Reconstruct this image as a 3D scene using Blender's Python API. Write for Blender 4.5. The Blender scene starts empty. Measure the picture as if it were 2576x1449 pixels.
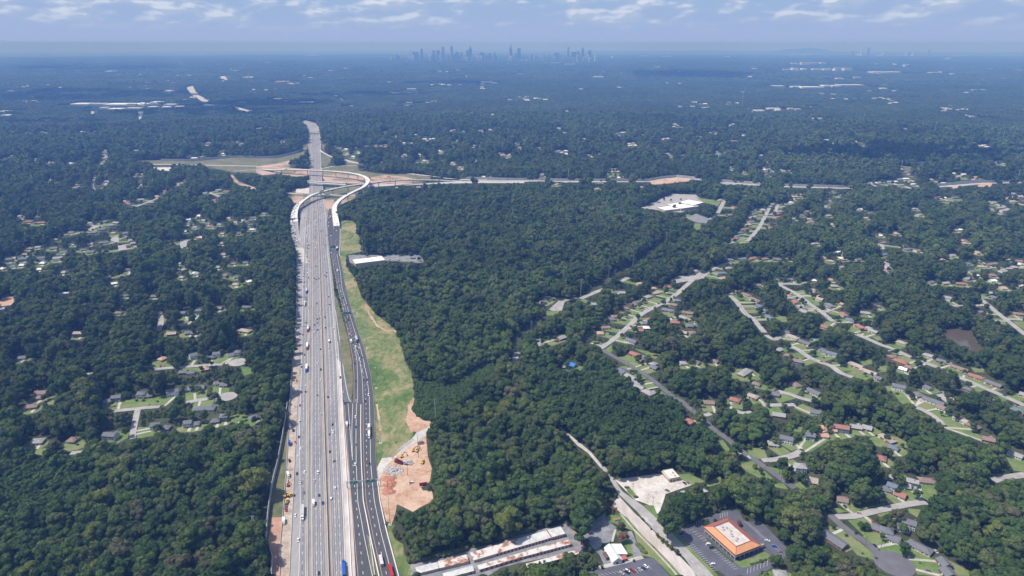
import bpy, math, random
import numpy as np
from math import sin, cos, tan, atan2, sqrt, pi, radians
from mathutils import Vector, noise as mnoise
from mathutils.geometry import tessellate_polygon
random.seed(7); RNG = np.random.default_rng(7)
SC = bpy.context.scene
COL = SC.collection
# ---------------------------------------------------------------- camera
CAMH = 430.0; PITCH = radians(19.75); FPX = 1717.33
cam = bpy.data.cameras.new('camera'); cam.lens = 24; cam.sensor_width = 36
cam.clip_start = 1; cam.clip_end = 250000
camo = bpy.data.objects.new('camera', cam); COL.objects.link(camo)
camo.location = (0, 0, CAMH); camo.rotation_euler = (pi/2 - PITCH, 0, 0)
SC.camera = camo
# ---------------------------------------------------------------- sun and sky
SUN_EL = radians(60.0)
SUNV = Vector((-cos(SUN_EL)*0.997, -cos(SUN_EL)*0.08, sin(SUN_EL))).normalized()   # towards the sun: from the left
sun = bpy.data.lights.new('sun', 'SUN'); sun.energy = 4.4; sun.angle = radians(0.5); sun.color = (1.0, .96, .91)
suno = bpy.data.objects.new('sun', sun); COL.objects.link(suno)
suno.rotation_euler = SUNV.to_track_quat('Z', 'Y').to_euler(); suno.location = (-500, 0, 900)
W = bpy.data.worlds.new('World'); SC.world = W; W.use_nodes = True
def build_world():
    nt = W.node_tree; N = nt.nodes; L = nt.links; N.clear()
    out = N.new('ShaderNodeOutputWorld'); bg = N.new('ShaderNodeBackground')
    sky = N.new('ShaderNodeTexSky'); sky.sky_type = 'NISHITA'; sky.sun_disc = False
    sky.sun_elevation = SUN_EL; sky.sun_rotation = atan2(SUNV.x, SUNV.y); sky.dust_density = 1.5; sky.altitude = 300
    tc = N.new('ShaderNodeTexCoord'); sep = N.new('ShaderNodeSeparateXYZ'); L.new(tc.outputs['Generated'], sep.inputs[0])
    def M(op, a, b=None, c=None):
        n = N.new('ShaderNodeMath'); n.operation = op
        for i, q in enumerate((a, b, c)):
            if q is None: continue
            if isinstance(q, (int, float)): n.inputs[i].default_value = q
            else: L.new(q, n.inputs[i])
        return n.outputs[0]
    x, y, z = sep.outputs
    az = M('ARCTAN2', x, y); el = M('ARCSINE', z)
    # clouds lie in a band low over the horizon: long in azimuth, shallow in elevation
    cv = N.new('ShaderNodeCombineXYZ'); L.new(M('MULTIPLY', az, 12.0), cv.inputs[0]); L.new(M('MULTIPLY', el, 34.0), cv.inputs[1])
    nz = N.new('ShaderNodeTexNoise'); nz.inputs['Scale'].default_value = 1.35; nz.inputs['Detail'].default_value = 5; nz.inputs['Roughness'].default_value = .52
    nz.noise_dimensions = '3D'; L.new(cv.outputs[0], nz.inputs['Vector'])
    cv.inputs[2].default_value = 4.4
    # puffy bright tops: same noise looked up a little higher
    cv2 = N.new('ShaderNodeVectorMath'); cv2.operation = 'ADD'; cv2.inputs[1].default_value = (-.06, .13, 0); L.new(cv.outputs[0], cv2.inputs[0])
    nz2 = N.new('ShaderNodeTexNoise'); nz2.inputs['Scale'].default_value = 1.35; nz2.inputs['Detail'].default_value = 5; nz2.inputs['Roughness'].default_value = .52
    L.new(cv2.outputs[0], nz2.inputs['Vector'])
    def ramp(src, a, b, c0=0.0, c1=1.0, inter='EASE'):
        r = N.new('ShaderNodeMapRange'); r.interpolation_type = 'SMOOTHSTEP'
        r.inputs[1].default_value = a; r.inputs[2].default_value = b; r.inputs[3].default_value = c0; r.inputs[4].default_value = c1
        L.new(src, r.inputs[0]); return r.outputs[0]
    big = N.new('ShaderNodeTexNoise'); big.inputs['Scale'].default_value = .33; big.inputs['Detail'].default_value = 2; L.new(cv.outputs[0], big.inputs['Vector'])
    dens = ramp(M('ADD', nz.outputs['Fac'], M('MULTIPLY', M('SUBTRACT', big.outputs['Fac'], .5), .55)), .385, .60)
    edge = ramp(M('SUBTRACT', nz.outputs['Fac'], nz2.outputs['Fac']), -.02, .08)
    band = M('MULTIPLY', ramp(el, .010, .034), ramp(el, .6, .25))
    cl = M('MULTIPLY', dens, band)
    def mix(f, a, b):
        m = N.new('ShaderNodeMix'); m.data_type = 'RGBA'
        if isinstance(f, float): m.inputs[0].default_value = f
        else: L.new(f, m.inputs[0])
        for i, q in ((6, a), (7, b)):
            if isinstance(q, tuple): m.inputs[i].default_value = (*q, 1)
            else: L.new(q, m.inputs[i])
        return m.outputs[2]
    sk = N.new('ShaderNodeVectorMath'); sk.operation = 'SCALE'; sk.inputs['Scale'].default_value = SKY_K
    L.new(sky.outputs[0], sk.inputs[0])
    hz = mix(ramp(el, .0, .075), HOR_COL, BLUE_COL)
    base = mix(ramp(el, .07, .35), hz, sk.outputs[0])
    ccol = mix(edge, CL_DARK, CL_LITE)
    c2 = mix(M('MULTIPLY', cl, ramp(el, .01, .06, .45, .95)), base, ccol)
    L.new(c2, bg.inputs[0]); bg.inputs[1].default_value = 0.15
    L.new(bg.outputs[0], out.inputs[0])
SKY_K = 1.0
HOR_COL = (2.4, 3.1, 4.8); BLUE_COL = (2.2, 3.15, 4.8)
CL_DARK = (3.0, 3.65, 4.85); CL_LITE = (4.7, 5.05, 5.8)
build_world()
SC.view_settings.view_transform = 'Standard'; SC.view_settings.look = 'None'
SC.view_settings.exposure = 0.0; SC.view_settings.gamma = 1.0; SC.view_settings.use_curve_mapping = False
SC.render.engine = 'CYCLES'
cy = SC.cycles
cy.use_denoising = True
try: cy.denoiser = 'OPENIMAGEDENOISE'
except Exception: pass
cy.max_bounces = 4; cy.diffuse_bounces = 2; cy.glossy_bounces = 2; cy.volume_bounces = 0; cy.transmission_bounces = 2
cy.use_adaptive_sampling = True; cy.adaptive_threshold = 0.01
cy.sample_clamp_indirect = 4
# ---------------------------------------------------------------- haze: even air round the whole scene
HAZE_D = 1.27e-4
def build_haze():
    m = bpy.data.materials.new('haze_air'); m.use_nodes = True
    nt = m.node_tree; nt.nodes.clear()
    o = nt.nodes.new('ShaderNodeOutputMaterial'); v = nt.nodes.new('ShaderNodeVolumePrincipled')
    v.inputs['Color'].default_value = (.175, .385, 1.0, 1); v.inputs['Density'].default_value = HAZE_D
    v.inputs['Absorption Color'].default_value = (.68, .62, 1, 1); v.inputs['Anisotropy'].default_value = 0.0
    nt.links.new(v.outputs[0], o.inputs['Volume'])
    R = 62000; z0, z1 = -300, 445
    me = bpy.data.meshes.new('haze')
    vs = [(sx*R, sy*R, z) for z in (z0, z1) for sx, sy in ((-1,-1),(1,-1),(1,1),(-1,1))]
    me.from_pydata(vs, [], [(3,2,1,0),(4,5,6,7),(0,1,5,4),(1,2,6,5),(2,3,7,6),(3,0,4,7)])
    me.materials.append(m)
    ob = bpy.data.objects.new('haze', me); COL.objects.link(ob); ob['kind'] = 'stuff'
# ================================================================ geometry of the place
SP, CP = sin(PITCH), cos(PITCH)
def terr(x, y):
    """ground height: level near the roads, rolling farther out, rising to the city, falling with the earth's curve"""
    d = sqrt(x*x + y*y)
    if d < 4300: return 0.0
    e = d - 4300
    t = min(1, e/10000.0); q = max(0, min(1, (e-14000)/8000)); rise = 72*t*t*(3-2*t) - 18*q
    w = min(1, e/1500.0)
    roll = 9*sin(x/1900+1.3)*cos(y/1500) + 6*sin(x/700+y/900) + 5*cos(x/3300 - y/2100)
    return w*roll + rise - e*e/(2*7.4e6)
def G(u, v, z=0.0):
    """point of the ground (plus z) seen at photo position u,v (2576 x 1449 frame)"""
    a = (u-1288)/FPX; b = (v-724.5)/FPX
    dx, dy, dz = a, CP - b*SP, -SP - b*CP
    h = z
    for _ in range(12):
        if dz > -0.003: dz = -0.003
        t = (CAMH-h)/(-dz); X, Y = dx*t, dy*t
        n = terr(X, Y) + z
        if abs(n-h) < .02: break
        h = .5*h + .5*n
    return (X, Y, h)
def PR(x, y, z):
    zc = y*CP + (CAMH-z)*SP
    if zc < 1: return (-9e9, -9e9)
    return (1288 + FPX*x/zc, 724.5 + FPX*((CAMH-z)*CP - y*SP)/zc)
TILE = {'b0': (0, 1086.75), 'b1': (638.9, 1086.75), 'b2': (958.35, 1086.75), 'b3': (1469.5, 1086.75), 'b4': (1932, 1086.75)}
for i in range(4):
    for j in range(3): TILE['%d%d' % (i, j)] = (644*i, 362.25*j)
def F(t, x, y): return (TILE[t][0]+x/4, TILE[t][1]+y/4)
def FP(t, s): return [F(t, *map(float, p.split(','))) for p in s.split()]
def GP(t, s, z=0): return [G(u, v, z)[:2] for u, v in FP(t, s)]
# ---------------------------------------------------------------- materials
MAT = {}
def mat(name, col, rough=.8, var=0.0, scale=.3, col2=None, metal=0.0, spec=.3, detail=3, bump=0.0, stretch=None, uv=False, thr=None):
    if name in MAT: return MAT[name]
    m = bpy.data.materials.new(name); m.use_nodes = True; nt = m.node_tree; N = nt.nodes; L = nt.links
    b = N['Principled BSDF']; b.inputs['Base Color'].default_value = (*col, 1); b.inputs['Roughness'].default_value = rough
    b.inputs['Metallic'].default_value = metal; b.inputs['Specular IOR Level'].default_value = spec
    if var or col2:
        geo = N.new('ShaderNodeNewGeometry'); src = geo.outputs['Position']
        if uv: t = N.new('ShaderNodeUVMap'); src = t.outputs[0]
        if stretch:
            mp = N.new('ShaderNodeVectorMath'); mp.operation = 'MULTIPLY'; mp.inputs[1].default_value = stretch
            L.new(src, mp.inputs[0]); src = mp.outputs[0]
        nz = N.new('ShaderNodeTexNoise'); nz.inputs['Scale'].default_value = scale; nz.inputs['Detail'].default_value = detail
        nz.inputs['Roughness'].default_value = .6
        L.new(src, nz.inputs['Vector'])
        r = N.new('ShaderNodeValToRGB'); L.new(nz.outputs['Fac'], r.inputs[0])
        c2 = col2 or tuple(c*(1-var) for c in col); c1 = col if col2 else tuple(min(1, c*(1+var)) for c in col)
        lo, hi = thr or (.36, .64)
        r.color_ramp.elements[0].position = lo; r.color_ramp.elements[1].position = hi
        r.color_ramp.elements[0].color = (*c2, 1); r.color_ramp.elements[1].color = (*c1, 1)
        L.new(r.outputs[0], b.inputs['Base Color'])
        if bump:
            bm = N.new('ShaderNodeBump'); bm.inputs['Strength'].default_value = bump; bm.inputs['Distance'].default_value = .5
            L.new(nz.outputs['Fac'], bm.inputs['Height']); L.new(bm.outputs[0], b.inputs['Normal'])
    MAT[name] = m; return m
def mat3(name, c1, c2, c3, sc1, sc2, stretch=(1, 1, 1), rough=.95, bump=.4):
    """ground with three tones mixed by a coarse and a fine noise"""
    m = bpy.data.materials.new(name); m.use_nodes = True; nt = m.node_tree; N = nt.nodes; L = nt.links; b = N['Principled BSDF']; b.inputs['Roughness'].default_value = rough; b.inputs['Specular IOR Level'].default_value = .1
    geo = N.new('ShaderNodeNewGeometry'); mp = N.new('ShaderNodeVectorMath'); mp.operation = 'MULTIPLY'; mp.inputs[1].default_value = stretch; L.new(geo.outputs['Position'], mp.inputs[0])
    def nz(sc, d): q = N.new('ShaderNodeTexNoise'); q.inputs['Scale'].default_value = sc; q.inputs['Detail'].default_value = d; q.inputs['Roughness'].default_value = .65; q.inputs['Distortion'].default_value = .8; L.new(mp.outputs[0], q.inputs['Vector']); return q.outputs['Fac']
    a, f = nz(sc1, 6), nz(sc2, 5); r = N.new('ShaderNodeValToRGB'); e = r.color_ramp.elements; e.new(.5)
    for i, (p, c) in enumerate(((.38, c1), (.5, c2), (.62, c3))): e[i].position = p; e[i].color = (*c, 1)
    s = N.new('ShaderNodeMath'); s.operation = 'MULTIPLY_ADD'; L.new(f, s.inputs[0]); s.inputs[1].default_value = .45; s2 = N.new('ShaderNodeMath'); s2.operation = 'MULTIPLY'; L.new(a, s2.inputs[0]); s2.inputs[1].default_value = .62
    L.new(s2.outputs[0], s.inputs[2]); L.new(s.outputs[0], r.inputs[0]); L.new(r.outputs[0], b.inputs['Base Color'])
    bm = N.new('ShaderNodeBump'); bm.inputs['Strength'].default_value = bump; bm.inputs['Distance'].default_value = 1.5; L.new(s.outputs[0], bm.inputs['Height']); L.new(bm.outputs[0], b.inputs['Normal'])
    MAT[name] = m; return m
def leafmat(name, cols, var=.22, tone=1.9):
    """foliage: colour by individual tree and by leaf clump"""
    m = bpy.data.materials.new(name); m.use_nodes = True; nt = m.node_tree; N = nt.nodes; L = nt.links
    b = N['Principled BSDF']; b.inputs['Roughness'].default_value = .75; b.inputs['Specular IOR Level'].default_value = .12
    oi = N.new('ShaderNodeObjectInfo'); r = N.new('ShaderNodeValToRGB'); cr = r.color_ramp
    while len(cr.elements) < len(cols): cr.elements.new(.5)
    for i, (p, c) in enumerate(cols): cr.elements[i].position = p; cr.elements[i].color = (c[0]*tone*1.18, c[1]*tone*.98, c[2]*tone*.95, 1)
    L.new(oi.outputs['Random'], r.inputs[0])
    geo = N.new('ShaderNodeNewGeometry')
    nz = N.new('ShaderNodeTexNoise'); nz.inputs['Scale'].default_value = .011; nz.inputs['Detail'].default_value = 2
    L.new(geo.outputs['Position'], nz.inputs['Vector'])
    nz3 = N.new('ShaderNodeTexNoise'); nz3.inputs['Scale'].default_value = .0016; nz3.inputs['Detail'].default_value = 3
    L.new(geo.outputs['Position'], nz3.inputs['Vector'])
    def mr(src, a, bb, c, d):
        q = N.new('ShaderNodeMapRange'); q.inputs[1].default_value = a; q.inputs[2].default_value = bb; q.inputs[3].default_value = c; q.inputs[4].default_value = d
        L.new(src, q.inputs[0]); return q.outputs[0]
    def mul(a, c):
        q = N.new('ShaderNodeMath'); q.operation = 'MULTIPLY'; L.new(a, q.inputs[0]); L.new(c, q.inputs[1]); return q.outputs[0]
    isl = mr(geo.outputs['Random Per Island'], 0, 1, 1-var, 1+var)
    f = mul(mul(isl, mr(nz.outputs['Fac'], .3, .7, .82, 1.2)), mr(nz3.outputs['Fac'], .35, .65, .8, 1.2))
    vm = N.new('ShaderNodeVectorMath'); vm.operation = 'SCALE'; L.new(r.outputs[0], vm.inputs[0]); L.new(f, vm.inputs['Scale'])
    L.new(vm.outputs[0], b.inputs['Base Color'])
    tr = N.new('ShaderNodeBsdfTranslucent'); L.new(vm.outputs[0], tr.inputs['Color']); ms = N.new('ShaderNodeMixShader'); ms.inputs[0].default_value = .28
    L.new(b.outputs[0], ms.inputs[1]); L.new(tr.outputs[0], ms.inputs[2]); L.new(ms.outputs[0], N['Material Output'].inputs['Surface'])
    MAT[name] = m; return m
# ---------------------------------------------------------------- mesh collector
class MB:
    def __init__(s): s.v = []; s.f = []; s.uv = []
    def add(s, vs, fs):
        o = len(s.v); s.v += [tuple(p) for p in vs]; s.f += [tuple(i+o for i in f) for f in fs]
    def box(s, x0, x1, y0, y1, z0, z1, T=None):
        vs = [(x, y, z) for z in (z0, z1) for x, y in ((x0,y0),(x1,y0),(x1,y1),(x0,y1))]
        if T: vs = [T(*p) for p in vs]
        s.add(vs, [(3,2,1,0),(4,5,6,7),(0,1,5,4),(1,2,6,5),(2,3,7,6),(3,0,4,7)])
    def frus(s, b, t, z0, z1, T=None):
        """b,t = (x0,x1,y0,y1) rectangles"""
        vs = [(x, y, z0) for x, y in ((b[0],b[2]),(b[1],b[2]),(b[1],b[3]),(b[0],b[3]))] + [(x, y, z1) for x, y in ((t[0],t[2]),(t[1],t[2]),(t[1],t[3]),(t[0],t[3]))]
        if T: vs = [T(*p) for p in vs]
        s.add(vs, [(3,2,1,0),(4,5,6,7),(0,1,5,4),(1,2,6,5),(2,3,7,6),(3,0,4,7)])
    def cyl(s, p0, p1, r0, r1=None, n=8, cap=True):
        r1 = r0 if r1 is None else r1
        a = Vector(p0); b = Vector(p1); d = (b-a).normalized()
        u = d.orthogonal().normalized(); w = d.cross(u)
        vs = [a + (u*cos(2*pi*i/n)+w*sin(2*pi*i/n))*r0 for i in range(n)] + [b + (u*cos(2*pi*i/n)+w*sin(2*pi*i/n))*r1 for i in range(n)]
        fs = [(i, (i+1)%n, n+(i+1)%n, n+i) for i in range(n)]
        if cap: fs += [tuple(range(n-1,-1,-1)), tuple(range(n, 2*n))]
        s.add(vs, fs)
    def beam(s, p0, p1, w, h):
        a = Vector(p0); b = Vector(p1); d = (b-a).normalized()
        u = d.cross(Vector((0,0,1)));  u = (u.normalized() if u.length > .01 else Vector((1,0,0)))*w/2
        k = u.cross(d).normalized()*h/2
        vs = [p+q for p in (a, b) for q in (-u-k, u-k, u+k, -u+k)]
        s.add(vs, [(3,2,1,0),(4,5,6,7),(0,1,5,4),(1,2,6,5),(2,3,7,6),(3,0,4,7)])
    def prism(s, poly, z0, z1, T=None):
        n = len(poly); vs = [(x, y, z0) for x, y in poly] + [(x, y, z1) for x, y in poly]
        if T: vs = [T(*p) for p in vs]
        s.add(vs, [tuple(range(n-1,-1,-1)), tuple(range(n, 2*n))] + [(i, (i+1)%n, n+(i+1)%n, n+i) for i in range(n)])
    def ico(s, c, r, sub=1, jit=0.0, sq=1.0):
        vs, fs = ICO[sub]
        s.add([(c[0]+x*r*(1+jit*(random.random()-.5)), c[1]+y*r*(1+jit*(random.random()-.5)), c[2]+z*r*sq*(1+jit*(random.random()-.5))) for x, y, z in vs], fs)
    def build(s, name, m, parent=None, loc=None, rz=0.0, smooth=False):
        me = bpy.data.meshes.new(name); me.from_pydata(s.v, [], s.f)
        if m: me.materials.append(m)
        if smooth: me.polygons.foreach_set('use_smooth', [True]*len(me.polygons))
        o = bpy.data.objects.new(name, me); COL.objects.link(o)
        if parent: o.parent = parent
        if loc: o.location = loc
        if rz: o.rotation_euler = (0, 0, rz)
        return o
def _ico(n):
    t = (1+sqrt(5))/2
    v = [Vector(p).normalized() for p in ((-1,t,0),(1,t,0),(-1,-t,0),(1,-t,0),(0,-1,t),(0,1,t),(0,-1,-t),(0,1,-t),(t,0,-1),(t,0,1),(-t,0,-1),(-t,0,1))]
    f = [(0,11,5),(0,5,1),(0,1,7),(0,7,10),(0,10,11),(1,5,9),(5,11,4),(11,10,2),(10,7,6),(7,1,8),(3,9,4),(3,4,2),(3,2,6),(3,6,8),(3,8,9),(4,9,5),(2,4,11),(6,2,10),(8,6,7),(9,8,1)]
    for _ in range(n):
        c = {}; nf = []
        def mid(a, b):
            k = (min(a,b), max(a,b))
            if k not in c: v.append(((v[a]+v[b])/2).normalized()); c[k] = len(v)-1
            return c[k]
        for a, b, d in f:
            p, q, r = mid(a,b), mid(b,d), mid(d,a); nf += [(a,p,r),(b,q,p),(d,r,q),(p,q,r)]
        f = nf
    return [tuple(p) for p in v], f
ICO = {i: _ico(i) for i in range(3)}
# ---------------------------------------------------------------- things
THINGS = []
def tag(o, label, cat, group=None, uv=None, lm=True):
    """label is finished at the end by the nearest landmark (lm) so that it singles the thing out"""
    o['label'] = label; o['category'] = cat
    if group: o['group'] = group
    THINGS.append((o, label, lm)); return o
def empty(name, label, cat, loc=(0,0,0), rz=0.0, group=None, lm=True):
    o = bpy.data.objects.new(name, None); COL.objects.link(o); o.empty_display_size = 1
    o.location = loc; o.rotation_euler = (0, 0, rz)
    return tag(o, label, cat, group, lm=lm)
def struct(o, kind='structure'): o['kind'] = kind; return o
def dup(root, loc, rz, label, group=None, lm=True, kids=True, mats=None):
    r = root.copy(); COL.objects.link(r); r.location = loc; r.rotation_euler = (0, 0, rz)
    for k in ('group',):
        if group: r[k] = group
    r['label'] = label; THINGS.append((r, label, lm))
    if kids:
        for ch in root.children:
            c = ch.copy(); COL.objects.link(c); c.parent = r
            for g in ch.children:
                d = g.copy(); COL.objects.link(d); d.parent = c
    return r
# ---------------------------------------------------------------- ground sheets and what they clear of trees
CLEAR = []          # ground polygons where the ground or a roof shows
SOFT = []
def sheet(name, polys, m, z, clear=True, sub=0, soft=False, zn=8):
    mb = MB()
    for ip, P in enumerate(polys):
        if len(P) < 3: continue
        tri = tessellate_polygon([[Vector((x, y, 0)) for x, y in P]])
        mb.add([(x, y, z + .006*(ip % zn) + (terr(x, y) if x*x+y*y > 1.6e7 else 0)) for x, y in P], [t for t in tri])
        if clear: CLEAR.append(P)
    me = bpy.data.meshes.new(name); me.from_pydata(mb.v, [], mb.f); me.materials.append(m)
    # all faces up
    o = bpy.data.objects.new(name, me); COL.objects.link(o); return struct(o)
def offset_line(pts, w):
    """both sides of a polyline at +-w/2 (w may be a list)"""
    n = len(pts); Lf, Rt = [], []
    for i in range(n):
        a = Vector(pts[max(0, i-1)][:2]); b = Vector(pts[min(n-1, i+1)][:2]); d = (b-a).normalized(); nrm = Vector((-d.y, d.x))
        ww = (w[i] if isinstance(w, (list, tuple)) else w)/2
        p = Vector(pts[i][:2]); Lf.append(tuple(p+nrm*ww)); Rt.append(tuple(p-nrm*ww))
    return Lf, Rt
def smooth(pts, n=8):
    """Catmull-Rom through points of any dimension"""
    P = [np.array(p, float) for p in pts]; P = [2*P[0]-P[1]] + P + [2*P[-1]-P[-2]]; out = []
    for i in range(1, len(P)-2):
        for k in range(n):
            t = k/n; a, b, c, d = P[i-1], P[i], P[i+1], P[i+2]
            out.append(.5*((2*b)+(c-a)*t+(2*a-5*b+4*c-d)*t*t+(3*b-a-3*c+d)*t**3))
    out.append(P[-2]); return [tuple(p) for p in out]
def path_poly(pts, w):
    L_, R_ = offset_line(pts, w); return L_ + R_[::-1]
def ribbon(mb, Lp, Rp, z):
    o = len(mb.v); n = len(Lp)
    for a, b in zip(Lp, Rp): mb.v += [(a[0], a[1], z), (b[0], b[1], z)]
    mb.f += [(o+2*i, o+2*i+1, o+2*i+3, o+2*i+2) for i in range(n-1)]
# ================================================================ materials of the setting
m_floor = mat('forest_floor', (.075, .085, .040), .95, col2=(.035, .045, .02), scale=.02, detail=5)
m_conc = mat3('worn_concrete_road', (.21, .205, .215), (.295, .283, .288), (.37, .35, .345), .045, .8, (.55, .035, 1), rough=.85, bump=.05)
m_conc2 = mat('pale_concrete', (.50, .475, .45), .85, var=.12, scale=.15)
m_deck = mat('bridge_deck_concrete', (.70, .68, .65), .8, var=.14, scale=.12)
m_side = mat('bridge_side_concrete', (.50, .48, .46), .85, var=.1, scale=.1)
m_beige = mat('beige_shoulder', (.46, .395, .36), .9, col2=(.60, .545, .52), scale=.12, detail=5, stretch=(1, .25, 1))
m_asph = mat('fresh_asphalt', (.098, .096, .102), .8, col2=(.075, .073, .08), scale=.5, stretch=(.9, .02, 1), detail=3)
m_asph2 = mat('parking_asphalt', (.125, .125, .155), .85, col2=(.095, .097, .12), scale=.09, detail=4)
m_lotold = mat('old_lot_asphalt', (.30, .30, .315), .9, col2=(.17, .17, .185), scale=.12, detail=6)
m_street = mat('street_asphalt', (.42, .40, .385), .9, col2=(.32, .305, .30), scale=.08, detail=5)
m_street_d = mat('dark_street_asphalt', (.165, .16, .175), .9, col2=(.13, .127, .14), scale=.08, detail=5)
m_drive = mat('driveway_concrete', (.47, .44, .40), .9, var=.15, scale=.1)
m_clay = mat3('orange_clay', (.31, .165, .10), (.50, .325, .225), (.60, .435, .33), .03, .22, bump=.5)
m_red = mat('red_clay', (.40, .215, .15), .95, col2=(.53, .34, .25), scale=.06, detail=6)
m_clay2 = mat('mixed_clay', (.50, .345, .27), .95, col2=(.22, .20, .12), scale=.012, detail=8, thr=(.42, .55))
m_gravel = mat3('pale_gravel', (.36, .32, .29), (.56, .51, .47), (.68, .64, .60), .03, .3)
m_grassM = mat3('motorway_grass', (.062, .125, .030), (.145, .19, .062), (.34, .28, .165), .018, .13, (1, .6, 1), bump=.7)
m_grassD = mat3('dry_grass', (.08, .115, .05), (.14, .15, .075), (.22, .19, .12), .02, .12)
m_lawn = mat3('lawn_grass', (.085, .155, .04), (.14, .21, .062), (.22, .235, .11), .025, .16, bump=.3)
m_kudzu = mat('bank_green', (.05, .11, .028), .95, col2=(.03, .075, .02), scale=.06, detail=6, bump=.8)
m_far = mat('far_woodland', (.05, .07, .03), .95, col2=(.028, .045, .02), scale=.004, detail=9)
m_mark = mat('white_road_paint', (.80, .80, .78), .7)
m_markw = mat('worn_road_paint', (.66, .63, .60), .7)
m_marky = mat('orange_edge_paint', (.66, .46, .32), .7)
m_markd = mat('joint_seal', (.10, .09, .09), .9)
m_water = mat('brown_water', (.11, .085, .06), .12, spec=.6)
# ================================================================ the ground, out to the horizon
def build_ground():
    rings = [0, 300] + [300*1.13**k for k in range(1, 46)]; rings = [r for r in rings if r < 61000] + [61500]
    A = [radians(a) for a in list(np.arange(-60, 60.1, 1.5)) + list(range(70, 300, 10))]
    vs = [(0, 0, 0)]; fs = []
    for r in rings[1:]:
        for a in A: x, y = r*sin(a), r*cos(a); vs.append((x, y, terr(x, y)))
    n = len(A)
    for i in range(n): fs.append((0, 1+(i+1) % n, 1+i))
    for k in range(len(rings)-2):
        for i in range(n):
            a = 1+k*n+i; b = 1+k*n+(i+1) % n; fs.append((a, b, b+n, a+n))
    me = bpy.data.meshes.new('ground'); me.from_pydata(vs, [], fs); me.materials.append(m_floor)
    me.polygons.foreach_set('use_smooth', [True]*len(fs))
    o = bpy.data.objects.new('ground', me); COL.objects.link(o); struct(o)
build_ground()
# ================================================================ the motorway: every long line as X over Y
def LN(pts):
    """pts: (v,u) pairs in the photo -> arrays Y, X on the ground"""
    q = sorted(((lambda g: (g[1], g[0]))(G(u, v)) for v, u in pts)); return np.array([a for a, _ in q]), np.array([b for _, b in q])
def at(ln, Y): return float(np.interp(Y, ln[0], ln[1]))
def VY(v): return G(1288, v)[1]
YEND = VY(303); Y0 = VY(1500)
def ext(p): return [(1600, p[0][1]-(p[1][1]-p[0][1])*(151/(p[0][0]-p[1][0])))] + p
LE = LN(ext([(1449,729),(1299,736),(1087,745.5),(905,753),(724.5,748),(637,745),(600,744),(575,752),(557,755),(527,761),(512,776),(475,778),(450,779),(387,778),(362,774),(335,776),(320,773),(310,763),(303,754)]))
LM = LN(ext([(1449,752),(1299,756),(1087,753.5),(905,759),(724.5,762),(637,764),(560,769),(512,777.5),(450,780),(387,779),(362,776),(335,778),(320,774),(310,764),(303,755)]))  # left white line
B1 = LN(ext([(1449,775),(1299,775),(1087,776.8),(905,779.5),(724.5,782),(637,782),(543,783),(450,784),(362,783),(335,784),(320,780),(310,770),(303,757)]))
MD = LN(ext([(1449,828.4),(1299,823.9),(1087,817.3),(905,812.5),(724.5,806.8),(637,804.5),(543,800),(450,795.5),(387,794),(362,792),(335,791),(320,787),(310,778),(303,761)]))
RW = LN(ext([(1449,869),(1299,864),(1087,854),(905,847),(832,841),(724.5,833),(637,824),(543,818),(450,808),(387,805),(362,805),(335,804),(320,799),(310,791),(303,767)]))  # right white line
RE = LN(ext([(1449,895),(1299,886.5),(1087,869),(1016,864),(1000,862),(905,852.5),(832,846.5),(724.5,840),(637,829),(543,821),(450,810),(387,807),(362,808),(335,806),(320,802),(310,794),(303,769)]))
XR_ = LN([(1012,888),(1000,882),(949,872),(905,866),(832,856),(780,848),(760,846.5),(740,843)])     # exit ramp, right side
XL_ = LN([(1012,866),(1000,862),(905,852.5),(832,846.5),(780,843),(740,840.5)])
AL = LN(ext([(1449,897.6),(1336,887.6),(1211,877.6),(1087,869.5),(1016,864.5),(1015,888),(999,888.6),(949,888.8),(905,886.5),(832,873),(784,863),(724.5,848.5),(687,841),(637,832),(617,829),(562,822),(537,825),(522,829)]))
AR = LN(ext([(1449,1001.4),(1387,985),(1337,971.4),(1262,955),(1212,948.9),(1162,944.4),(1087,942.3),(999,939),(949,933),(905,923),(874,915),(832,900),(784,885),(724.5,867),(687,863),(637,853),(617,855),(562,856),(537,845),(522,832)]))
DV = LN(ext([(1449,953),(1349,931),(1311,924),(1262,914),(1162,909),(1087,907.5),(1014,908)]))   # barrier between the two ramp roads
def strip(name, a, b, y0, y1, m, z, da=0, db=0, step=6, clear=True, mb=None):
    own = mb is None; mb = mb or MB()
    Ys = list(np.arange(y0, y1, step)) + [y1]
    L_ = [(at(a, y)+da, y) for y in Ys]; R_ = [(at(b, y)+db, y) for y in Ys]
    ribbon(mb, L_, R_, z)
    if clear: CLEAR.append([L_[i] for i in range(0, len(L_), 4)] + [L_[-1], R_[-1]] + [R_[i] for i in range(len(R_)-1, -1, -4)])
    if own: return struct(mb.build(name, m))
mainroad = strip('motorway_road', LE, RE, Y0, YEND, m_conc, .30)
strip('exit_ramp_road', XL_, XR_, VY(1012), VY(745), m_street_d, .26)
struct_ramp = strip('ramp_road', AL, AR, Y0, VY(525), m_asph, .34)
# beige shoulders along the barriers and the work strip right of the main road
mbb = MB()
m_med = mat('inner_shoulder', (.345, .30, .265), .9, col2=(.25, .225, .21), scale=.15, detail=5, stretch=(1, .12, 1))
strip('', B1, B1, Y0, VY(330), None, .36, -3.2, 2.9, mb=mbb, clear=False)
strip('', MD, MD, Y0, VY(330), None, .36, -2.5, 3.3, mb=mbb, clear=False)
struct(mbb.build('inner_shoulder', m_med)); mbb = MB()
strip('', RW, RE, Y0, VY(905), None, .36, 1.0, 0, mb=mbb, clear=False)
struct(mbb.build('road_shoulder', m_beige))
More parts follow.
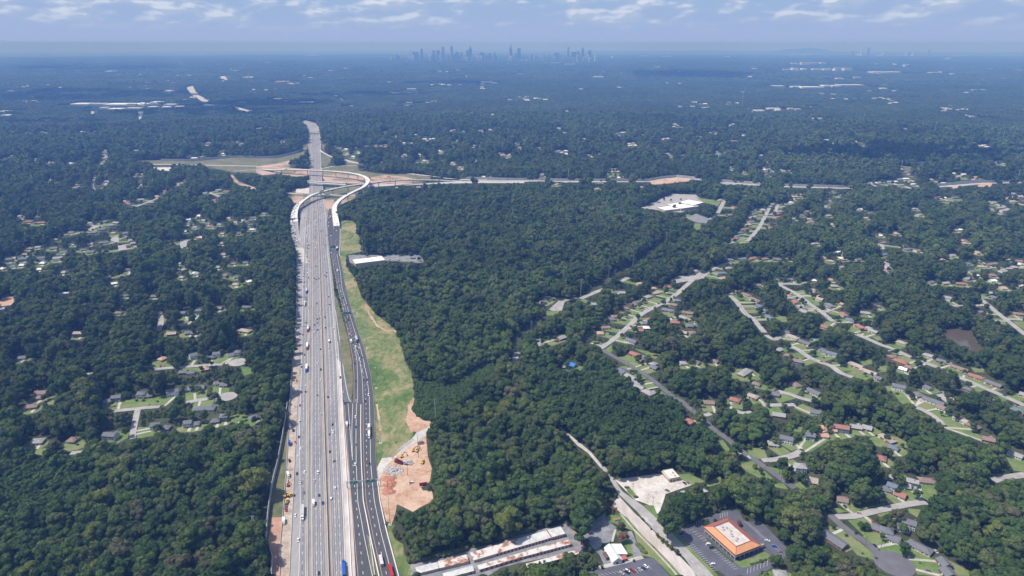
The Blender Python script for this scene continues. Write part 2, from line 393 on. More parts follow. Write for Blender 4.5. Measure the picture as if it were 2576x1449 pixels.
# painted lines, joints and tyre-worn lanes
def dashes(mb, lnf, y0, y1, z, w=.28, L_=3.4, gap=12.2):
    y = y0
    while y < y1:
        x0, x1 = lnf(y), lnf(min(y+L_, y1)); o = len(mb.v)
        mb.v += [(x0-w/2, y, z), (x0+w/2, y, z), (x1+w/2, y+L_, z), (x1-w/2, y+L_, z)]; mb.f.append((o, o+1, o+2, o+3)); y += gap
def solid(mb, lnf, y0, y1, z, w=.28, step=8):
    Ys = list(np.arange(y0, y1, step)) + [y1]
    ribbon(mb, [(lnf(y)-w/2, y) for y in Ys], [(lnf(y)+w/2, y) for y in Ys], z)
def fr(a, b, t, oa=0, ob=0): return lambda y: (at(a, y)+oa)*(1-t) + (at(b, y)+ob)*t
marks, marksd, marksy = MB(), MB(), MB()
YB = VY(440)
dashes(marks, fr(LM, B1, .36), Y0, VY(320), .40, .30)
for t in (.41, .63): dashes(marks, fr(B1, MD, t), Y0, VY(320), .40, .30)
for t in (.46, .73): dashes(marks, fr(MD, RW, t), Y0, VY(320), .40, .30)
solid(marks, fr(LM, B1, .72), Y0, VY(330), .40, .25); solid(marks, fr(B1, MD, .19), Y0, VY(330), .40, .25)
solid(marks, lambda y: at(LM, y), Y0, VY(560), .40, .38); solid(marks, lambda y: at(RW, y), Y0, VY(320), .40, .38)
solid(marksy, fr(B1, MD, .86), Y0, VY(330), .40, .25); solid(marksy, fr(MD, RW, .19), Y0, VY(330), .40, .3)
# ramp roads
solid(marksy, lambda y: at(AL, y)+1.1, Y0, VY(1016), .44, .3); solid(marksy, lambda y: at(AL, y)+1.1, VY(1014), VY(640), .44, .3)
solid(marks, lambda y: at(AR, y)-5.2, Y0, VY(640), .44, .4)
dashes(marks, lambda y: at(AR, y)-9.6, Y0, VY(600), .44, .4)
dashes(marks, lambda y: at(AL, y)+5.6, Y0, VY(1100), .44, .4)
dashes(marks, lambda y: at(AL, y)+5.4, VY(905), VY(600), .44, .4)
solid(marks, lambda y: at(DV, y)-5.6, Y0, VY(1014), .44, .4)
solid(marksy, lambda y: at(DV, y)+2.8, Y0, VY(1016), .44, .3)
V1 = LN([(1152,886),(1014,875.5)]); V2 = LN([(1152,886.5),(1087,885),(1014,887.5),(960,890)])
solid(marks, lambda y: at(V1, y), VY(1152), VY(1016), .44, .4); solid(marks, lambda y: at(V2, y), VY(1152), VY(1016), .44, .4)
V3 = LN([(1016,899),(960,900),(905,898),(868,891.5)]); V4 = LN([(1016,914),(949,911),(905,905),(868,892)])
solid(marks, lambda y: at(V3, y), VY(1014), VY(870), .44, .35); solid(marks, lambda y: at(V4, y), VY(1014), VY(870), .44, .35)
solid(marks, lambda y: at(XR_, y)-3.0, VY(1012), VY(780), .32, .5)
solid(marks, lambda y: at(XL_, y)+.2, VY(1000), VY(860), .45, .5)
struct(marks.build('road_marking', m_mark)); struct(marksy.build('orange_road_marking', m_marky))
# tyre-worn lane centres: real stains in the concrete, each a long ragged band
m_worn = mat('tyre_worn_concrete', (.165, .162, .18), .85, col2=(.235, .23, .245), scale=.35, stretch=(1, .01, 1), detail=5)
wn = MB()
for t, a, b, oa, ob in [(q, LM, B1, 0, 0) for q in (.18, .54)] + [(q, B1, MD, 0, 0) for q in (.30, .52, .745)] + [(q, MD, RW, 0, 0) for q in (.325, .595, .865)]:
    for s in (-.85, .85): 
        f = fr(a, b, t, oa, ob); solid(wn, (lambda f, s: lambda y: f(y)+s)(f, s), Y0, VY(330), .37, .95)
struct(wn.build('worn_wheel_track', m_worn))
# ================================================================ open ground beside the motorway
Wst = LN(ext([(1449,704.5),(1357,707),(1312,711.4),(1262,715),(1186,721),(1087,726.5),(1000,732),(949,735),(905,738),(787,745),(724.5,746)]))
m_strip = mat3('trodden_strip', (.25, .205, .17), (.42, .325, .25), (.52, .46, .41), .05, .35)
strip('work_strip_ground', Wst, LE, Y0, VY(730), m_strip, .22)
red = [g[:2] for g in [G(u, v) for u, v in FP('b1', '175,860 292,860 285,960 262,1449 190,1449 140,1100 165,960')]]
sheet('red_clay_ground', [red], m_red, .16)
sheet('verge_grass', [GP('b1', '128,1060 140,900 158,755 183,590 208,470 243,330 280,130 302,0 345,0 335,300 325,500 308,700 292,860 175,865 165,960 140,1100'), GP('12', '302,1449 322,1180 350,1000 372,750 392,540 406,350 413,120 430,120 420,500 385,900 370,1100 345,1449'), GP('b1', '262,330 310,330 330,200 300,180 275,220'), GP('b1', '225,430 300,420 310,700 295,860 175,860 190,700')], m_grassD, .12)
sheet('motorway_verge', [
    GP('11', '850,790 880,772 970,770 1005,810 1040,940 1065,1080 905,1115 905,1230 1000,1360 1030,1449 905,1449 860,1250 838,1120 850,950'),
    GP('12', '905,0 1030,0 1060,90 1200,260 1380,400 1430,450 1470,620 1500,740 1560,840 1580,960 1605,1080 1580,1240 1640,1300 1560,1449 1195,1449 1180,1100 1155,900 1115,720 1085,600 1025,430 965,240'),
    GP('b1', '1225,0 1600,0 1600,60 1560,110 1400,260 1300,255 1245,400 1225,200'),
    GP('b1', '1345,930 1420,930 1385,1000 1420,1080 1500,1130 1510,1230 1570,1320 1600,1449 1455,1449 1390,1200 1340,1010')], m_grassM, .10)
sheet('median_grass', [GP('12', '803,90 822,130 852,240 925,500 962,724 978,900 972,1060 955,1120 948,1110 905,900 862,724 833,430 805,240'),
                       GP('b1', '1135,1030 1165,1060 1255,1449 1190,1449 1160,1230')], m_grassD, .38)
sheet('site_clay', [GP('b1', '1765,0 1735,40 1750,250 1790,370 1770,500 1680,560 1700,590 1790,590 1810,690 1670,760 1600,805 1500,755 1440,730 1420,830 1390,920 1330,900 1290,750 1245,560 1240,420 1300,330 1400,255 1560,110 1640,50 1700,0'),
    GP('12', '1560,1449 1500,1330 1540,1230 1560,1160 1590,1090 1605,1130 1575,1240 1650,1300 1700,1330 1810,1345 1720,1449')], m_clay, .18)
sheet('site_gravel', [GP('b1', '1240,420 1235,370 1290,262 1380,255 1400,280 1320,350 1270,470 1260,540')], m_gravel, .24)
sheet('access_track', [GP('b1', '1640,0 1760,0 1740,30 1560,150 1440,240 1400,262 1560,110'), GP('12', '1640,1449 1720,1449 1800,1380 1800,1350 1740,1400')], m_conc2, .26)
kz = GP('12', '1610,990 1850,960 1870,1100 1950,1200 1860,1330 1800,1345 1700,1325 1650,1300 1575,1240 1605,1130')
sheet('bank_vegetation', [kz], m_kudzu, .14)
# red-clay strips and tracks on the verge
gull = MB()
for s, w in (('1100,180 1125,225 1140,262 1165,300 1200,352 1225,385 1270,408 1300,425 1340,430 1375,425 1412,440', 3.2), ('1600,1100 1575,1140 1550,1180 1540,1210 1545,1260 1570,1330 1600,1400', 4), ('1215,1170 1235,1300 1250,1440', 2.5)):
    P = smooth([G(u, v)[:2] for u, v in FP('12', s)], 6); A, B = offset_line(P, [w*random.uniform(.4, 1.6) for _ in P]); ribbon(gull, A, B, .2)
struct(gull.build('clay_track', m_clay))
# ================================================================ interchange ground
sheet('interchange_grass', [
    GP('01', '1330,168 1600,160 2000,160 2300,135 2576,140 2576,290 2350,285 2250,265 2000,215 1560,205'),
    GP('11', '0,140 200,135 480,70 515,95 400,150 340,178 345,235 0,235'),
    GP('11', '690,240 900,215 1020,212 1035,270 1280,300 1250,345 1150,350 1060,320 800,290 690,290'),
    GP('11', '540,440 545,560 480,620 400,570 290,510 400,450'),
    GP('11', '700,440 1040,400 1050,445 1000,540 780,560 690,610 690,470'),
    GP('11', '640,90 740,130 760,170 700,230 650,210'), GP('11', '880,150 1030,180 1090,205 900,210'),
    GP('11', '450,0 520,0 515,60 480,60'), GP('11', '660,0 700,0 690,60 668,50'),
    GP('11', '1280,300 1540,300 1760,335 1750,350 1400,350 1250,345')], m_grassD, .08)
sheet('interchange_clay', [
    GP('11', '0,225 200,200 340,165 335,240 540,255 540,320 400,330 200,300 60,315 0,290'),
    GP('11', '660,255 800,290 1060,320 1120,385 1060,400 700,390 670,330'),
    GP('11', '690,560 790,560 770,640 715,790 690,760'),
    GP('11', '430,640 530,590 535,690 450,760'), GP('11', '355,540 400,510 480,530 440,600 380,590'),
    GP('11', '1160,335 1300,310 1500,330 1700,370 1400,420 1200,430 1130,400'),
    GP('11', '840,560 1000,510 1000,550 850,610'),
    GP('11', '450,960 500,990 500,1075 470,1080'), GP('01', '2320,310 2340,310 2400,380 2576,440 2576,470 2350,390')], m_clay2, .12)
sheet('interchange_gravel', [GP('11', '400,455 535,440 535,495 400,490'), GP('01', '1545,235 1720,235 1720,270 1545,265')], m_gravel, .16)
# roads of the interchange
roadsA = MB()
RK = [0]
def road(tile, s, w, mb, z=.30, sm=5, clear=True, world=None):
    RK[0] = (RK[0]+1) % 5; z += RK[0]*.008
    P = world or [G(u, v)[:2] for u, v in FP(tile, s)]
    P = smooth(P, sm) if sm else P
    A, B = offset_line(P, w); ribbon(mb, A, B, z)
    if clear: CLEAR.append(A + B[::-1])
    return P
road('01', '1500,206 1750,208 2100,215 2576,224 2750,228', 12, roadsA)
road('11', '-100,350 100,352 250,350 330,340', 9, roadsA)
road('01', '2350,275 2500,262 2576,262 2700,258', 7, roadsA)
road('11', '640,60 680,90 760,130 800,140', 10, roadsA)
road('11', '880,158 960,180 1090,203', 18, roadsA)
road('11', '650,250 760,228 900,217 1020,215', 9, roadsA)
road('11', '1130,420 1300,415 1550,405 1790,395 2000,388 2300,385 2700,385', 30, roadsA)
road('11', '1530,297 1760,325 1950,350 2300,375 2600,383', 14, roadsA, .34)
road('11', '1400,440 1700,432 1950,425', 10, roadsA)
road('11', '270,488 480,505 850,518 1000,515', 10, roadsA)
road('11', '470,660 500,760 525,900 520,1050 500,1190', 11, roadsA, .28)
road('11', '385,880 400,960 440,1060 470,1130 500,1200', 16, roadsA, .32)
struct(roadsA.build('slip_road', m_conc2))
lotB = [GP('21', '1285,645 1400,600 1480,560 1545,530 1610,500 1850,510 1880,540 1960,560 1925,600 1700,690 1560,680 1430,660')]
sheet('school_yard', lotB, m_street, .12)
sheet('school_parking', [GP('21', '1740,745 1850,700 1980,750 1960,800 1860,790')], m_lotold, .16)
sheet('school_grass', [GP('21', '1850,540 2000,560 2115,570 2070,625 1980,600 1930,590'), GP('21', '1830,800 1900,800 1895,865 1820,865'), GP('21', '1740,705 1800,715 1790,735 1745,740')], m_lawn, .2)
sheet('noise_wall_clay', [GP('21', '1390,372 1650,335 1800,352 1780,375 1500,405 1390,410'), GP('31', '1850,418 1900,412 1920,440 1860,450'), GP('31', '2120,402 2255,396 2250,432 2110,430')], m_clay, .16)
sheet('eastern_road', [GP('21', '-10,362 260,362 260,380 -10,382'), GP('21', '520,365 930,365 930,385 520,388'), GP('21', '2075,388 2390,402 2580,420 2580,428 2075,404'),
     GP('31', '-10,418 700,424 860,432 800,446 -10,432'), GP('31', '1700,425 2140,388 2576,384 2576,388 2250,394 1850,434')], m_street, .12)
sheet('pond_water', [smooth(GP('32', '1750,425 1900,420 2040,425 2050,470 2100,560 2180,615 2100,640 1960,600 1870,530 1790,480 1750,425'), 3)[:-1]], m_water, .1)
# white-roofed office lot beside the motorway
sheet('office_lot', [GP('11', '930,1120 1080,1115 1300,1115 1640,1115 1700,1190 1640,1195 1420,1180 1290,1175 1000,1215 940,1190')], m_lotold, .16)
# ================================================================ lots in the foreground
sheet('storage_lot', [GP('b2', '298,1330 560,1265 860,1190 930,1170 1180,1115 1500,1000 1900,915 1935,960 2060,1160 1960,1235 1700,1262 1500,1300 1400,1318 1200,1370 1080,1449 960,1480 310,1480')], m_lotold, .16)
sheet('gravel_lot', [GP('b3', '310,485 380,468 760,420 960,475 1060,510 1090,532 820,625 800,690 765,790 740,835 690,760 640,730 560,700 520,690')], m_gravel, .16)
sheet('office_parking', [GP('b3', '900,1000 1040,940 1180,880 1480,765 1560,800 1600,880 1640,905 1780,900 2060,1190 2000,1300 1800,1420 1780,1460 1440,1460 1260,1340 1150,1240')], m_asph2, .16)
sheet('church_parking', [GP('b3', '-120,1480 0,1420 200,1372 600,1275 690,1265 720,1290 860,1449 870,1500')], m_asph2, .20)
sheet('church_lot', [GP('b2', '2140,900 2270,790 2260,860 2330,930 2370,960 2300,1110 2230,1120 2200,1180 2340,1250 2340,1320 2250,1350 2200,1240 2090,1120 2040,1080 2040,1040')], m_lotold, .17)
sheet('church_drive', [GP('b3', '440,1000 480,1000 580,1245 500,1265')], m_lotold, .24)
sheet('verge_lawn', [GP('b3', '215,850 360,818 440,870 560,1010 700,1160 860,1310 980,1449 880,1449 700,1270 570,1240 500,1000 300,920 240,900'),
    GP('b3', '850,1000 920,1000 1150,1245 1350,1449 1290,1449 1060,1240'), GP('b3', '410,550 450,545 548,665 510,672 440,610'), GP('b3', '600,735 700,740 745,860 740,890 690,845'),
    GP('b3', '300,475 375,480 350,495'), GP('b3', '300,1000 440,990 500,1260 400,1310 300,1330 430,1180'),
    GP('b3', '950,430 1050,420 1220,500 1080,535 1050,505 960,470'), GP('b3', '1240,500 1380,450 1370,520 1230,560'),
    GP('b3', '1500,1300 1700,1270 1800,1200 1890,1250 1770,1330 1590,1370')], m_lawn, .22)
mt = MB()   # pavement strips
for s, w in (('360,820 500,985 700,1185 900,1400 960,1480', 1.6), ('150,1365 400,1310 590,1260', 4.0), ('355,1250 400,1320', 2.4), ('315,980 280,1105', 2.2)):
    P = [G(u, v)[:2] for u, v in FP('b3', s)]; A, B = offset_line(P, w); ribbon(mt, A, B, .27)
struct(mt.build('pavement', m_drive))
bigroad = MB(); beiger = MB()
sheet('avenue_road', [GP('b3', '170,350 205,345 300,470 385,600 600,750 750,890 870,1005 1060,1200 1200,1340 1310,1460 1140,1460 1010,1270 850,1130 700,990 530,800 340,620 240,440 175,370'),
    ], m_street, .24)
sheet('narrow_lane', [GP('b2', '1840,0 1862,0 1940,60 2020,125 2110,200 2220,330 2300,440 2270,420 2200,350 2080,210 1980,140 1900,55'), GP('22', '470,1390 500,1400 540,1449 500,1449')], m_conc2, .20)
sheet('avenue_beige_road', [GP('b3', '280,735 330,670 345,640 500,810 700,1000 850,1150 980,1270 1100,1395 1130,1460 990,1460 850,1300 700,1150 550,1010 400,845')], m_beige, .21)
mk = MB()
for s in ('540,850 680,945', '620,860 940,1170', '1010,1230 1240,1449'):
    P = [G(u, v)[:2] for u, v in FP('b3', s)]
    a, b = Vector(P[0]), Vector(P[-1]); d = (b-a).normalized(); L_ = (b-a).length; q = 0
    while q < L_: p = a+d*q; A, B = offset_line([p, p+d*3], .3); ribbon(mk, A, B, .30); q += 9
P = [G(u, v)[:2] for u, v in FP('b3', '570,852 610,868 690,945')]; A, B = offset_line(P, .4); ribbon(mk, A, B, .30)
struct(mk.build('avenue_marking', m_mark))
# ================================================================ neighbourhood streets
STREETS = []
def street(tile, s, w, mb, z=.42, sm=4):
    P = road(tile, s, w, mb, z, sm); STREETS.append(P); return P
stl, std = MB(), MB()
street('22', '1900,-150 1760,-30 1660,60 1540,140 1400,210 1280,280 1190,370 1080,470 990,540 885,612', 9, stl)
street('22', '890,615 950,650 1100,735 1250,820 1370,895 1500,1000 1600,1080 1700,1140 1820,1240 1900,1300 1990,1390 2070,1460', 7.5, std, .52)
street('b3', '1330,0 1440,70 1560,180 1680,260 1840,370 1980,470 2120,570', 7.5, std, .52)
street('22', '2120,60 2210,90 2290,180 2340,250 2440,330 2540,450', 9, stl)
street('32', '100,-40 170,0 300,70 420,160 560,260 655,340', 9, stl)
street('32', '885,465 1000,512 1130,570 1270,620 1440,700 1560,745 1700,800', 9, stl)
street('32', '1900,890 2110,980 2300,1060 2600,1190', 9, stl)
street('32', '190,570 300,620 400,690 520,745 640,790 720,850 850,900', 9, stl)
street('32', '-20,475 60,520 120,490', 8, stl)
street('32', '2085,75 2200,160 2330,270 2450,360 2600,480', 9, stl)
street('32', '1860,182 2000,180 2200,172', 9, stl, .47); street('32', '2400,312 2600,325', 9, stl, .47)
street('32', '1440,1190 1560,1230 1690,1310 1760,1380', 8, stl)
street('32', '100,1040 220,1070 330,1110 500,1150', 8, stl); street('32', '-60,1180 100,1180 270,1175', 8, stl)
street('32', '500,230 560,240 620,215', 10, stl, .47)
street('21', '2600,620 2500,820 2440,900 2370,980', 9, stl)
street('21', '2140,565 2100,640 2050,720 1985,760', 11, stl)
street('21', '1900,1345 2020,1262 2130,1212 2200,1200', 9, stl)
street('21', '1080,1390 1170,1345', 10, stl)
street('22', '20,760 40,680 60,650', 9, stl); street('22', '690,110 800,60 930,10', 10, stl); street('22', '260,500 270,570 330,570', 8, stl)
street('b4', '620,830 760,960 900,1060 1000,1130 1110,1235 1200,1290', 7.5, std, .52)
street('b4', '630,855 850,850 1000,815 1160,780 1450,722 1590,708', 8, stl)
street('b4', '2260,490 2400,460 2600,430', 9, stl); street('b4', '2480,820 2600,870', 7.5, std)
street('b4', '-60,290 100,270 250,230 330,190', 7, stl)
street('b3', '1850,290 2000,270 2150,230', 7, stl, .47)
street('22', '1880,1260 1950,1280 2000,1265', 7, stl, .47); street('22', '2240,1230 2320,1260 2400,1240', 7, stl); street('22', '1625,300 1700,290 1790,325', 9, stl)
street('02', '1530,822 1750,802 2000,785 2240,770', 7.5, stl)
street('02', '1870,1155 2000,1130 2150,1110 2290,1088', 8, stl)
street('02', '1150,1240 1320,1222 1450,1208 1610,1195', 7.5, stl)
street('02', '1390,1215 1370,1300 1340,1449 1335,1520', 7, stl, .47)
street('02', '1600,245 1622,330 1605,400 1590,440', 9, stl)
street('02', '870,870 950,845 1020,800', 7, stl); street('b0', '710,215 820,205', 7, stl)
street('02', '1860,325 1945,325', 6, stl)
street('01', '960,300 945,360 930,420 955,480', 9, stl)
street('01', '1370,630 1480,590 1580,548', 9, stl); street('01', '2070,480 2160,510 2230,540', 9, stl)
street('01', '840,890 910,860 975,820', 14, stl); street('01', '1150,935 1160,990', 16, stl); street('01', '1225,1020 1235,1070', 16, stl)
street('01', '1850,960 1855,1045 1890,1040', 16, stl); street('01', '1280,1310 1400,1310', 10, stl); street('01', '1820,1265 1870,1265', 12, stl)
street('31', '1130,1010 1150,1060', 12, stl); street('31', '1170,1160 1190,1210 1180,1300', 12, stl); street('31', '1650,545 1750,555 1900,545', 8, stl)
street('31', '0,710 60,700 100,610', 9, stl); street('31', '-30,1415 150,1408 330,1412', 9, stl); street('31', '2230,1240 2380,1250 2600,1245', 10, stl)
street('31', '2330,690 2420,650', 12, stl); street('31', '2400,545 2576,520', 14, stl)
# turning circles
def disc(mb, tile, x, y, rx, z): 
    c = G(*F(tile, x, y)); n = 24; o = len(mb.v); P = [(c[0]+rx*cos(2*pi*i/n), c[1]+rx*sin(2*pi*i/n)) for i in range(n)]
    mb.v += [(a, b, z) for a, b in P]; mb.f.append(tuple(range(o, o+n))); CLEAR.append(P)
disc(std, 'b4', 1270, 1330, 16.5, .58); disc(stl, '02', 2395, 750, 13, .58); disc(stl, '02', 2290, 1095, 12, .58)
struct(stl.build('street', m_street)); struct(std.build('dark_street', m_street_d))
# ================================================================ bridges, walls, signs
m_steel = mat('galvanised_steel', (.55, .56, .57), .5, metal=.3)
m_green = mat('sign_green', (.0, .17, .15), .5)
m_signw = mat('sign_white', (.55, .72, .70), .6)
m_wallc = mat('noise_wall_concrete', (.40, .405, .42), .9, var=.10, scale=.12)
m_bark = mat('bark', (.11, .085, .065), .95)
m_wood = mat('pole_wood', (.17, .135, .11), .9)
m_dark = mat('dark_rubber', (.03, .03, .03), .8)
def wall_run(name, pts, h, t, label, cat, m, posts=0, z=0.0, lm=True):
    mb = MB(); A, B = offset_line(pts, t)
    for i in range(len(pts)-1):
        a, b, c, d = A[i], A[i+1], B[i+1], B[i]
        mb.prism([a, d, c, b], z, z+h)
    o = mb.build(name, m)
    if posts:
        tag(o, label, cat, lm=lm); pm = MB(); q = 0
        for i in range(len(pts)-1):
            p0, p1 = Vector(pts[i][:2]), Vector(pts[i+1][:2]); L_ = (p1-p0).length
            n = max(1, int(L_/posts))
            for k in range(n):
                p = p0+(p1-p0)*(k/n); pm.box(p.x-.35, p.x+.35, p.y-.35, p.y+.35, z, z+h+.3)
        pm.build('posts', m_side, o)
    else: tag(o, label, cat, lm=lm)
    return o
def LX(ln, y0, y1, st, off=0): return [(at(ln, y)+off, y) for y in np.arange(y0, y1, st)]
# long concrete barriers
wall_run('concrete_barrier', LX(B1, 440, VY(320), 12), 1.0, .5, 'pale concrete barrier between the left and middle lanes', 'barrier', m_conc2, z=.3, lm=False)
wall_run('concrete_barrier', LX(MD, 440, VY(320), 12, -.5), 1.1, .6, 'tall concrete barrier with a dark gap in the middle of the motorway', 'barrier', m_conc2, z=.3, lm=False)
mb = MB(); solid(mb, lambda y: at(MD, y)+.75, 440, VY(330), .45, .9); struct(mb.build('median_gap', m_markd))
wall_run('concrete_barrier', LX(RW, 440, VY(905), 12, 5.2), 1.0, .6, 'bright concrete barrier along the work strip beside the dark ramp road', 'barrier', mat('new_white_concrete', (.78, .74, .71), .8), z=.3, lm=False)
wall_run('concrete_barrier', LX(DV, 440, VY(1016), 10), 1.0, .8, 'white concrete barrier dividing the two dark ramp roads', 'barrier', MAT['new_white_concrete'], z=.34, lm=False)
wall_run('concrete_barrier', LX(AR, 440, VY(1205), 10, .3), 1.0, .8, 'white concrete barrier on the right edge of the near ramp road', 'barrier', MAT['new_white_concrete'], z=.3, lm=False)
wall_run('guard_rail', LX(AR, VY(1203), VY(650), 14, .6), .8, .25, 'thin steel guard rail between the ramp road and the grass slope', 'guard rail', m_steel, z=.3, lm=False)
wall_run('concrete_barrier', LX(AR, VY(645), VY(560), 10, .3), 1.0, .8, 'pale barrier on the ramp edge by the far grass slope', 'barrier', MAT['new_white_concrete'], z=.3, lm=False)
GW = LN([(1449,943),(1400,936),(1353,929.5),(1345,928)])
wall_run('concrete_barrier', [(at(GW, y), y) for y in np.arange(VY(1449), VY(1345), 6)], 1.1, 1.0, 'cream barrier beside the dry grass wedge between the ramps', 'barrier', m_drive, z=.38, lm=False)
wall_run('retaining_wall', LX(Wst, 440, VY(900), 12, -.4), 1.3, .5, 'low grey wall between the work strip and the red clay bank', 'wall', m_wallc, lm=False)
wall_run('concrete_barrier', LX(LE, 440, VY(1010), 10, -.4), .9, .5, 'low barrier between the left lanes and the orange work strip', 'barrier', m_conc2, z=.2, lm=False)
# noise walls
EASTB = []
nw = [G(u, v)[:2] for u, v in FP('b1', '195,1560 180,1449 190,1290')]
wall_run('noise_wall', nw, 6, .5, 'short grey noise wall at the bottom edge by the red clay', 'wall', m_wallc, posts=8, lm=False)
nw = [G(u, v)[:2] for u, v in FP('b1', '190,1290 150,1160 118,1075 128,1060')]
wall_run('noise_wall', nw, 4.5, .5, 'stepped grey noise wall turning in towards the near trees', 'wall', m_wallc, posts=8, lm=False)
nw = [G(u, v)[:2] for u, v in FP('b1', '128,1060 140,900 155,760 180,590 205,470 240,330 278,130 300,0')] + [G(u, v)[:2] for u, v in FP('12', '320,1180')]
CLEAR.append(path_poly(nw, 9))
wall_run('noise_wall', smooth(nw, 4), 6, .5, 'long grey noise wall curving between the left wood and the motorway', 'wall', m_wallc, posts=9, lm=False)
nw = [G(u, v)[:2] for u, v in FP('12', '318,1290 338,1180 350,1000 365,750 388,540 402,350 411,120 413,0')]+[G(u, v)[:2] for u, v in FP('11', '410,1330 412,1160')]
wall_run('retaining_wall', smooth(nw, 4), 2.6, .6, 'dark-shadowed low wall along the far left edge of the motorway', 'wall', m_wallc, lm=False)
nw = [G(u, v)[:2] for u, v in FP('11', '345,1290 362,1180 380,1000')]
wall_run('noise_wall', nw, 6, .5, 'noise wall in the trees left of the far lanes', 'wall', m_wallc, posts=9, lm=False)
nw = [G(u, v)[:2] for u, v in FP('11', '2050,352')+FP('21', '0,366 260,366 520,372 930,374 1385,374')]
EASTB.append(nw); CLEAR.append(path_poly([(x, y-9) for x, y in nw], 28))
wall_run('noise_wall', nw, 8.5, .6, 'grey noise wall behind the eastern road, left half', 'wall', m_wallc, posts=10, lm=False)
nw = [G(u, v)[:2] for u, v in FP('21', '1385,370 1500,350 1650,335 1800,348 1920,360')]
EASTB.append(nw); CLEAR.append(path_poly([(x, y-9) for x, y in nw], 28))
wall_run('noise_wall', nw, 8.5, .6, 'grey noise wall arching above the bare orange clay bank', 'wall', m_wallc, posts=10, lm=False)
nw = [G(u, v)[:2] for u, v in FP('21', '2080,378 2390,400 2576,420')+FP('31', '300,428 700,440 860,440')]
EASTB.append(nw); CLEAR.append(path_poly([(x, y-9) for x, y in nw], 28))
wall_run('noise_wall', nw, 8.5, .6, 'grey noise wall right of the orange bank beyond the white school', 'wall', m_wallc, posts=10, lm=False)
nw = [G(u, v)[:2] for u, v in FP('31', '1700,425 1900,408 2140,390 2400,386 2620,386')]
EASTB.append(nw); CLEAR.append(path_poly([(x, y-9) for x, y in nw], 28))
wall_run('noise_wall', nw, 8.5, .6, 'blue-grey noise wall at the far right edge', 'wall', m_wallc, posts=10, lm=False)
nw = [G(u, v)[:2] for u, v in FP('11', '0,146 200,140 380,100 475,60')]
wall_run('noise_wall', smooth(nw, 3), 9, .6, 'grey noise wall at the wood edge left of the far motorway', 'wall', m_wallc, posts=10, lm=False)
nw = [G(u, v)[:2] for u, v in FP('01', '1620,172 1800,175 2000,170 2300,140 2576,138')]
wall_run('noise_wall', smooth(nw, 3), 9, .6, 'grey noise wall above the left grass bank of the interchange', 'wall', m_wallc, posts=10, lm=False)
er = MB()
for nw in EASTB: A, B = offset_line([(x, y-9) for x, y in nw], 12); ribbon(er, A, B, .24)
struct(er.build('eastern_motorway', m_conc2))
# flyovers
def flyover(name, label, spec, n=6, appr=None):
    P = smooth([(*G(u, v, z)[:2], z, w) for (u, v), z, w in spec], n)
    pts = [(p[0], p[1]) for p in P]; zz = [p[2] for p in P]; ww = [p[3] for p in P]
    A, B = offset_line(pts, ww); mb = MB(); N_ = len(P)
    root = empty(name, label, 'flyover', (*pts[0], 0), lm=False); ox, oy = pts[0]
    R = lambda p, z: (p[0]-ox, p[1]-oy, z)
    gird = MB(); par = MB(); ap = MB()
    for i in range(N_-1):
        t = 2.4
        lo = [0 if zz[k] < 7 else zz[k]-t for k in (i, i+1)]
        gird.add([R(A[i], lo[0]), R(B[i], lo[0]), R(B[i+1], lo[1]), R(A[i+1], lo[1]), R(A[i], zz[i]-.25), R(B[i], zz[i]-.25), R(B[i+1], zz[i+1]-.25), R(A[i+1], zz[i+1]-.25)],
                 [(3,2,1,0),(4,5,6,7),(0,1,5,4),(2,3,7,6)])
        (ap if max(zz[i], zz[i+1]) < 6.6 and i < N_/2 else mb).add([R(A[i], zz[i]), R(B[i], zz[i]), R(B[i+1], zz[i+1]), R(A[i+1], zz[i+1])], [(0, 1, 2, 3)])
        for S, s in ((A, 1), (B, -1)):
            d = Vector((pts[i+1][0]-pts[i][0], pts[i+1][1]-pts[i][1])).normalized(); nn = Vector((-d.y, d.x))*s*.35
            a, b = Vector(S[i]), Vector(S[i+1])
            par.add([R(a, zz[i]-.3), R(b, zz[i+1]-.3), R(b, zz[i+1]+1.1), R(a, zz[i]+1.1), R(a-nn, zz[i]-.3), R(b-nn, zz[i+1]-.3), R(b-nn, zz[i+1]+1.1), R(a-nn, zz[i]+1.1)],
                    [(0,1,2,3),(7,6,5,4),(3,2,6,7)])
    mb.build('deck', m_deck, root); ap.build('approach_road', appr or m_conc, root); gird.build('girder', m_side, root); par.build('parapet', m_deck, root)
    acc = 0
    for i in range(1, N_-1):
        acc += (Vector(pts[i])-Vector(pts[i-1])).length
        if acc > 46 and zz[i] > 8:
            acc = 0; pm = MB(); x, y = pts[i][0]-ox, pts[i][1]-oy
            pm.cyl((x, y, 0), (x, y, zz[i]-3.8), 1.3, 1.3, 10)
            d = Vector((pts[i+1][0]-pts[i][0], pts[i+1][1]-pts[i][1])).normalized(); nn = Vector((-d.y, d.x))*ww[i]*.42
            pm.beam((x-nn.x, y-nn.y, zz[i]-3.1), (x+nn.x, y+nn.y, zz[i]-3.1), 2.0, 1.4)
            pm.build('pier', m_side, root)
    CLEAR.append(A + B[::-1])
    # everything the deck hides from us would also be hidden for a crown in front of it
    q = []
    for a, z in list(zip(A, zz)) : q.append((a[0]*CAMH/(CAMH-z), a[1]*CAMH/(CAMH-z)))
    r = []
    for a, z in list(zip(B, zz)) : r.append((a[0]*CAMH/(CAMH-z), a[1]*CAMH/(CAMH-z)))
    for i in range(0, N_-1, 3):
        j = min(i+3, N_-1); CLEAR.append([q[i], q[j], r[j], r[i]])
    return P
f11 = lambda x, y: F('11', x, y)
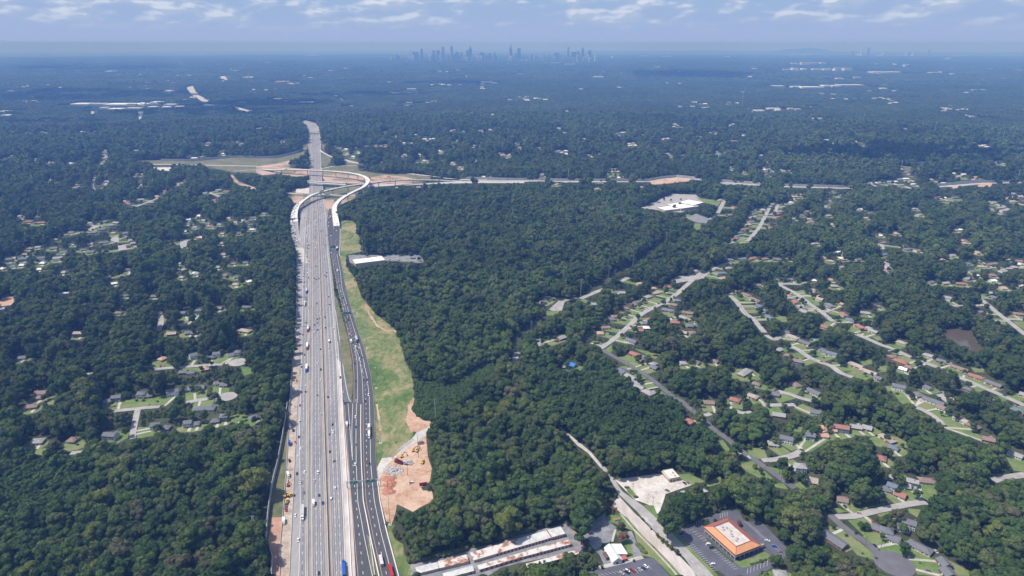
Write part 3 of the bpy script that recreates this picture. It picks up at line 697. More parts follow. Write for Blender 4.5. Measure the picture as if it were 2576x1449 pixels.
FLY1 = flyover('flyover', 'white curved flyover carrying queued traffic from the left lanes over to the right',
    [(f11(440,1040), .6, 15), (f11(400,920), .8, 16), (f11(383,780), 6.5, 19), (f11(385,700), 9, 17), (f11(418,620), 12, 13.5), (f11(505,545), 16, 12), (f11(620,492), 18, 11.5), (f11(850,437), 19, 11), (f11(1080,402), 19, 11), (f11(1400,366), 16, 11), (f11(1750,362), 9, 11), (f11(1980,372), 1.2, 11), (f11(2200,380), .5, 10)])
FLY2 = flyover('flyover', 'white flyover looping from the dark ramp road back over the motorway to the left',
    [(f11(815,860), .8, 14), (f11(808,812), 6.8, 15.5), (f11(795,720), 9, 14.5), (f11(790,630), 13, 13), (f11(850,555), 16, 12.5), (f11(960,490), 19, 12), (f11(1080,430), 21, 12), (f11(1125,370), 22, 13), (f11(1085,328), 22, 12.5), (f11(980,297), 22, 12), (f11(800,277), 21, 11.5), (f11(600,266), 19, 11), (f11(350,260), 15, 11), (f11(180,262), 8, 11), (f11(60,255), 1.2, 11)], appr=m_asph)
def girder_bridge(label, tile, s, w, z, npier=3):
    ends = [G(u, v, z)[:2] for u, v in FP(tile, s)]
    a, b = Vector(ends[0]), Vector(ends[-1]); root = empty('road_bridge', label, 'bridge', (a.x, a.y, 0), lm=False)
    A, B = offset_line([a, b], w); loc = lambda p: (p[0]-a.x, p[1]-a.y)
    A = [loc(p) for p in A]; B = [loc(p) for p in B]
    for nm, z0, z1, m, ins in (('girder', z-2.0, z-.2, m_side, .3), ('deck', z-.2, z, m_conc2, 0)):
        g = MB(); g.prism([A[0], B[0], B[1], A[1]], z0, z1); g.build(nm, m, root)
    for S in (A, B):
        g = MB(); g.beam((*S[0], z+.5), (*S[1], z+.5), .4, 1.0); g.build('parapet', m_deck, root)
    for k in range(1, npier+1):
        p = (b-a)*(k/(npier+1)); g = MB(); d = (b-a).normalized(); nn = Vector((-d.y, d.x))*(w*.42)
        for q in (-1, -.33, .33, 1): g.cyl((p.x+nn.x*q, p.y+nn.y*q, 0), (p.x+nn.x*q, p.y+nn.y*q, z-2), .6, n=8)
        g.build('pier', m_side, root)
    CLEAR.append([(x+a.x, y+a.y) for x, y in A+B[::-1]])
girder_bridge('wide grey road bridge crossing the motorway under the flyovers, farther of its two decks', '11', '505,372 900,392', 13, 7.5)
girder_bridge('wide grey road bridge crossing the motorway under the flyovers, nearer of its two decks', '11', '505,388 900,410', 13, 7.5)
girder_bridge('low narrow bridge over the motorway just behind the left flyover', '11', '480,502 860,518', 9, 7)
girder_bridge('farthest bridge over the motorway, where the road bends away', '10', '515,1332 655,1336', 14, 7.5)
# overhead sign gantries
def gantry(label, L_, R_, H_, panels, lit=True):
    """L_,R_ photo points of the post feet; panels: (from,to,height) along the span, signs face the camera"""
    a = Vector(G(*L_)); b = Vector(G(*R_)); d = (b-a); span = d.length; ang = atan2(d.y, d.x)
    root = empty('sign_gantry', label, 'gantry', a, ang, lm=False)
    for x in (0, span):
        p = MB(); p.cyl((x, -.7, 0), (x, -.7, H_+1), .22); p.cyl((x, .7, 0), (x, .7, H_+1), .22)
        for z in np.arange(1, H_, 2): p.beam((x, -.7, z), (x, .7, z+1.6), .12, .12)
        p.build('post', m_steel, root)
    t = MB()
    for y in (-.7, .7):
        for z in (H_-.7, H_+.7): t.cyl((0, y, z), (span, y, z), .14, n=6)
    n = int(span/1.8)
    for i in range(n):
        x0, x1 = span*i/n, span*(i+1)/n; s = 1 if i % 2 else -1
        for y in (-.7, .7): t.cyl((x0, y, H_-.7*s), (x1, y, H_+.7*s), .09, n=5)
        t.cyl((x0, -.7, H_+.7), (x1, .7, H_+.7), .07, n=5)
    t.build('truss', m_steel, root)
    for f0, f1, h in panels:
        x0, x1 = span*f0, span*f1; g = MB(); g.box(x0, x1, -1.15, -1.0, H_-h*.5, H_+h*.5); pn = g.build('sign_panel', m_green, root)
        e = MB(); w = x1-x0; yy = -1.19
        e.box(x0+.1, x1-.1, yy, -1.16, H_+h*.5-.22, H_+h*.5-.1); e.box(x0+.1, x1-.1, yy, -1.16, H_-h*.5+.1, H_-h*.5+.22)
        e.box(x0+.1, x0+.22, yy, -1.16, H_-h*.5+.3, H_+h*.5-.3); e.box(x1-.22, x1-.1, yy, -1.16, H_-h*.5+.3, H_+h*.5-.3)
        # route shield, two rows of lettering too far off to read, an arrow
        e.box(x0+w*.12, x0+w*.3, yy, -1.16, H_+h*.14, H_+h*.36)
        for zz, q0, q1 in ((.06, .36, .88), (-.14, .14, .7)):
            x = x0+w*q0
            while x < x0+w*q1: e.box(x, x+.28, yy, -1.16, H_+h*zz-.2, H_+h*zz+.2); x += .45
        xa = x0+w*.62; e.add([(xa, yy, H_-h*.42), (xa+.7, yy, H_-h*.26), (xa+.2, yy, H_-h*.26), (xa+.2, yy, H_-h*.18), (xa-.2, yy, H_-h*.18), (xa-.2, yy, H_-h*.26), (xa-.7, yy, H_-h*.26)], [tuple(range(7))])
        e.build('lettering', m_signw, pn)
    return root
gantry('steel gantry with four green signs over the two near ramp roads', F('b1', 938, 573), F('b1', 1275, 545), 8.0, [(.10, .20, 3.4), (.215, .325, 3.6), (.56, .70, 3.9), (.725, .86, 3.9)])
gantry('steel gantry with two broad green signs over the ramp road by the grass slope', F('12', 855, 300), F('12', 992, 292), 8.0, [(.18, .48, 4.2), (.49, .78, 4.4)])
gantry('small far gantry with green sign over the ramp near the flyover landing', F('11', 742, 1068), F('11', 850, 1066), 8.0, [(.10, .58, 5.0)])
gantry('bare steel gantry over the left lanes, its signs facing away', F('12', 385, 436), F('12', 548, 428), 8.0, [])
gantry('far bare steel gantry over the left lanes past the exit fork', F('11', 425, 1250), F('11', 545, 1250), 8.0, [])
# masts, poles and lines
def mast(tile, x0, y0, label, h=30, arms=8, pad=True):
    p = G(*F(tile, x0, y0)); root = empty('lamp_mast', label, 'lamp mast', p, group='tall lamp masts beside the motorway')
    g = MB(); g.cyl((0, 0, 0), (0, 0, h), .35, .16, 8); g.build('mast', m_steel, root)
    g = MB()
    for i in range(arms):
        a = 2*pi*i/arms; g.cyl((0, 0, h), (1.3*cos(a), 1.3*sin(a), h), .06, n=5); g.box(1.2*cos(a)-.35, 1.2*cos(a)+.35, 1.2*sin(a)-.25, 1.2*sin(a)+.25, h-.25, h+.1)
    g.build('lamp_head', m_signw if False else m_steel, root)
    if pad: g = MB(); g.box(-1.6, 1.6, -1.6, 1.6, 0, .35); g.build('base_pad', m_conc2, root)
for t, x, y, h in (('b1',1370,932,33),('b1',1275,112,30),('12',1213,1008,30),('12',1120,605,30),('12',1018,258,22),('11',865,790,28),('11',1080,1140,36)):
    mast(t, x, y, 'tall slender lamp mast beside the motorway', h)
def pole(tile, x, y, h, label, group, m=None, arms=0, r=.2, name='utility_pole', cat='pole'):
    p = G(*F(tile, x, y)); root = empty(name, label, cat, p, group=group)
    g = MB(); g.cyl((0, 0, 0), (0, 0, h), r*1.25, r*.8, 7); g.build('post', m or m_wood, root)
    if arms:
        g = MB()
        for k in range(arms): g.beam((-1.1, 0, h-.6-k*2.4), (2.4 if arms > 1 else 1.1, 0, h-.5-k*2.4), .18, .2); 
        if arms > 1:
            for k in range(arms): g.beam((2.3, 0, h-.6-k*2.4), (2.3, 0, h-1.9-k*2.4), .2, .2)
        g.build('crossarm', m or m_wood, root)
    return p, h
for t, x, y, h in (('b1',1657,256,28),('b1',1547,441,13),('b1',1735,122,12),('b1',1348,560,9)): pole(t, x, y, h, 'bare wooden pole standing in the clay site', 'poles on the clay site')
for t, x, y, h in (('b3',1978,520,11),('b3',490,590,9),('b3',692,730,9),('22',1168,795,9),('22',1367,925,9),('22',1815,1265,9),('22',440,275,14),('b4',980,1140,10),('b4',1138,1165,10),('b4',815,820,9),('32',485,240,10),('32',375,130,10),('32',588,300,10),('32',1248,610,10),('22',2305,200,9)):
    pole(t, x, y, h, 'thin wooden utility pole', 'street utility poles', arms=1, r=.16)
PYL = []
for t, x, y, h in (('12',1808,1342,30),('12',2378,800,27),('22',192,510,30),('22',690,105,36),('21',972,1385,32),('21',1213,1285,36),('21',1548,1030,34),('21',2130,565,34),('30',100,0,1)):
    if t == '30': continue
    PYL.append(pole(t, x, y, h, 'tall three-armed power pole', 'power poles along the wooded cut', m_steel, arms=3, r=.35, name='power_pole'))
def wire(label, a, b, sag, r=.05):
    c = MB(); a, b = Vector(a), Vector(b); pr = None
    for i in range(13):
        t = i/12; p = a.lerp(b, t); p.z -= sag*4*t*(1-t)
        if pr is not None: c.cyl(pr, p, r, n=4, cap=False)
        pr = p
    tag(c.build('power_line', m_dark), label, 'power line', 'power lines', lm=('long' not in label))
for (p, h), (q, g_) in zip(PYL[:-1], PYL[1:]):
    for k in range(3): wire('dark power line wire', (p[0]+2.3, p[1], h-2-k*2.4), (q[0]+2.3, q[1], g_-2-k*2.4), 5)
# lattice pylon at the lower left and its wires
pb = G(*F('b1', 28, 1150)); root = empty('lattice_pylon', 'white lattice pylon standing in the trees left of the noise wall', 'pylon', pb, lm=False)
g = MB(); H_ = 34
for sx in (-1, 1):
    for sy in (-1, 1): g.cyl((2*sx, 2*sy, 0), (.5*sx, .5*sy, H_), .14, .1, 5)
for k in range(11):
    z0, z1 = k*3, k*3+3; w0, w1 = 2-1.5*z0/H_, 2-1.5*z1/H_
    for s in (-1, 1):
        g.cyl((-w0, s*w0, z0), (w1, s*w1, z1), .09, n=4); g.cyl((w0, s*w0, z0), (-w1, s*w1, z1), .09, n=4); g.cyl((s*w0, -w0, z0), (s*w1, w1, z1), .09, n=4)
g.build('lattice_frame', m_steel, root)
g = MB()
for z in (33, 28, 23): g.beam((-2.2, 0, z), (2.2, 0, z), .22, .22)
g.build('crossarm', m_steel, root)
for i, (dz, px, py) in enumerate(((33, 1800, 1440), (28, 1930, 1460), (23, 2030, 1470))):
    q = G(*F('b0', px, py), 20); wire(('topmost', 'middle', 'lowest')[i]+' of three long wires running to the lattice pylon', (pb[0]-2.2, pb[1], dz), (q[0]-60, q[1]-40, 24), 4, .06)
# ================================================================ houses and other buildings
RC = {'g': ('grey shingle', (.165, .17, .19)), 'n': ('blue-grey shingle', (.16, .19, .24)), 'l': ('pale grey shingle', (.33, .33, .335)), 'b': ('brown shingle', (.26, .19, .165)),
      't': ('tan shingle', (.40, .34, .29)), 'o': ('orange-brown', (.52, .33, .22)), 'r': ('red-brown', (.34, .165, .13)), 'w': ('white', (.75, .75, .73)), 'u': ('blue tarpaulin', (.05, .22, .60))}
WC = {'brick': ('red brick', (.33, .17, .12)), 'white': ('white', (.68, .69, .70)), 'cream': ('cream', (.60, .54, .44)), 'bluew': ('blue-grey', (.22, .26, .33)), 'tanb': ('tan brick', (.42, .31, .23))}
m_glass = mat('window_glass', (.03, .035, .05), .15, spec=.6)
m_trim = mat('white_trim', (.75, .74, .72), .7)
def mroof(c): return mat('roof_'+RC[c][0].replace(' ', '_').replace('-', '_'), RC[c][1], .85, var=.12, scale=.6)
def mwall(c): return mat('wall_'+WC[c][0].replace(' ', '_').replace('-', '_'), WC[c][1], .85, var=.08, scale=.8)
LAWNS, DRIVES, HOUSES = [], [], []
def nearest_street(x, y):
    best = (1e9, None, None)
    for P in STREETS:
        for a, b in zip(P[:-1], P[1:]):
            ax, ay, bx, by = a[0], a[1], b[0], b[1]; L2 = (bx-ax)**2+(by-ay)**2
            if L2 < 1e-6: continue
            t = max(0, min(1, ((x-ax)*(bx-ax)+(y-ay)*(by-ay))/L2)); q = (ax+t*(bx-ax), ay+t*(by-ay)); d = sqrt((q[0]-x)**2+(q[1]-y)**2)
            if d < best[0]: best = (d, q, atan2(by-ay, bx-ax))
    return best
FARH = {}
def far_house(x, y, ang, L_, dep, wc, c, st=1):
    ca, sa = cos(ang), sin(ang); z0 = terr(x, y); T = lambda a, b, z: (x+a*ca-b*sa, y+a*sa+b*ca, z0+z); wz = 2.9 if st == 1 else 5.8; rz = wz+dep*.25; X, Y = L_/2, dep/2
    FARH.setdefault(mwall(wc), MB()).box(-X+.4, X-.4, -Y+.4, Y-.4, 0, wz, T)
    FARH.setdefault(mroof(c), MB()).add([T(*p) for p in ((-X, -Y, wz), (X, -Y, wz), (X, Y, wz), (-X, Y, wz), (-X*.6, 0, rz), (X*.6, 0, rz))], [(0, 1, 5, 4), (2, 3, 4, 5), (1, 2, 5), (3, 0, 4)])
def house(tile, x1, y1, x2, y2, c, st=1, lawn=True, thing=True):
    hz = 4.6 if st == 1 else 7.6
    a = Vector(G(*F(tile, x1, y1), hz)[:2]); b = Vector(G(*F(tile, x2, y2), hz)[:2])
    L0 = (b-a).length; mid = (a+b)/2; ang = atan2(b.y-a.y, b.x-a.x)
    D = mid.length
    L_ = max(9.0 if st == 2 else 11.0, min(26.0, L0)); 
    if L0 < 1: ang = random.uniform(-.4, .4)
    near = D < 1500
    rr = random.Random(int(mid.x*13+mid.y*7))
    dep = (9.4 if st == 2 else 9.8) + rr.random()*1.8
    wc = ('white' if rr.random() < .7 else 'bluew') if st == 2 else rr.choice(['brick', 'brick', 'tanb', 'cream', 'white'])
    dS, q, _ = nearest_street(mid.x, mid.y)
    front = -1 if (q is None or dS > 70 or mid.y*0 + ((q[0]-mid.x)*-sin(ang) + (q[1]-mid.y)*cos(ang)) < 0) else 1
    X, Y = L_/2, dep/2
    stw = 'two-storey' if st == 2 else 'low'
    if thing: house_parts(mid, ang, L_, dep, st, c, wc, rr, front, near, hz, stw)
    else: far_house(mid.x, mid.y, ang, L_, dep, wc, c, st)
    plot(mid, ang, L_, dep, X, Y, hz, D, rr, q, dS, lawn)
def house_parts(mid, ang, L_, dep, st, c, wc, rr, front, near, hz, stw):
    lab = '%s %s house, %s roof' % (stw, WC[wc][0], RC[c][0] if c == 'u' else RC[c][0].replace(' shingle', ''))
    root = empty('house', lab, 'house', (mid.x, mid.y, terr(mid.x, mid.y)), ang, group='houses of the neighbourhoods')
    wz = 2.9 if st == 1 else 5.8
    hx, hy = L_/2-.45, dep/2-.45
    g = MB(); g.box(-hx, hx, -hy, hy, -.3, wz); 
    gable = rr.random() < (.8 if st == 2 else .55)
    rz = wz + dep*.5*(.42 if st == 1 else .5)
    if gable:
        for s in (-1, 1): g.add([(s*hx, -hy, wz), (s*hx, hy, wz), (s*hx, 0, rz-.35)], [(0, 1, 2)])
    g.build('wall', mwall(wc), root)
    r = MB(); rl = L_/2 if gable else max(.5, L_/2-dep*.5); th = .18
    X, Y = L_/2, dep/2
    r.add([(-X, -Y, wz), (X, -Y, wz), (X, Y, wz), (-X, Y, wz), (-rl, 0, rz), (rl, 0, rz), (-X, -Y, wz-th), (X, -Y, wz-th), (X, Y, wz-th), (-X, Y, wz-th)],
          [(0, 1, 5, 4), (2, 3, 4, 5), (1, 2, 5), (3, 0, 4), (6, 7, 1, 0), (7, 8, 2, 1), (8, 9, 3, 2), (9, 6, 0, 3), (9, 8, 7, 6)] if not gable else
          [(0, 1, 5, 4), (2, 3, 4, 5), (6, 7, 1, 0), (8, 9, 3, 2), (7, 6, 4, 5), (9, 8, 5, 4)])
    # a cross wing or carport on many houses
    if rr.random() < .45 and L_ > 13:
        s = rr.choice([-1, 1]); wx0, wx1 = sorted((s*L_*.12, s*(L_/2-.3))); zc2 = wz+abs(wx1-wx0)*.5*.45; xm = (wx0+wx1)/2; yf = front*(Y+2.2)
        r.add([(wx0, 0, wz), (wx1, 0, wz), (wx0, yf, wz), (wx1, yf, wz), (xm, 0, zc2), (xm, yf, zc2)], [(0, 4, 5, 2), (1, 3, 5, 4)])
        g2 = MB(); y0, y1 = sorted((0, yf-front*.4)); g2.box(wx0+.35, wx1-.35, y0, y1, -.3, wz); yy = yf-front*.4
        g2.add([(wx0+.35, yy, wz), (wx1-.35, yy, wz), (xm, yy, zc2-.2)], [(0, 1, 2)]); g2.build('front_wing', mwall(wc), root)
    rf = r.build('roof', mroof(c), root)
    if near:
        if rr.random() < .6: k = MB(); cx = rr.choice([-.3, .35])*L_; k.box(cx-.45, cx+.45, 1.0, 1.9, wz, rz+.9); k.build('chimney', mwall('brick'), rf)
        for zz in ([1.0] if st == 1 else [1.0, 3.8]):
            for fx in (-.36, -.18, .18, .36):
                w = MB(); w.box(fx*L_-.6, fx*L_+.6, -hy-.05, -hy+.02, zz, zz+1.25); w.build('window', m_glass, root)
        for s in (-1, 1): w = MB(); x0, x1 = sorted((s*(hx-.02), s*(hx+.05))); w.box(x0, x1, -.6, .6, 1.0, 2.2); w.build('window', m_glass, root)
        w = MB(); y0, y1 = sorted((front*(hy-.02), front*(hy+.06))); w.box(-.5, .5, y0, y1, 0, 2.1); w.build('door', m_trim if wc != 'white' else mat('dark_door', (.06, .05, .06), .6), root)
        if rr.random() < .6: w = MB(); s = rr.choice([-1, 1]); x0, x1 = sorted((s*(hx-3.4), s*(hx-.8))); w.box(x0, x1, y0, y1, 0, 2.3); w.build('garage_door', m_trim, root)
def plot(mid, ang, L_, dep, X, Y, hz, D, rr, q, dS, lawn):
    HOUSES.append((mid.x, mid.y, L_, dep, ang, hz))
    # cleared plot: footprint, what the roof hides, and a lawn reaching the street
    ca, sa = cos(ang), sin(ang)
    def W2(x, y): return (mid.x+x*ca-y*sa, mid.y+x*sa+y*ca)
    m_ = 1.5 if D < 1700 else 5.0; P = [W2(-X-m_, -Y-m_), W2(X+m_, -Y-m_), W2(X+m_, Y+m_), W2(-X-m_, Y+m_)]; CLEAR.append(P)
    k = CAMH/(CAMH-hz-1); CLEAR.append([(mid.x*k+(p[0]-mid.x), mid.y*k+(p[1]-mid.y)) for p in P])
    if D >= 2300:
        CLEAR.append([(mid.x-X, mid.y-45), (mid.x+X, mid.y-45), (mid.x+X, mid.y), (mid.x-X, mid.y)])
        if rr.random() < .6: LAWNS.append([(mid.x-X-4, mid.y-38), (mid.x+X, mid.y-38), (mid.x+X, mid.y-6), (mid.x-X-4, mid.y-6)])
        if rr.random() < .7: DRIVES.append([(mid.x+3, mid.y-40), (mid.x+X+3, mid.y-40), (mid.x+X, mid.y-6), (mid.x+6, mid.y-6)])
    if lawn and D < 2300:
        if q is not None and dS < 48:
            dv = Vector((q[0]-mid.x, q[1]-mid.y)); dvn = dv.normalized() if dv.length > 1 else Vector((0, -1)); nn = Vector((-dvn.y, dvn.x)); hw = L_*.5+rr.random()*3
            A = mid-dvn*2; B = mid+dvn*max(dep/2+3, dv.length-4.5); LAWNS.append([tuple(A+nn*hw), tuple(A-nn*hw), tuple(B-nn*hw), tuple(B+nn*hw)])
            s = rr.choice([-1, 1]); A = mid+nn*s*(L_*.33); B = A+dvn*(dv.length-2); 
            if rr.random() < .7: DRIVES.append([tuple(A+nn*1.5), tuple(A-nn*1.5), tuple(B-nn*1.5), tuple(B+nn*1.5)])
        else:
            w = L_*.5+2+rr.random()*4; n = 9; LAWNS.append([(mid.x+(w+2)*(1+.2*rr.random())*cos(2*pi*i/n), mid.y-4+w*(1+.25*rr.random())*sin(2*pi*i/n)) for i in range(n)])
            A = Vector(W2(X*.6, -Y)); DRIVES.append([(A.x-1.7, A.y), (A.x+1.7, A.y), (A.x+3.5, A.y-8), (A.x-.5, A.y-8)])
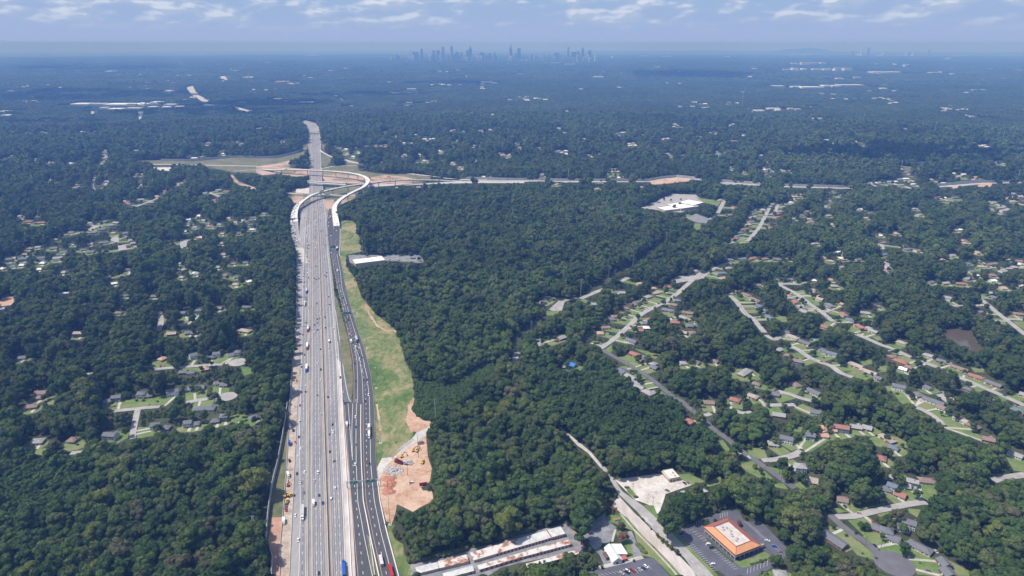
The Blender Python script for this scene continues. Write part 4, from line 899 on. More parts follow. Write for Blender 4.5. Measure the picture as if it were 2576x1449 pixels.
HL = {
'22': "1190,165,1240,150,b;1225,135,1290,125,g;1290,110,1350,100,l;1345,85,1400,65,l;1410,45,1480,30,t;1120,190,1170,190,b;1070,245,1110,230,b;1000,275,1080,270,b;985,300,1040,300,g;900,385,985,380,b;860,440,920,440,o;460,500,530,475,l;740,495,765,510,g;280,130,340,125,g;1150,500,1255,535,g;1640,110,1700,115,n;1600,150,1670,165,b;1510,200,1660,225,n;1710,230,1830,245,b;1600,330,1690,335,r;1760,365,1870,370,n;1320,340,1370,345,g;1335,385,1370,385,w;1260,408,1320,412,r;1365,295,1385,310,r;1700,430,1760,440,t;1780,440,1860,435,b;1190,635,1290,670,r;1290,670,1370,690,g;1320,705,1390,730,g;1390,735,1450,760,l;1410,775,1460,795,g;1090,800,1140,850,g;1150,855,1240,910,l;1215,930,1290,950,l;1230,965,1330,1000,l;1320,1010,1420,1060,l;510,775,560,770,l;565,745,640,770,u;1690,740,1760,740,l;1830,725,1880,740,b;2000,710,2080,730,b;2290,870,2400,800,l;2420,940,2500,960,b;2370,1055,2480,1090,t;2190,1095,2300,1120,r;1900,1130,2040,1140,b;1780,1320,1810,1340,r;2310,40,2400,70,b;2400,85,2500,130,b;2450,160,2520,175,n;2490,200,2570,220,n;2540,265,2590,275,n;2230,20,2290,35,b;1070,35,1140,35,l;800,150,850,150,l",
'32': "390,10,470,10,l;430,30,500,45,t;460,55,520,75,o;490,90,560,110,t;590,140,660,180,n;700,140,760,150,o;735,230,790,270,r;780,295,880,320,n;885,350,990,410,r;980,380,1050,400,l;1020,405,1110,440,l;1290,520,1400,550,t;1550,645,1700,690,l;1700,705,1860,755,n;1850,765,2020,825,b;2010,850,2180,900,r;2185,915,2360,980,g;190,40,210,70,o;200,85,260,90,l;265,115,300,145,r;305,160,370,195,l;330,210,400,240,l;-10,270,50,295,n;545,370,600,385,r;1215,660,1275,685,b;1265,700,1410,750,r;1390,770,1450,790,b;1575,970,1640,1000,g;1970,985,2070,1020,g;130,415,220,445,g;190,455,310,500,t;315,515,430,555,g;510,590,560,610,g;545,620,700,660,n;70,590,140,620,l;165,655,290,690,b;250,710,350,730,b,2;820,735,960,790,t;930,800,1100,860,t;1080,880,1140,900,g;1250,960,1390,990,g,2;1480,1030,1550,1080,g;1560,1085,1780,1160,g;1710,1170,1870,1235,b;1880,1275,2020,1340,t;1990,1340,2140,1400,b;0,1040,120,1060,g;400,1000,530,1060,g;245,930,315,980,b;420,1220,540,1240,g;40,1250,180,1270,l;2460,1190,2600,1250,n;2560,1050,2600,1060,l;1040,165,1130,175,g;930,230,1030,245,l;1750,75,1850,95,l,2;2230,70,2310,90,n;2210,35,2290,45,t;2460,240,2576,255,b;2200,285,2240,300,r;2110,215,2170,235,g;450,1380,560,1385,o,2;530,1405,690,1410,o;660,1370,820,1395,r,2;820,1370,950,1390,l;950,1375,1050,1400,l;1340,795,1380,805,w;2270,1100,2300,1110,l",
'b4': "120,30,260,60,g,2;0,95,110,105,l;380,5,480,20,g,2;500,10,610,20,o;1130,5,1280,90,t;1240,130,1300,150,n;270,320,390,330,l,2;400,460,500,480,t;1200,500,1310,540,n,2;1150,540,1230,560,g;1310,505,1440,530,l;1390,460,1520,490,l,2;1510,460,1690,480,b;1280,590,1390,630,r;690,650,810,670,b;560,990,790,1140,g;1060,930,1150,960,g;1130,955,1270,990,g,2;1215,1030,1330,1070,g;1350,865,1500,910,g,2;1300,925,1430,955,g;1410,1080,1660,1200,g;1750,1260,1810,1330,g;1780,1350,1860,1440,g;2150,40,2290,70,b;2420,180,2576,240,l;60,1410,200,1420,l;1120,240,1160,250,r",
'02': "1115,1085,1220,1075,g,2;1040,1130,1110,1115,g;1370,1050,1465,1040,g,2;1470,1065,1515,1060,g;1670,1030,1800,1010,g,2;1880,1000,1960,995,n;1960,990,2060,980,n;2150,945,2225,935,g;2235,955,2280,955,g;1510,1365,1615,1355,g,2;1620,1388,1710,1388,g;1840,1340,1930,1330,g,2;1940,1352,1980,1347,g;2205,1275,2295,1265,g,2;2120,1325,2200,1312,g;2515,1300,2590,1275,g;2135,650,2215,640,g,2;2095,690,2135,680,g;2290,665,2360,650,g;2360,630,2420,625,g,2;1900,670,1980,650,g,2;1605,690,1655,705,o;1810,832,1870,827,g;1900,835,1940,832,g;2030,805,2080,795,o;740,440,840,440,t,2;1800,240,1870,235,g,2;1960,215,2040,210,g,2;1820,360,1870,355,t;1675,450,1775,440,t;1860,440,1925,430,g;1930,438,1980,432,g;2400,405,2520,425,t;1255,62,1305,60,g;1530,72,1570,70,g;1150,237,1230,235,b;2440,178,2530,180,g;350,1040,470,1035,b,2;350,1085,430,1080,b;230,1185,380,1165,b;180,690,260,680,g;1930,1200,2180,1190,g;2180,190,2230,190,b",
'b0': "310,80,440,70,l;1040,5,1165,15,g,2;690,60,760,65,b",
'01': "780,350,820,345,l;760,405,815,405,r;1050,370,1110,370,l;1050,408,1085,408,l;1375,555,1455,550,l;1465,588,1550,578,l;2165,460,2230,455,l;2240,472,2310,470,b;2020,492,2080,490,l;885,788,960,786,l;980,853,1060,848,n;1065,818,1145,812,n;1010,775,1080,775,g;1140,780,1200,785,l;900,885,970,880,g;1110,888,1165,886,t;1230,892,1290,886,n;1255,930,1320,925,l;1290,962,1340,955,l;1310,992,1370,985,l;1340,1028,1400,1022,l;640,908,690,902,b;690,882,740,880,b;880,1002,930,996,t;990,988,1090,976,g;500,1042,580,1036,g;600,1082,670,1076,g;720,1008,770,1002,l;810,1057,860,1050,g;880,1078,950,1075,g;1020,1072,1090,1066,g;45,1153,130,1146,g,2;180,1148,275,1141,n,2;370,1142,450,1132,g,2;530,1142,630,1132,l,2;350,1032,410,1026,l;270,1042,330,1040,b;1650,988,1700,982,o;1710,998,1755,990,o;1750,1262,1810,1252,g;1810,1192,1830,1186,l;1250,1257,1310,1250,g;250,773,330,770,r;350,787,460,782,r;2090,824,2160,820,r;1975,742,2010,740,g;2520,738,2576,732,g;2380,893,2430,887,g;2500,808,2550,802,g;2180,803,2220,800,l;1880,753,1910,750,w;1880,107,1920,105,l;1920,138,1990,135,w;2200,62,2260,60,l;2220,92,2290,95,w;1050,1335,1100,1330,l;180,720,215,718,l;340,712,385,708,l;1130,1395,1165,1390,w;2320,1195,2370,1190,b;2440,1185,2500,1180,g;2140,560,2180,560,r;1400,415,1440,412,r;1640,470,1680,466,r;1830,365,1890,362,r;2360,1330,2390,1325,g;2490,1375,2530,1365,w;1250,580,1310,580,r;850,130,850,130,l;1060,105,1075,130,t;1340,60,1400,62,l",
'11': "60,690,110,700,n;2180,150,2220,155,l;1600,165,1640,160,l;1680,165,1700,160,w;1960,180,2000,185,t;2530,110,2560,115,l;2260,325,2310,325,w;2340,330,2380,335,t;780,20,800,20,l;890,45,925,50,w;1010,60,1050,90,b;1840,60,1870,75,w;1630,100,1660,102,w",
'21': "60,35,110,38,l;240,32,290,40,t;740,105,800,112,b;860,97,890,95,r;990,250,1060,248,b;1570,105,1600,110,l;480,75,520,85,t;280,300,330,300,l;2165,1155,2235,1155,n;2270,1150,2360,1140,n;2380,1145,2450,1135,r;2500,1150,2576,1140,b;2120,1245,2210,1235,t;2060,1290,2160,1285,n;2100,1340,2140,1335,o;2500,650,2560,660,l;2410,700,2460,690,n;2400,730,2450,720,t;2370,780,2430,770,b;2340,810,2400,800,t;2310,850,2380,845,b;2260,885,2320,880,g;2240,920,2290,915,n;2200,945,2270,940,r;2190,985,2240,980,l;2410,665,2450,660,n;1260,1395,1300,1390,o;1530,1432,1590,1425,r;1400,1440,1450,1440,o;2160,710,2220,705,b;2220,625,2250,640,r;1820,1268,1870,1265,l;2430,1415,2500,1410,b",
'31': "30,600,60,598,l;120,630,170,622,l;60,700,130,690,r;70,730,120,722,r;80,675,140,668,l;20,800,60,790,b;0,840,40,830,b;370,670,420,672,b;320,710,370,712,g;390,745,440,750,l;400,780,460,775,b;585,715,630,712,l;240,745,265,745,l;955,740,1000,735,o;1000,690,1050,685,g;1130,985,1180,980,b;1330,1025,1380,1020,n;1380,1050,1440,1045,n;1440,1052,1490,1048,g;1480,1065,1520,1060,r;1140,1105,1190,1100,n;440,995,515,990,l;690,1040,750,1050,n;50,1145,150,1155,g;170,1145,240,1150,g;200,1350,260,1355,n;60,1350,120,1360,g;600,1355,635,1355,o;630,1415,710,1420,l;1890,1390,2015,1400,r;1620,1380,1660,1375,g;1750,1390,1820,1385,l;1980,1192,2040,1190,n;2095,1220,2195,1225,t;2200,1205,2300,1190,b;1660,527,1730,525,r;1760,535,1790,535,w;1850,535,1910,530,g;2100,1165,2160,1160,g;2340,1270,2400,1265,l;600,570,630,568,l;585,545,610,543,l;680,515,710,512,l;2310,635,2380,630,l;2340,665,2400,660,t;1735,390,1795,388,w;980,388,1030,385,l;1040,388,1100,385,w;1110,382,1150,380,l;1170,375,1240,372,l;1245,375,1300,370,w;1300,350,1360,348,l;1360,345,1420,342,w;1430,400,1480,395,w;1310,410,1370,405,l;1600,350,1670,355,l;1900,320,1960,318,t;2060,330,2110,325,o;1950,300,1990,298,w;2245,185,2300,190,t;2300,175,2335,172,w;190,90,215,95,t;400,75,445,80,n;670,105,720,100,t;2190,15,2080,20,w;2500,20,2530,30,l;200,265,240,268,b;190,495,230,500,l;240,525,300,522,t;2560,1170,2480,1165,b;1500,190,1560,190,t;2060,1330,2100,1325,n;2230,1365,2290,1360,w;440,1360,480,1362,w;2020,1275,2060,1270,n;2430,490,2500,495,l;2230,570,2260,600,t;750,1225,720,1230,l;880,1155,930,1150,g;610,1165,660,1170,t;1110,915,1145,912,w;1500,710,1540,700,t;1740,1155,1770,1152,t"}
ALLH = []
for tile, s in HL.items():
    for e in s.split(';'):
        q = e.split(','); x1, y1, x2, y2 = map(float, q[:4]); ALLH.append((-F(tile, 0, (y1+y2)/2)[1], tile, x1, y1, x2, y2, q[4], int(q[5]) if len(q) > 5 else 1))
ALLH.sort(key=lambda t: t[0])
for k, (_, tile, x1, y1, x2, y2, c, st) in enumerate(ALLH): house(tile, x1, y1, x2, y2, c, st, thing=k < 305)
# the smaller, farther houses that glint between the trees
DOTS = {'10': '1520,1010 1560,1020 1580,1035 1500,1060 1545,1065 1480,1075 1350,1030 1320,1075 1440,1060 1090,1020 1130,1050 1170,995 950,1060 905,1050 1050,980 1740,1040 1720,1015 1900,985 1950,1000 1980,1030 1920,1040 1230,1055 1970,1320 2000,1300 2080,1310 2130,1345 2260,1310 2310,1335 2350,1300 1600,1360 1640,1380 1700,1375 1760,1395 1720,1410 1400,1360 1290,1325 1850,1340 2530,1295 2540,1390 1780,1130 1820,1150 2370,1150 2410,1155 2000,1430 2030,1415 1440,1410 1490,1435 1560,1438 190,1380 210,1440 260,1410 280,1430 20,1290 60,1285 150,1280 320,1260 2250,960 100,1000 70,880',
 '00': '330,1310 400,1310 460,1300 430,1330 480,1325 270,1335 510,1070 580,1105 300,1120 820,1320 950,1320 980,1325 715,1280 1440,1305 2000,1420 2080,1430 2340,1430 2390,1420 2430,1440 2270,1425 80,905 110,900 440,820 870,1000',
 '20': '1600,1275 1640,1270 1700,1278 1630,1245 2170,1270 2200,1250 2230,1245 1990,1330 2030,1345 2060,1330 2120,1320 2140,1340 1860,1370 1900,1375 1840,1310 2340,1350 2320,1360 2250,1420 2200,1415 1050,1345 1110,1330 1130,1325 1080,1360 530,1330 470,1280 720,1395 1310,1355 1180,1440 1220,1435 1510,1400 1560,1390 1640,1385 1290,1045 1310,1040 290,930 60,930 10,1000 820,893 30,1440 60,1430 1720,1100 1430,1340',
 '30': '600,1120 630,1110 180,1160 320,1160 1340,960 1300,1180 1310,1225 1890,1155 1960,1175 2000,1140 2080,1170 2090,1160 2380,1115 2400,1120 2290,1130 1180,1065 880,1420 940,1435 640,1430 570,1405 2060,1435 1380,1290 210,945 160,970',
 '11': '1120,20 1200,8 1260,15 1300,5 1470,120 1500,100 1690,160 1840,40 1870,80 2200,10 2260,20 2450,90 2480,100 2510,120 2560,100 900,90 1000,35 1040,80 850,35 1180,190 1260,180 2060,230 2150,150 980,120',
 '21': '520,70 550,95 500,80 470,65 1240,10 1180,15 1560,95 1590,120 1720,110 2050,100 2060,105 2240,60 2510,115 2560,180 2320,270 2330,280 2200,230 2170,240 2500,240 2540,250 2560,300 1080,330 1110,325 980,270 1010,275 960,300 300,320 2090,560 1300,430 890,380 840,450 700,380 2060,70 460,400',
 '31': '20,280 5,250 460,80 690,90 2200,25 2160,10 960,20 940,15 160,265 1340,250 1390,280 1410,300 1910,325 2090,340 2070,350 1870,290 2270,180 2320,185 220,500 290,510 340,500 330,525 250,550 230,580 650,470 700,520 720,510 590,620 600,600 920,650 1050,905 1120,905 1280,890 1880,860 1940,855 1990,970 1980,990 640,800 1490,650 2250,650 2280,580 2460,570 2500,540 2400,540 2340,700 1760,560 2440,1160 2520,1200 2350,1250 2480,1230 2100,1080 1800,1120 1860,1110 560,1140 740,1140 770,1150 720,1080 740,1110 1200,1160 1210,1240 1230,1260 2260,1310 2040,1340 2090,1310 2550,1420 2380,1440 1500,190',
 '01': '640,85 720,190 380,150 360,145 70,145 30,160 120,115 830,60 800,165 610,355 520,355 500,180 540,185 1030,190 1080,150 1100,160 1060,60 1070,85 2050,105 2080,10 1380,300 1440,300 1420,410 1790,400 1800,410 1250,575 1300,600 1280,590 1590,520 1040,560 220,755 2010,710 2050,760 1900,790 2100,790 2300,740 2370,780 2450,760 2470,745 2540,840 2560,850 1960,830 1880,870 2000,935 2240,895 150,1140 250,1100 130,1220 220,1210 430,1190 650,1280 2190,1230 2260,1100 2240,990 2270,1310 2380,1400 1480,1070 560,955 20,1245 400,1250 1830,1330 1960,1290'}
_n = 0
for tile, s in DOTS.items():
    for e in s.split():
        x, y = map(float, e.split(',')); _n += 1; rr_ = random.Random(_n)
        for k in range(1+(_n % 3 == 0)): xx, yy = x+k*rr_.uniform(-30, 30), y+k*rr_.uniform(-8, 8); w = rr_.uniform(8, 22); house(tile, xx-w, yy, xx+w, yy+rr_.uniform(-3, 3), rr_.choice('lltbgwtlwo'), 1, thing=False)
def join_far():
    me = bpy.data.meshes.new('far_houses'); vs, fs, mi = [], [], []
    for k, (m, g) in enumerate(FARH.items()):
        o = len(vs); vs += g.v; fs += [tuple(i+o for i in f) for f in g.f]; mi += [k]*len(g.f); me.materials.append(m)
    me.from_pydata(vs, [], fs); me.polygons.foreach_set('material_index', mi); o = bpy.data.objects.new('far_houses', me); COL.objects.link(o); o['kind'] = 'stuff'
join_far()
sheet('lawn', LAWNS, m_lawn, .14, zn=7)
sheet('driveway', DRIVES, m_drive, .27, clear=True, zn=7)
sheet('garden_lawn', [GP('02', '1080,1165 1260,1130 1340,1120 1465,1150 1455,1200 1200,1228 1085,1230'), GP('02', '1510,1140 1540,1085 1680,1075 1682,1150 1510,1188'), GP('02', '1200,1449 1310,1375 1312,1449'), GP('b0', '1165,0 1300,0 1290,60 1170,120 1190,40'), GP('02', '1390,1400 1505,1400 1600,1449 1385,1449'), GP('b0', '1380,0 1560,0 1550,40 1380,60'),
    GP('b0', '355,170 480,165 430,235 350,220'), GP('b0', '770,70 870,90 860,150 735,190 760,140'), GP('02', '440,1100 583,1085 585,1150 490,1185'), GP('02', '2300,1300 2420,1260 2500,1290 2400,1360 2240,1380'), GP('02', '2420,790 2560,800 2555,850 2450,885'), GP('02', '1535,715 1600,712 1600,790 1530,800'), GP('02', '1860,815 2020,805 2010,840 1870,835'),
    GP('02', '1665,760 1790,780 1700,800 1660,800'), GP('02', '2150,740 2290,650 2295,730 2200,755'), GP('02', '1880,1060 1995,1060 1960,1100 1900,1130'), GP('02', '1640,300 1690,300 1660,340 1642,350'), GP('02', '1800,300 1900,300 1850,330 1800,330'),
    GP('22', '920,630 1010,565 1015,650 960,645'), GP('22', '1190,590 1280,620 1510,670 1440,715 1370,680'), GP('22', '1165,735 1300,715 1310,760 1240,778'), GP('22', '1260,795 1390,770 1400,820 1330,840'), GP('22', '1290,935 1360,930 1430,975 1330,995'), GP('22', '1365,1010 1450,995 1490,1020 1430,1050'), GP('22', '1090,790 1150,785 1180,800 1150,845'), GP('22', '1205,870 1280,880 1310,905 1240,915'), GP('22', '1200,205 1310,215 1290,260 1200,268'), GP('22', '1225,325 1320,320 1315,355 1230,360'), GP('22', '1365,105 1480,110 1450,160 1380,155'), GP('22', '1480,60 1600,50 1580,95 1500,100'), GP('22', '350,235 480,230 440,275 350,275'), GP('22', '340,125 440,130 400,165 360,150'), GP('22', '755,430 815,440 810,480 760,480'),
    GP('b3', '1575,320 1700,290 1900,470 1800,480 1600,380'), GP('b3', '1650,170 1800,150 1850,270 1750,270 1650,230'), GP('b3', '1860,350 2060,390 2050,470 1950,440'), GP('b3', '1880,525 2000,510 2060,580 1940,560'), GP('b3', '1340,80 1400,80 1470,180 1430,215 1350,130'),
    GP('b4', '600,780 700,765 800,800 690,820'), GP('b4', '805,890 930,870 1060,930 1200,1070 1480,1180 1475,1250 1330,1245 1110,1165 960,1040'), GP('b4', '530,960 660,945 740,960 880,1080 780,1100 660,1040'), GP('b4', '790,1110 900,1090 1090,1240 1080,1290 900,1240'), GP('b4', '880,770 1190,710 1160,740 900,790'), GP('b4', '1180,600 1260,600 1370,690 1330,700'), GP('b4', '1410,770 1540,780 1500,860 1420,810'), GP('b4', '1450,575 1580,560 1600,590 1510,640'), GP('b4', '1420,1290 1690,1290 1680,1370 1540,1350'), GP('b4', '1820,1290 2030,1400 2060,1449 1900,1449'), GP('b4', '1480,1385 1600,1400 1660,1449 1500,1430'), GP('b4', '1240,400 1400,440 1370,465 1290,440'), GP('b4', '2450,280 2576,300 2576,390 2470,370'), GP('b4', '2200,420 2350,420 2300,480 2210,470'),
    GP('32', '60,1095 130,1030 280,1110 110,1160'), GP('32', '1470,1150 1560,1100 1640,1160 1530,1200'), GP('32', '1570,1215 1700,1185 1760,1250 1660,1280'), GP('32', '200,560 290,540 355,575 270,598'), GP('32', '410,505 560,505 560,550 430,555'), GP('32', '330,600 385,595 390,640 340,620'), GP('32', '635,745 700,750 705,790 640,785'), GP('32', '900,730 1040,720 1050,760 960,780'), GP('32', '1080,790 1200,780 1190,840 1120,850'), GP('32', '1240,650 1370,660 1380,690 1290,690'), GP('32', '1620,745 1735,750 1700,780 1640,770'), GP('32', '2040,800 2180,805 2170,850 2080,850'), GP('32', '2110,950 2230,945 2240,975 2150,990'), GP('32', '890,310 1060,320 1040,370 960,345'), GP('32', '890,420 1000,440 960,470 890,460'), GP('32', '1045,490 1120,485 1150,520 1100,530'), GP('32', '2180,230 2290,225 2290,280 2220,275'), GP('32', '2290,305 2380,310 2395,370 2340,360'), GP('32', '2370,260 2510,270 2510,305 2420,300'), GP('32', '2460,335 2580,335 2580,420 2500,370'), GP('32', '1180,990 1250,985 1270,1030 1200,1040'), GP('32', '60,275 180,280 190,340 100,340'), GP('32', '340,150 400,150 440,195 390,200'), GP('32', '440,140 510,140 520,175 470,175'), GP('32', '240,1400 350,1400 330,1449 240,1449'),
    GP('31', '1330,220 1440,230 1430,275 1340,260'), GP('31', '1480,240 1525,240 1520,262 1490,262'), GP('31', '1730,545 1910,545 1880,570 1760,565'), GP('31', '2070,1245 2150,1235 2140,1285 2080,1280'), GP('31', '2250,1240 2330,1240 2320,1270 2260,1270'), GP('31', '190,1375 290,1375 285,1400 200,1400'),
    GP('21', '1960,1305 2060,1300 2060,1360 1990,1370'), GP('21', '2280,940 2330,930 2350,970 2310,975'), GP('21', '940,290 1100,300 1090,330 960,325')], m_lawn, .02, zn=8)
sheet('site_yard', [GP('32', '1690,1075 1760,1060 1880,1120 1870,1150 1800,1160'), GP('b4', '1185,440 1270,420 1380,470 1330,500 1290,490'), GP('22', '275,95 330,82 600,115 530,140 500,230 400,230 370,215 470,130 430,105'), GP('21', '1590,1370 1680,1330 1900,1320 1940,1350 1840,1370 1650,1400')], m_street, .2)
# ---------------------------------------------------------------- hand-built buildings
def frame(tile, s, z):
    """axes of a roof from three photo points: corner, corner along x, corner along y -> origin, angle, length, depth"""
    a, b, c = [Vector(G(*F(tile, *map(float, p.split(','))), z)[:2]) for p in s.split()]
    return a, atan2((b-a).y, (b-a).x), (b-a).length, abs((c-a).dot(Vector((-(b-a).y, (b-a).x)).normalized())), ((c-a).dot(Vector((-(b-a).y, (b-a).x))) > 0)
def cover(root_loc, ang, x0, x1, y0, y1, h):
    ca, sa = cos(ang), sin(ang); P = [(root_loc[0]+x*ca-y*sa, root_loc[1]+x*sa+y*ca) for x, y in ((x0, y0), (x1, y0), (x1, y1), (x0, y1))]
    CLEAR.append(P); k = CAMH/(CAMH-h); c = Vector((sum(p[0] for p in P)/4, sum(p[1] for p in P)/4)); CLEAR.append([(p[0]+c.x*(k-1), p[1]+c.y*(k-1)) for p in P])
m_rust = mat('rusty_white_metal', (.66, .63, .60), .7, col2=(.36, .16, .10), scale=.16, detail=8, thr=(.40, .50))
m_whit = mat('aged_white_metal', (.68, .68, .67), .7, col2=(.50, .49, .48), scale=.2, detail=6)
m_rdoor = mat('red_metal_door', (.26, .03, .035), .6); m_redp = mat('bright_red_paint', (.60, .05, .05), .5)
m_blk = mat('cream_block_wall', (.52, .45, .37), .9, var=.06)
def storage_row(label, s, rm, ndoor, h=3.2, endred=False, dr=(0, 1), cov=True):
    a, ang, L_, D_, up = frame('b2', s, h)       # a = near-left roof corner, b = near-right, c = far-left
    root = empty('storage_building', label, 'storage building', (a.x, a.y, 0), ang, lm=False)
    g = MB(); g.box(.2, L_-.2, .2, D_-.2, 0, h-.05); g.build('wall', m_blk, root)
    r = MB(); r.add([(0, 0, h-.35), (L_, 0, h-.35), (L_, D_, h), (0, D_, h), (0, 0, h-.05), (L_, 0, h-.05), (L_, D_, h+.35), (0, D_, h+.35)], [(3,2,1,0),(4,5,6,7),(0,1,5,4),(1,2,6,5),(2,3,7,6),(3,0,4,7)])
    r.build('roof', rm, root)
    g = MB(); g.box(-.1, .12, -.05, D_+.05, h-.5, h+.1); g.build('end_trim', m_redp if endred else m_rust, root)
    for k in range(ndoor):
        x = L_*(dr[0]+(dr[1]-dr[0])*(k+.5)/ndoor); d = MB(); d.box(x-.75, x+.75, .13, .24, .02, 2.3); d.build('door', m_rdoor, root)
    if cov: cover((a.x, a.y), ang, -1, L_+1, -3, D_+1, h)
storage_row('long storage row with rust-streaked roof, back row left section', '905,1268 1455,1130 905,1200'.replace('905,1268', '935,1290').replace('1455,1130', '1415,1148').replace('905,1200', '900,1215'), m_rust, 7, dr=(.45, 1))
storage_row('storage row with clean pale roof, middle of the back row', '1418,1148 1712,1062 1378,1075', m_whit, 9)
storage_row('storage block with flat white roof and red trim at the right end', '1720,1058 1855,1022 1680,985', m_whit, 5, h=4, endred=True)
storage_row('rust-roofed storage row in front, left section beside the near trees', '990,1385 1480,1240 970,1345', m_rust, 10)
storage_row('white and rust storage row in front, right section', '1485,1240 1920,1125 1450,1200', m_rust, 12)
storage_row('pale storage building at the left end of the lot', '365,1425 585,1370 345,1365', m_whit, 0)
storage_row('storage building with rust-red roof bands at the left end', '590,1370 885,1300 560,1305', m_rust, 0)
storage_row('storage building cut by the bottom edge of the view', '640,1475 940,1395 620,1425', m_whit, 4)
storage_row('storage row mostly hidden behind the bottom trees', '1480,1365 1995,1222 1450,1330', m_rust, 6, cov=False)
mb = MB(); P = [G(u, v)[:2] for u, v in FP('b2', '1912,978 1935,1000 2045,1168')]; A, B = offset_line(P, .4)
o = wall_run('block_wall', P, 1.6, .5, 'low red-topped wall at the right side of the storage lot', 'wall', mat('salmon_wall', (.62, .22, .17), .8), lm=False)
def orange_office():
    h = 8.2
    a, ang, L_, D_, up = frame('b3', '1525,1232 1200,942 1808,1150', h)    # near corner; left end; right corner
    root = empty('office_building', 'two-storey office building with broad orange hipped roof around a flat centre', 'office building', (a.x, a.y, 0), ang, lm=False)
    s = 1 if up else -1; Y = lambda y: s*y
    def bx(g, x0, x1, y0, y1, z0, z1): y0, y1 = sorted((Y(y0), Y(y1))); g.box(x0, x1, y0, y1, z0, z1)
    mo = mat('orange_metal_roof', (.66, .315, .16), .75, col2=(.58, .27, .135), scale=.25, detail=6); mdr = mat('orange_metal_roof', None) if False else mo
    mt_ = mat('rust_trim', (.30, .09, .06), .6); mw = mat('cream_balcony', (.55, .49, .43), .85)
    ov = 0; iw = 6.2; zr = h-1.2; zt = h+1.3
    g = MB(); bx(g, 2.6, L_-2.6, 2.6, D_-2.6, 0, zr); g.build('wall', mat('brown_glass_wall', (.13, .07, .055), .5, spec=.5), root)
    g = MB(); bx(g, 1.0, L_-1.0, 1.0, D_-1.0, 3.2, 3.5); bl = g.build('balcony', mw, root)
    for (x0, x1, y0, y1) in ((1, L_-1, 1, 1.3), (1, L_-1, D_-1.3, D_-1), (1, 1.3, 1.3, D_-1.3), (L_-1.3, L_-1, 1.3, D_-1.3)):
        g = MB(); bx(g, x0, x1, y0, y1, 3.5, 4.6); g.build('railing', mw, bl)
    nx, ny = 9, 6
    for i in range(nx):
        for y in (1.15, D_-1.15): g = MB(); x = 1.2+(L_-2.4)*i/(nx-1); bx(g, x-.22, x+.22, y-.22, y+.22, 0, zr); g.build('column', mw, root)
    for i in range(1, ny-1):
        for x in (1.15, L_-1.15): g = MB(); y = 1.2+(D_-2.4)*i/(ny-1); bx(g, x-.22, x+.22, y-.22, y+.22, 0, zr); g.build('column', mw, root)
    X0, X1, Y0_, Y1_ = 0, L_, 0, D_
    out = [(X0, Y(Y0_)), (X1, Y(Y0_)), (X1, Y(Y1_)), (X0, Y(Y1_))]; inn = [(iw, Y(iw)), (L_-iw, Y(iw)), (L_-iw, Y(D_-iw)), (iw, Y(D_-iw))]
    r = MB(); r.add([(*p, zr) for p in out] + [(*p, zt) for p in inn] + [(*p, zr-.3) for p in out], [(i, (i+1) % 4, 4+(i+1) % 4, 4+i) for i in (0, 3)] + [(8+i, 8+(i+1) % 4, (i+1) % 4, i) for i in range(4)] + [(8, 9, 10, 11)])
    rf = r.build('roof', mo, root)
    r2 = MB(); r2.add([(*p, zr) for p in out] + [(*p, zt) for p in inn], [(i, (i+1) % 4, 4+(i+1) % 4, 4+i) for i in (1, 2)]); r2 = r2.build('roof', mat('deep_red_roof', (.36, .13, .10), .6), root); r2['label'] = 'dark red-brown rear roof slopes'  # the two rear slopes are a darker red-brown than the orange front ones
    g = MB()
    for i in range(4): g.beam((*out[i], zr+.08), (*inn[i], zt+.08), .35, .2); g.beam((*inn[i], zt+.15), (*inn[(i+1) % 4], zt+.15), .4, .5); g.beam((*out[i], zr), (*out[(i+1) % 4], zr), .3, .3)
    g.build('roof_trim', mt_, rf)
    g = MB(); bx(g, iw, L_-iw, iw, D_-iw, zt-1.1, zt-.9); g.build('flat_roof', mat('flat_roof_gravel', (.52, .43, .37), .95, col2=(.60, .58, .56), scale=.22, detail=6), rf)
    g = MB()
    for (x0, x1, y0, y1) in ((iw, L_-iw, iw, iw+.25), (iw, L_-iw, D_-iw-.25, D_-iw), (iw, iw+.25, iw, D_-iw), (L_-iw-.25, L_-iw, iw, D_-iw)): bx(g, x0, x1, y0, y1, zt-.9, zt-.05)
    g.build('parapet', m_whit, rf)
    for (fx, fy) in ((.18, .3), (.24, .5), (.4, .35), (.5, .45), (.63, .62), (.78, .3), (.82, .6), (.9, .4)):
        x = iw+1+(L_-2*iw-3)*fx; y = iw+1+(D_-2*iw-3)*fy; g = MB(); bx(g, x, x+1.7, y, y+1.4, zt-.89, zt+.35); g.build('rooftop_unit', m_steel, rf)
    g = MB(); bx(g, L_*.02, L_*.02+8, -7, 1, 3.2, 3.5) if False else None
    # footbridge to the rear car park
    g = MB(); bx(g, 2, 4, D_-1, D_+7, 3.1, 3.45); bx(g, 2, 2.15, D_-1, D_+7, 3.45, 4.4); bx(g, 3.85, 4, D_-1, D_+7, 3.45, 4.4); g.build('footbridge', mw, root)
    cover((a.x, a.y), ang, -2, L_+2, -2 if up else -D_-2, D_+2 if up else 2, h)
    return a, ang, L_, D_
OFF = orange_office()
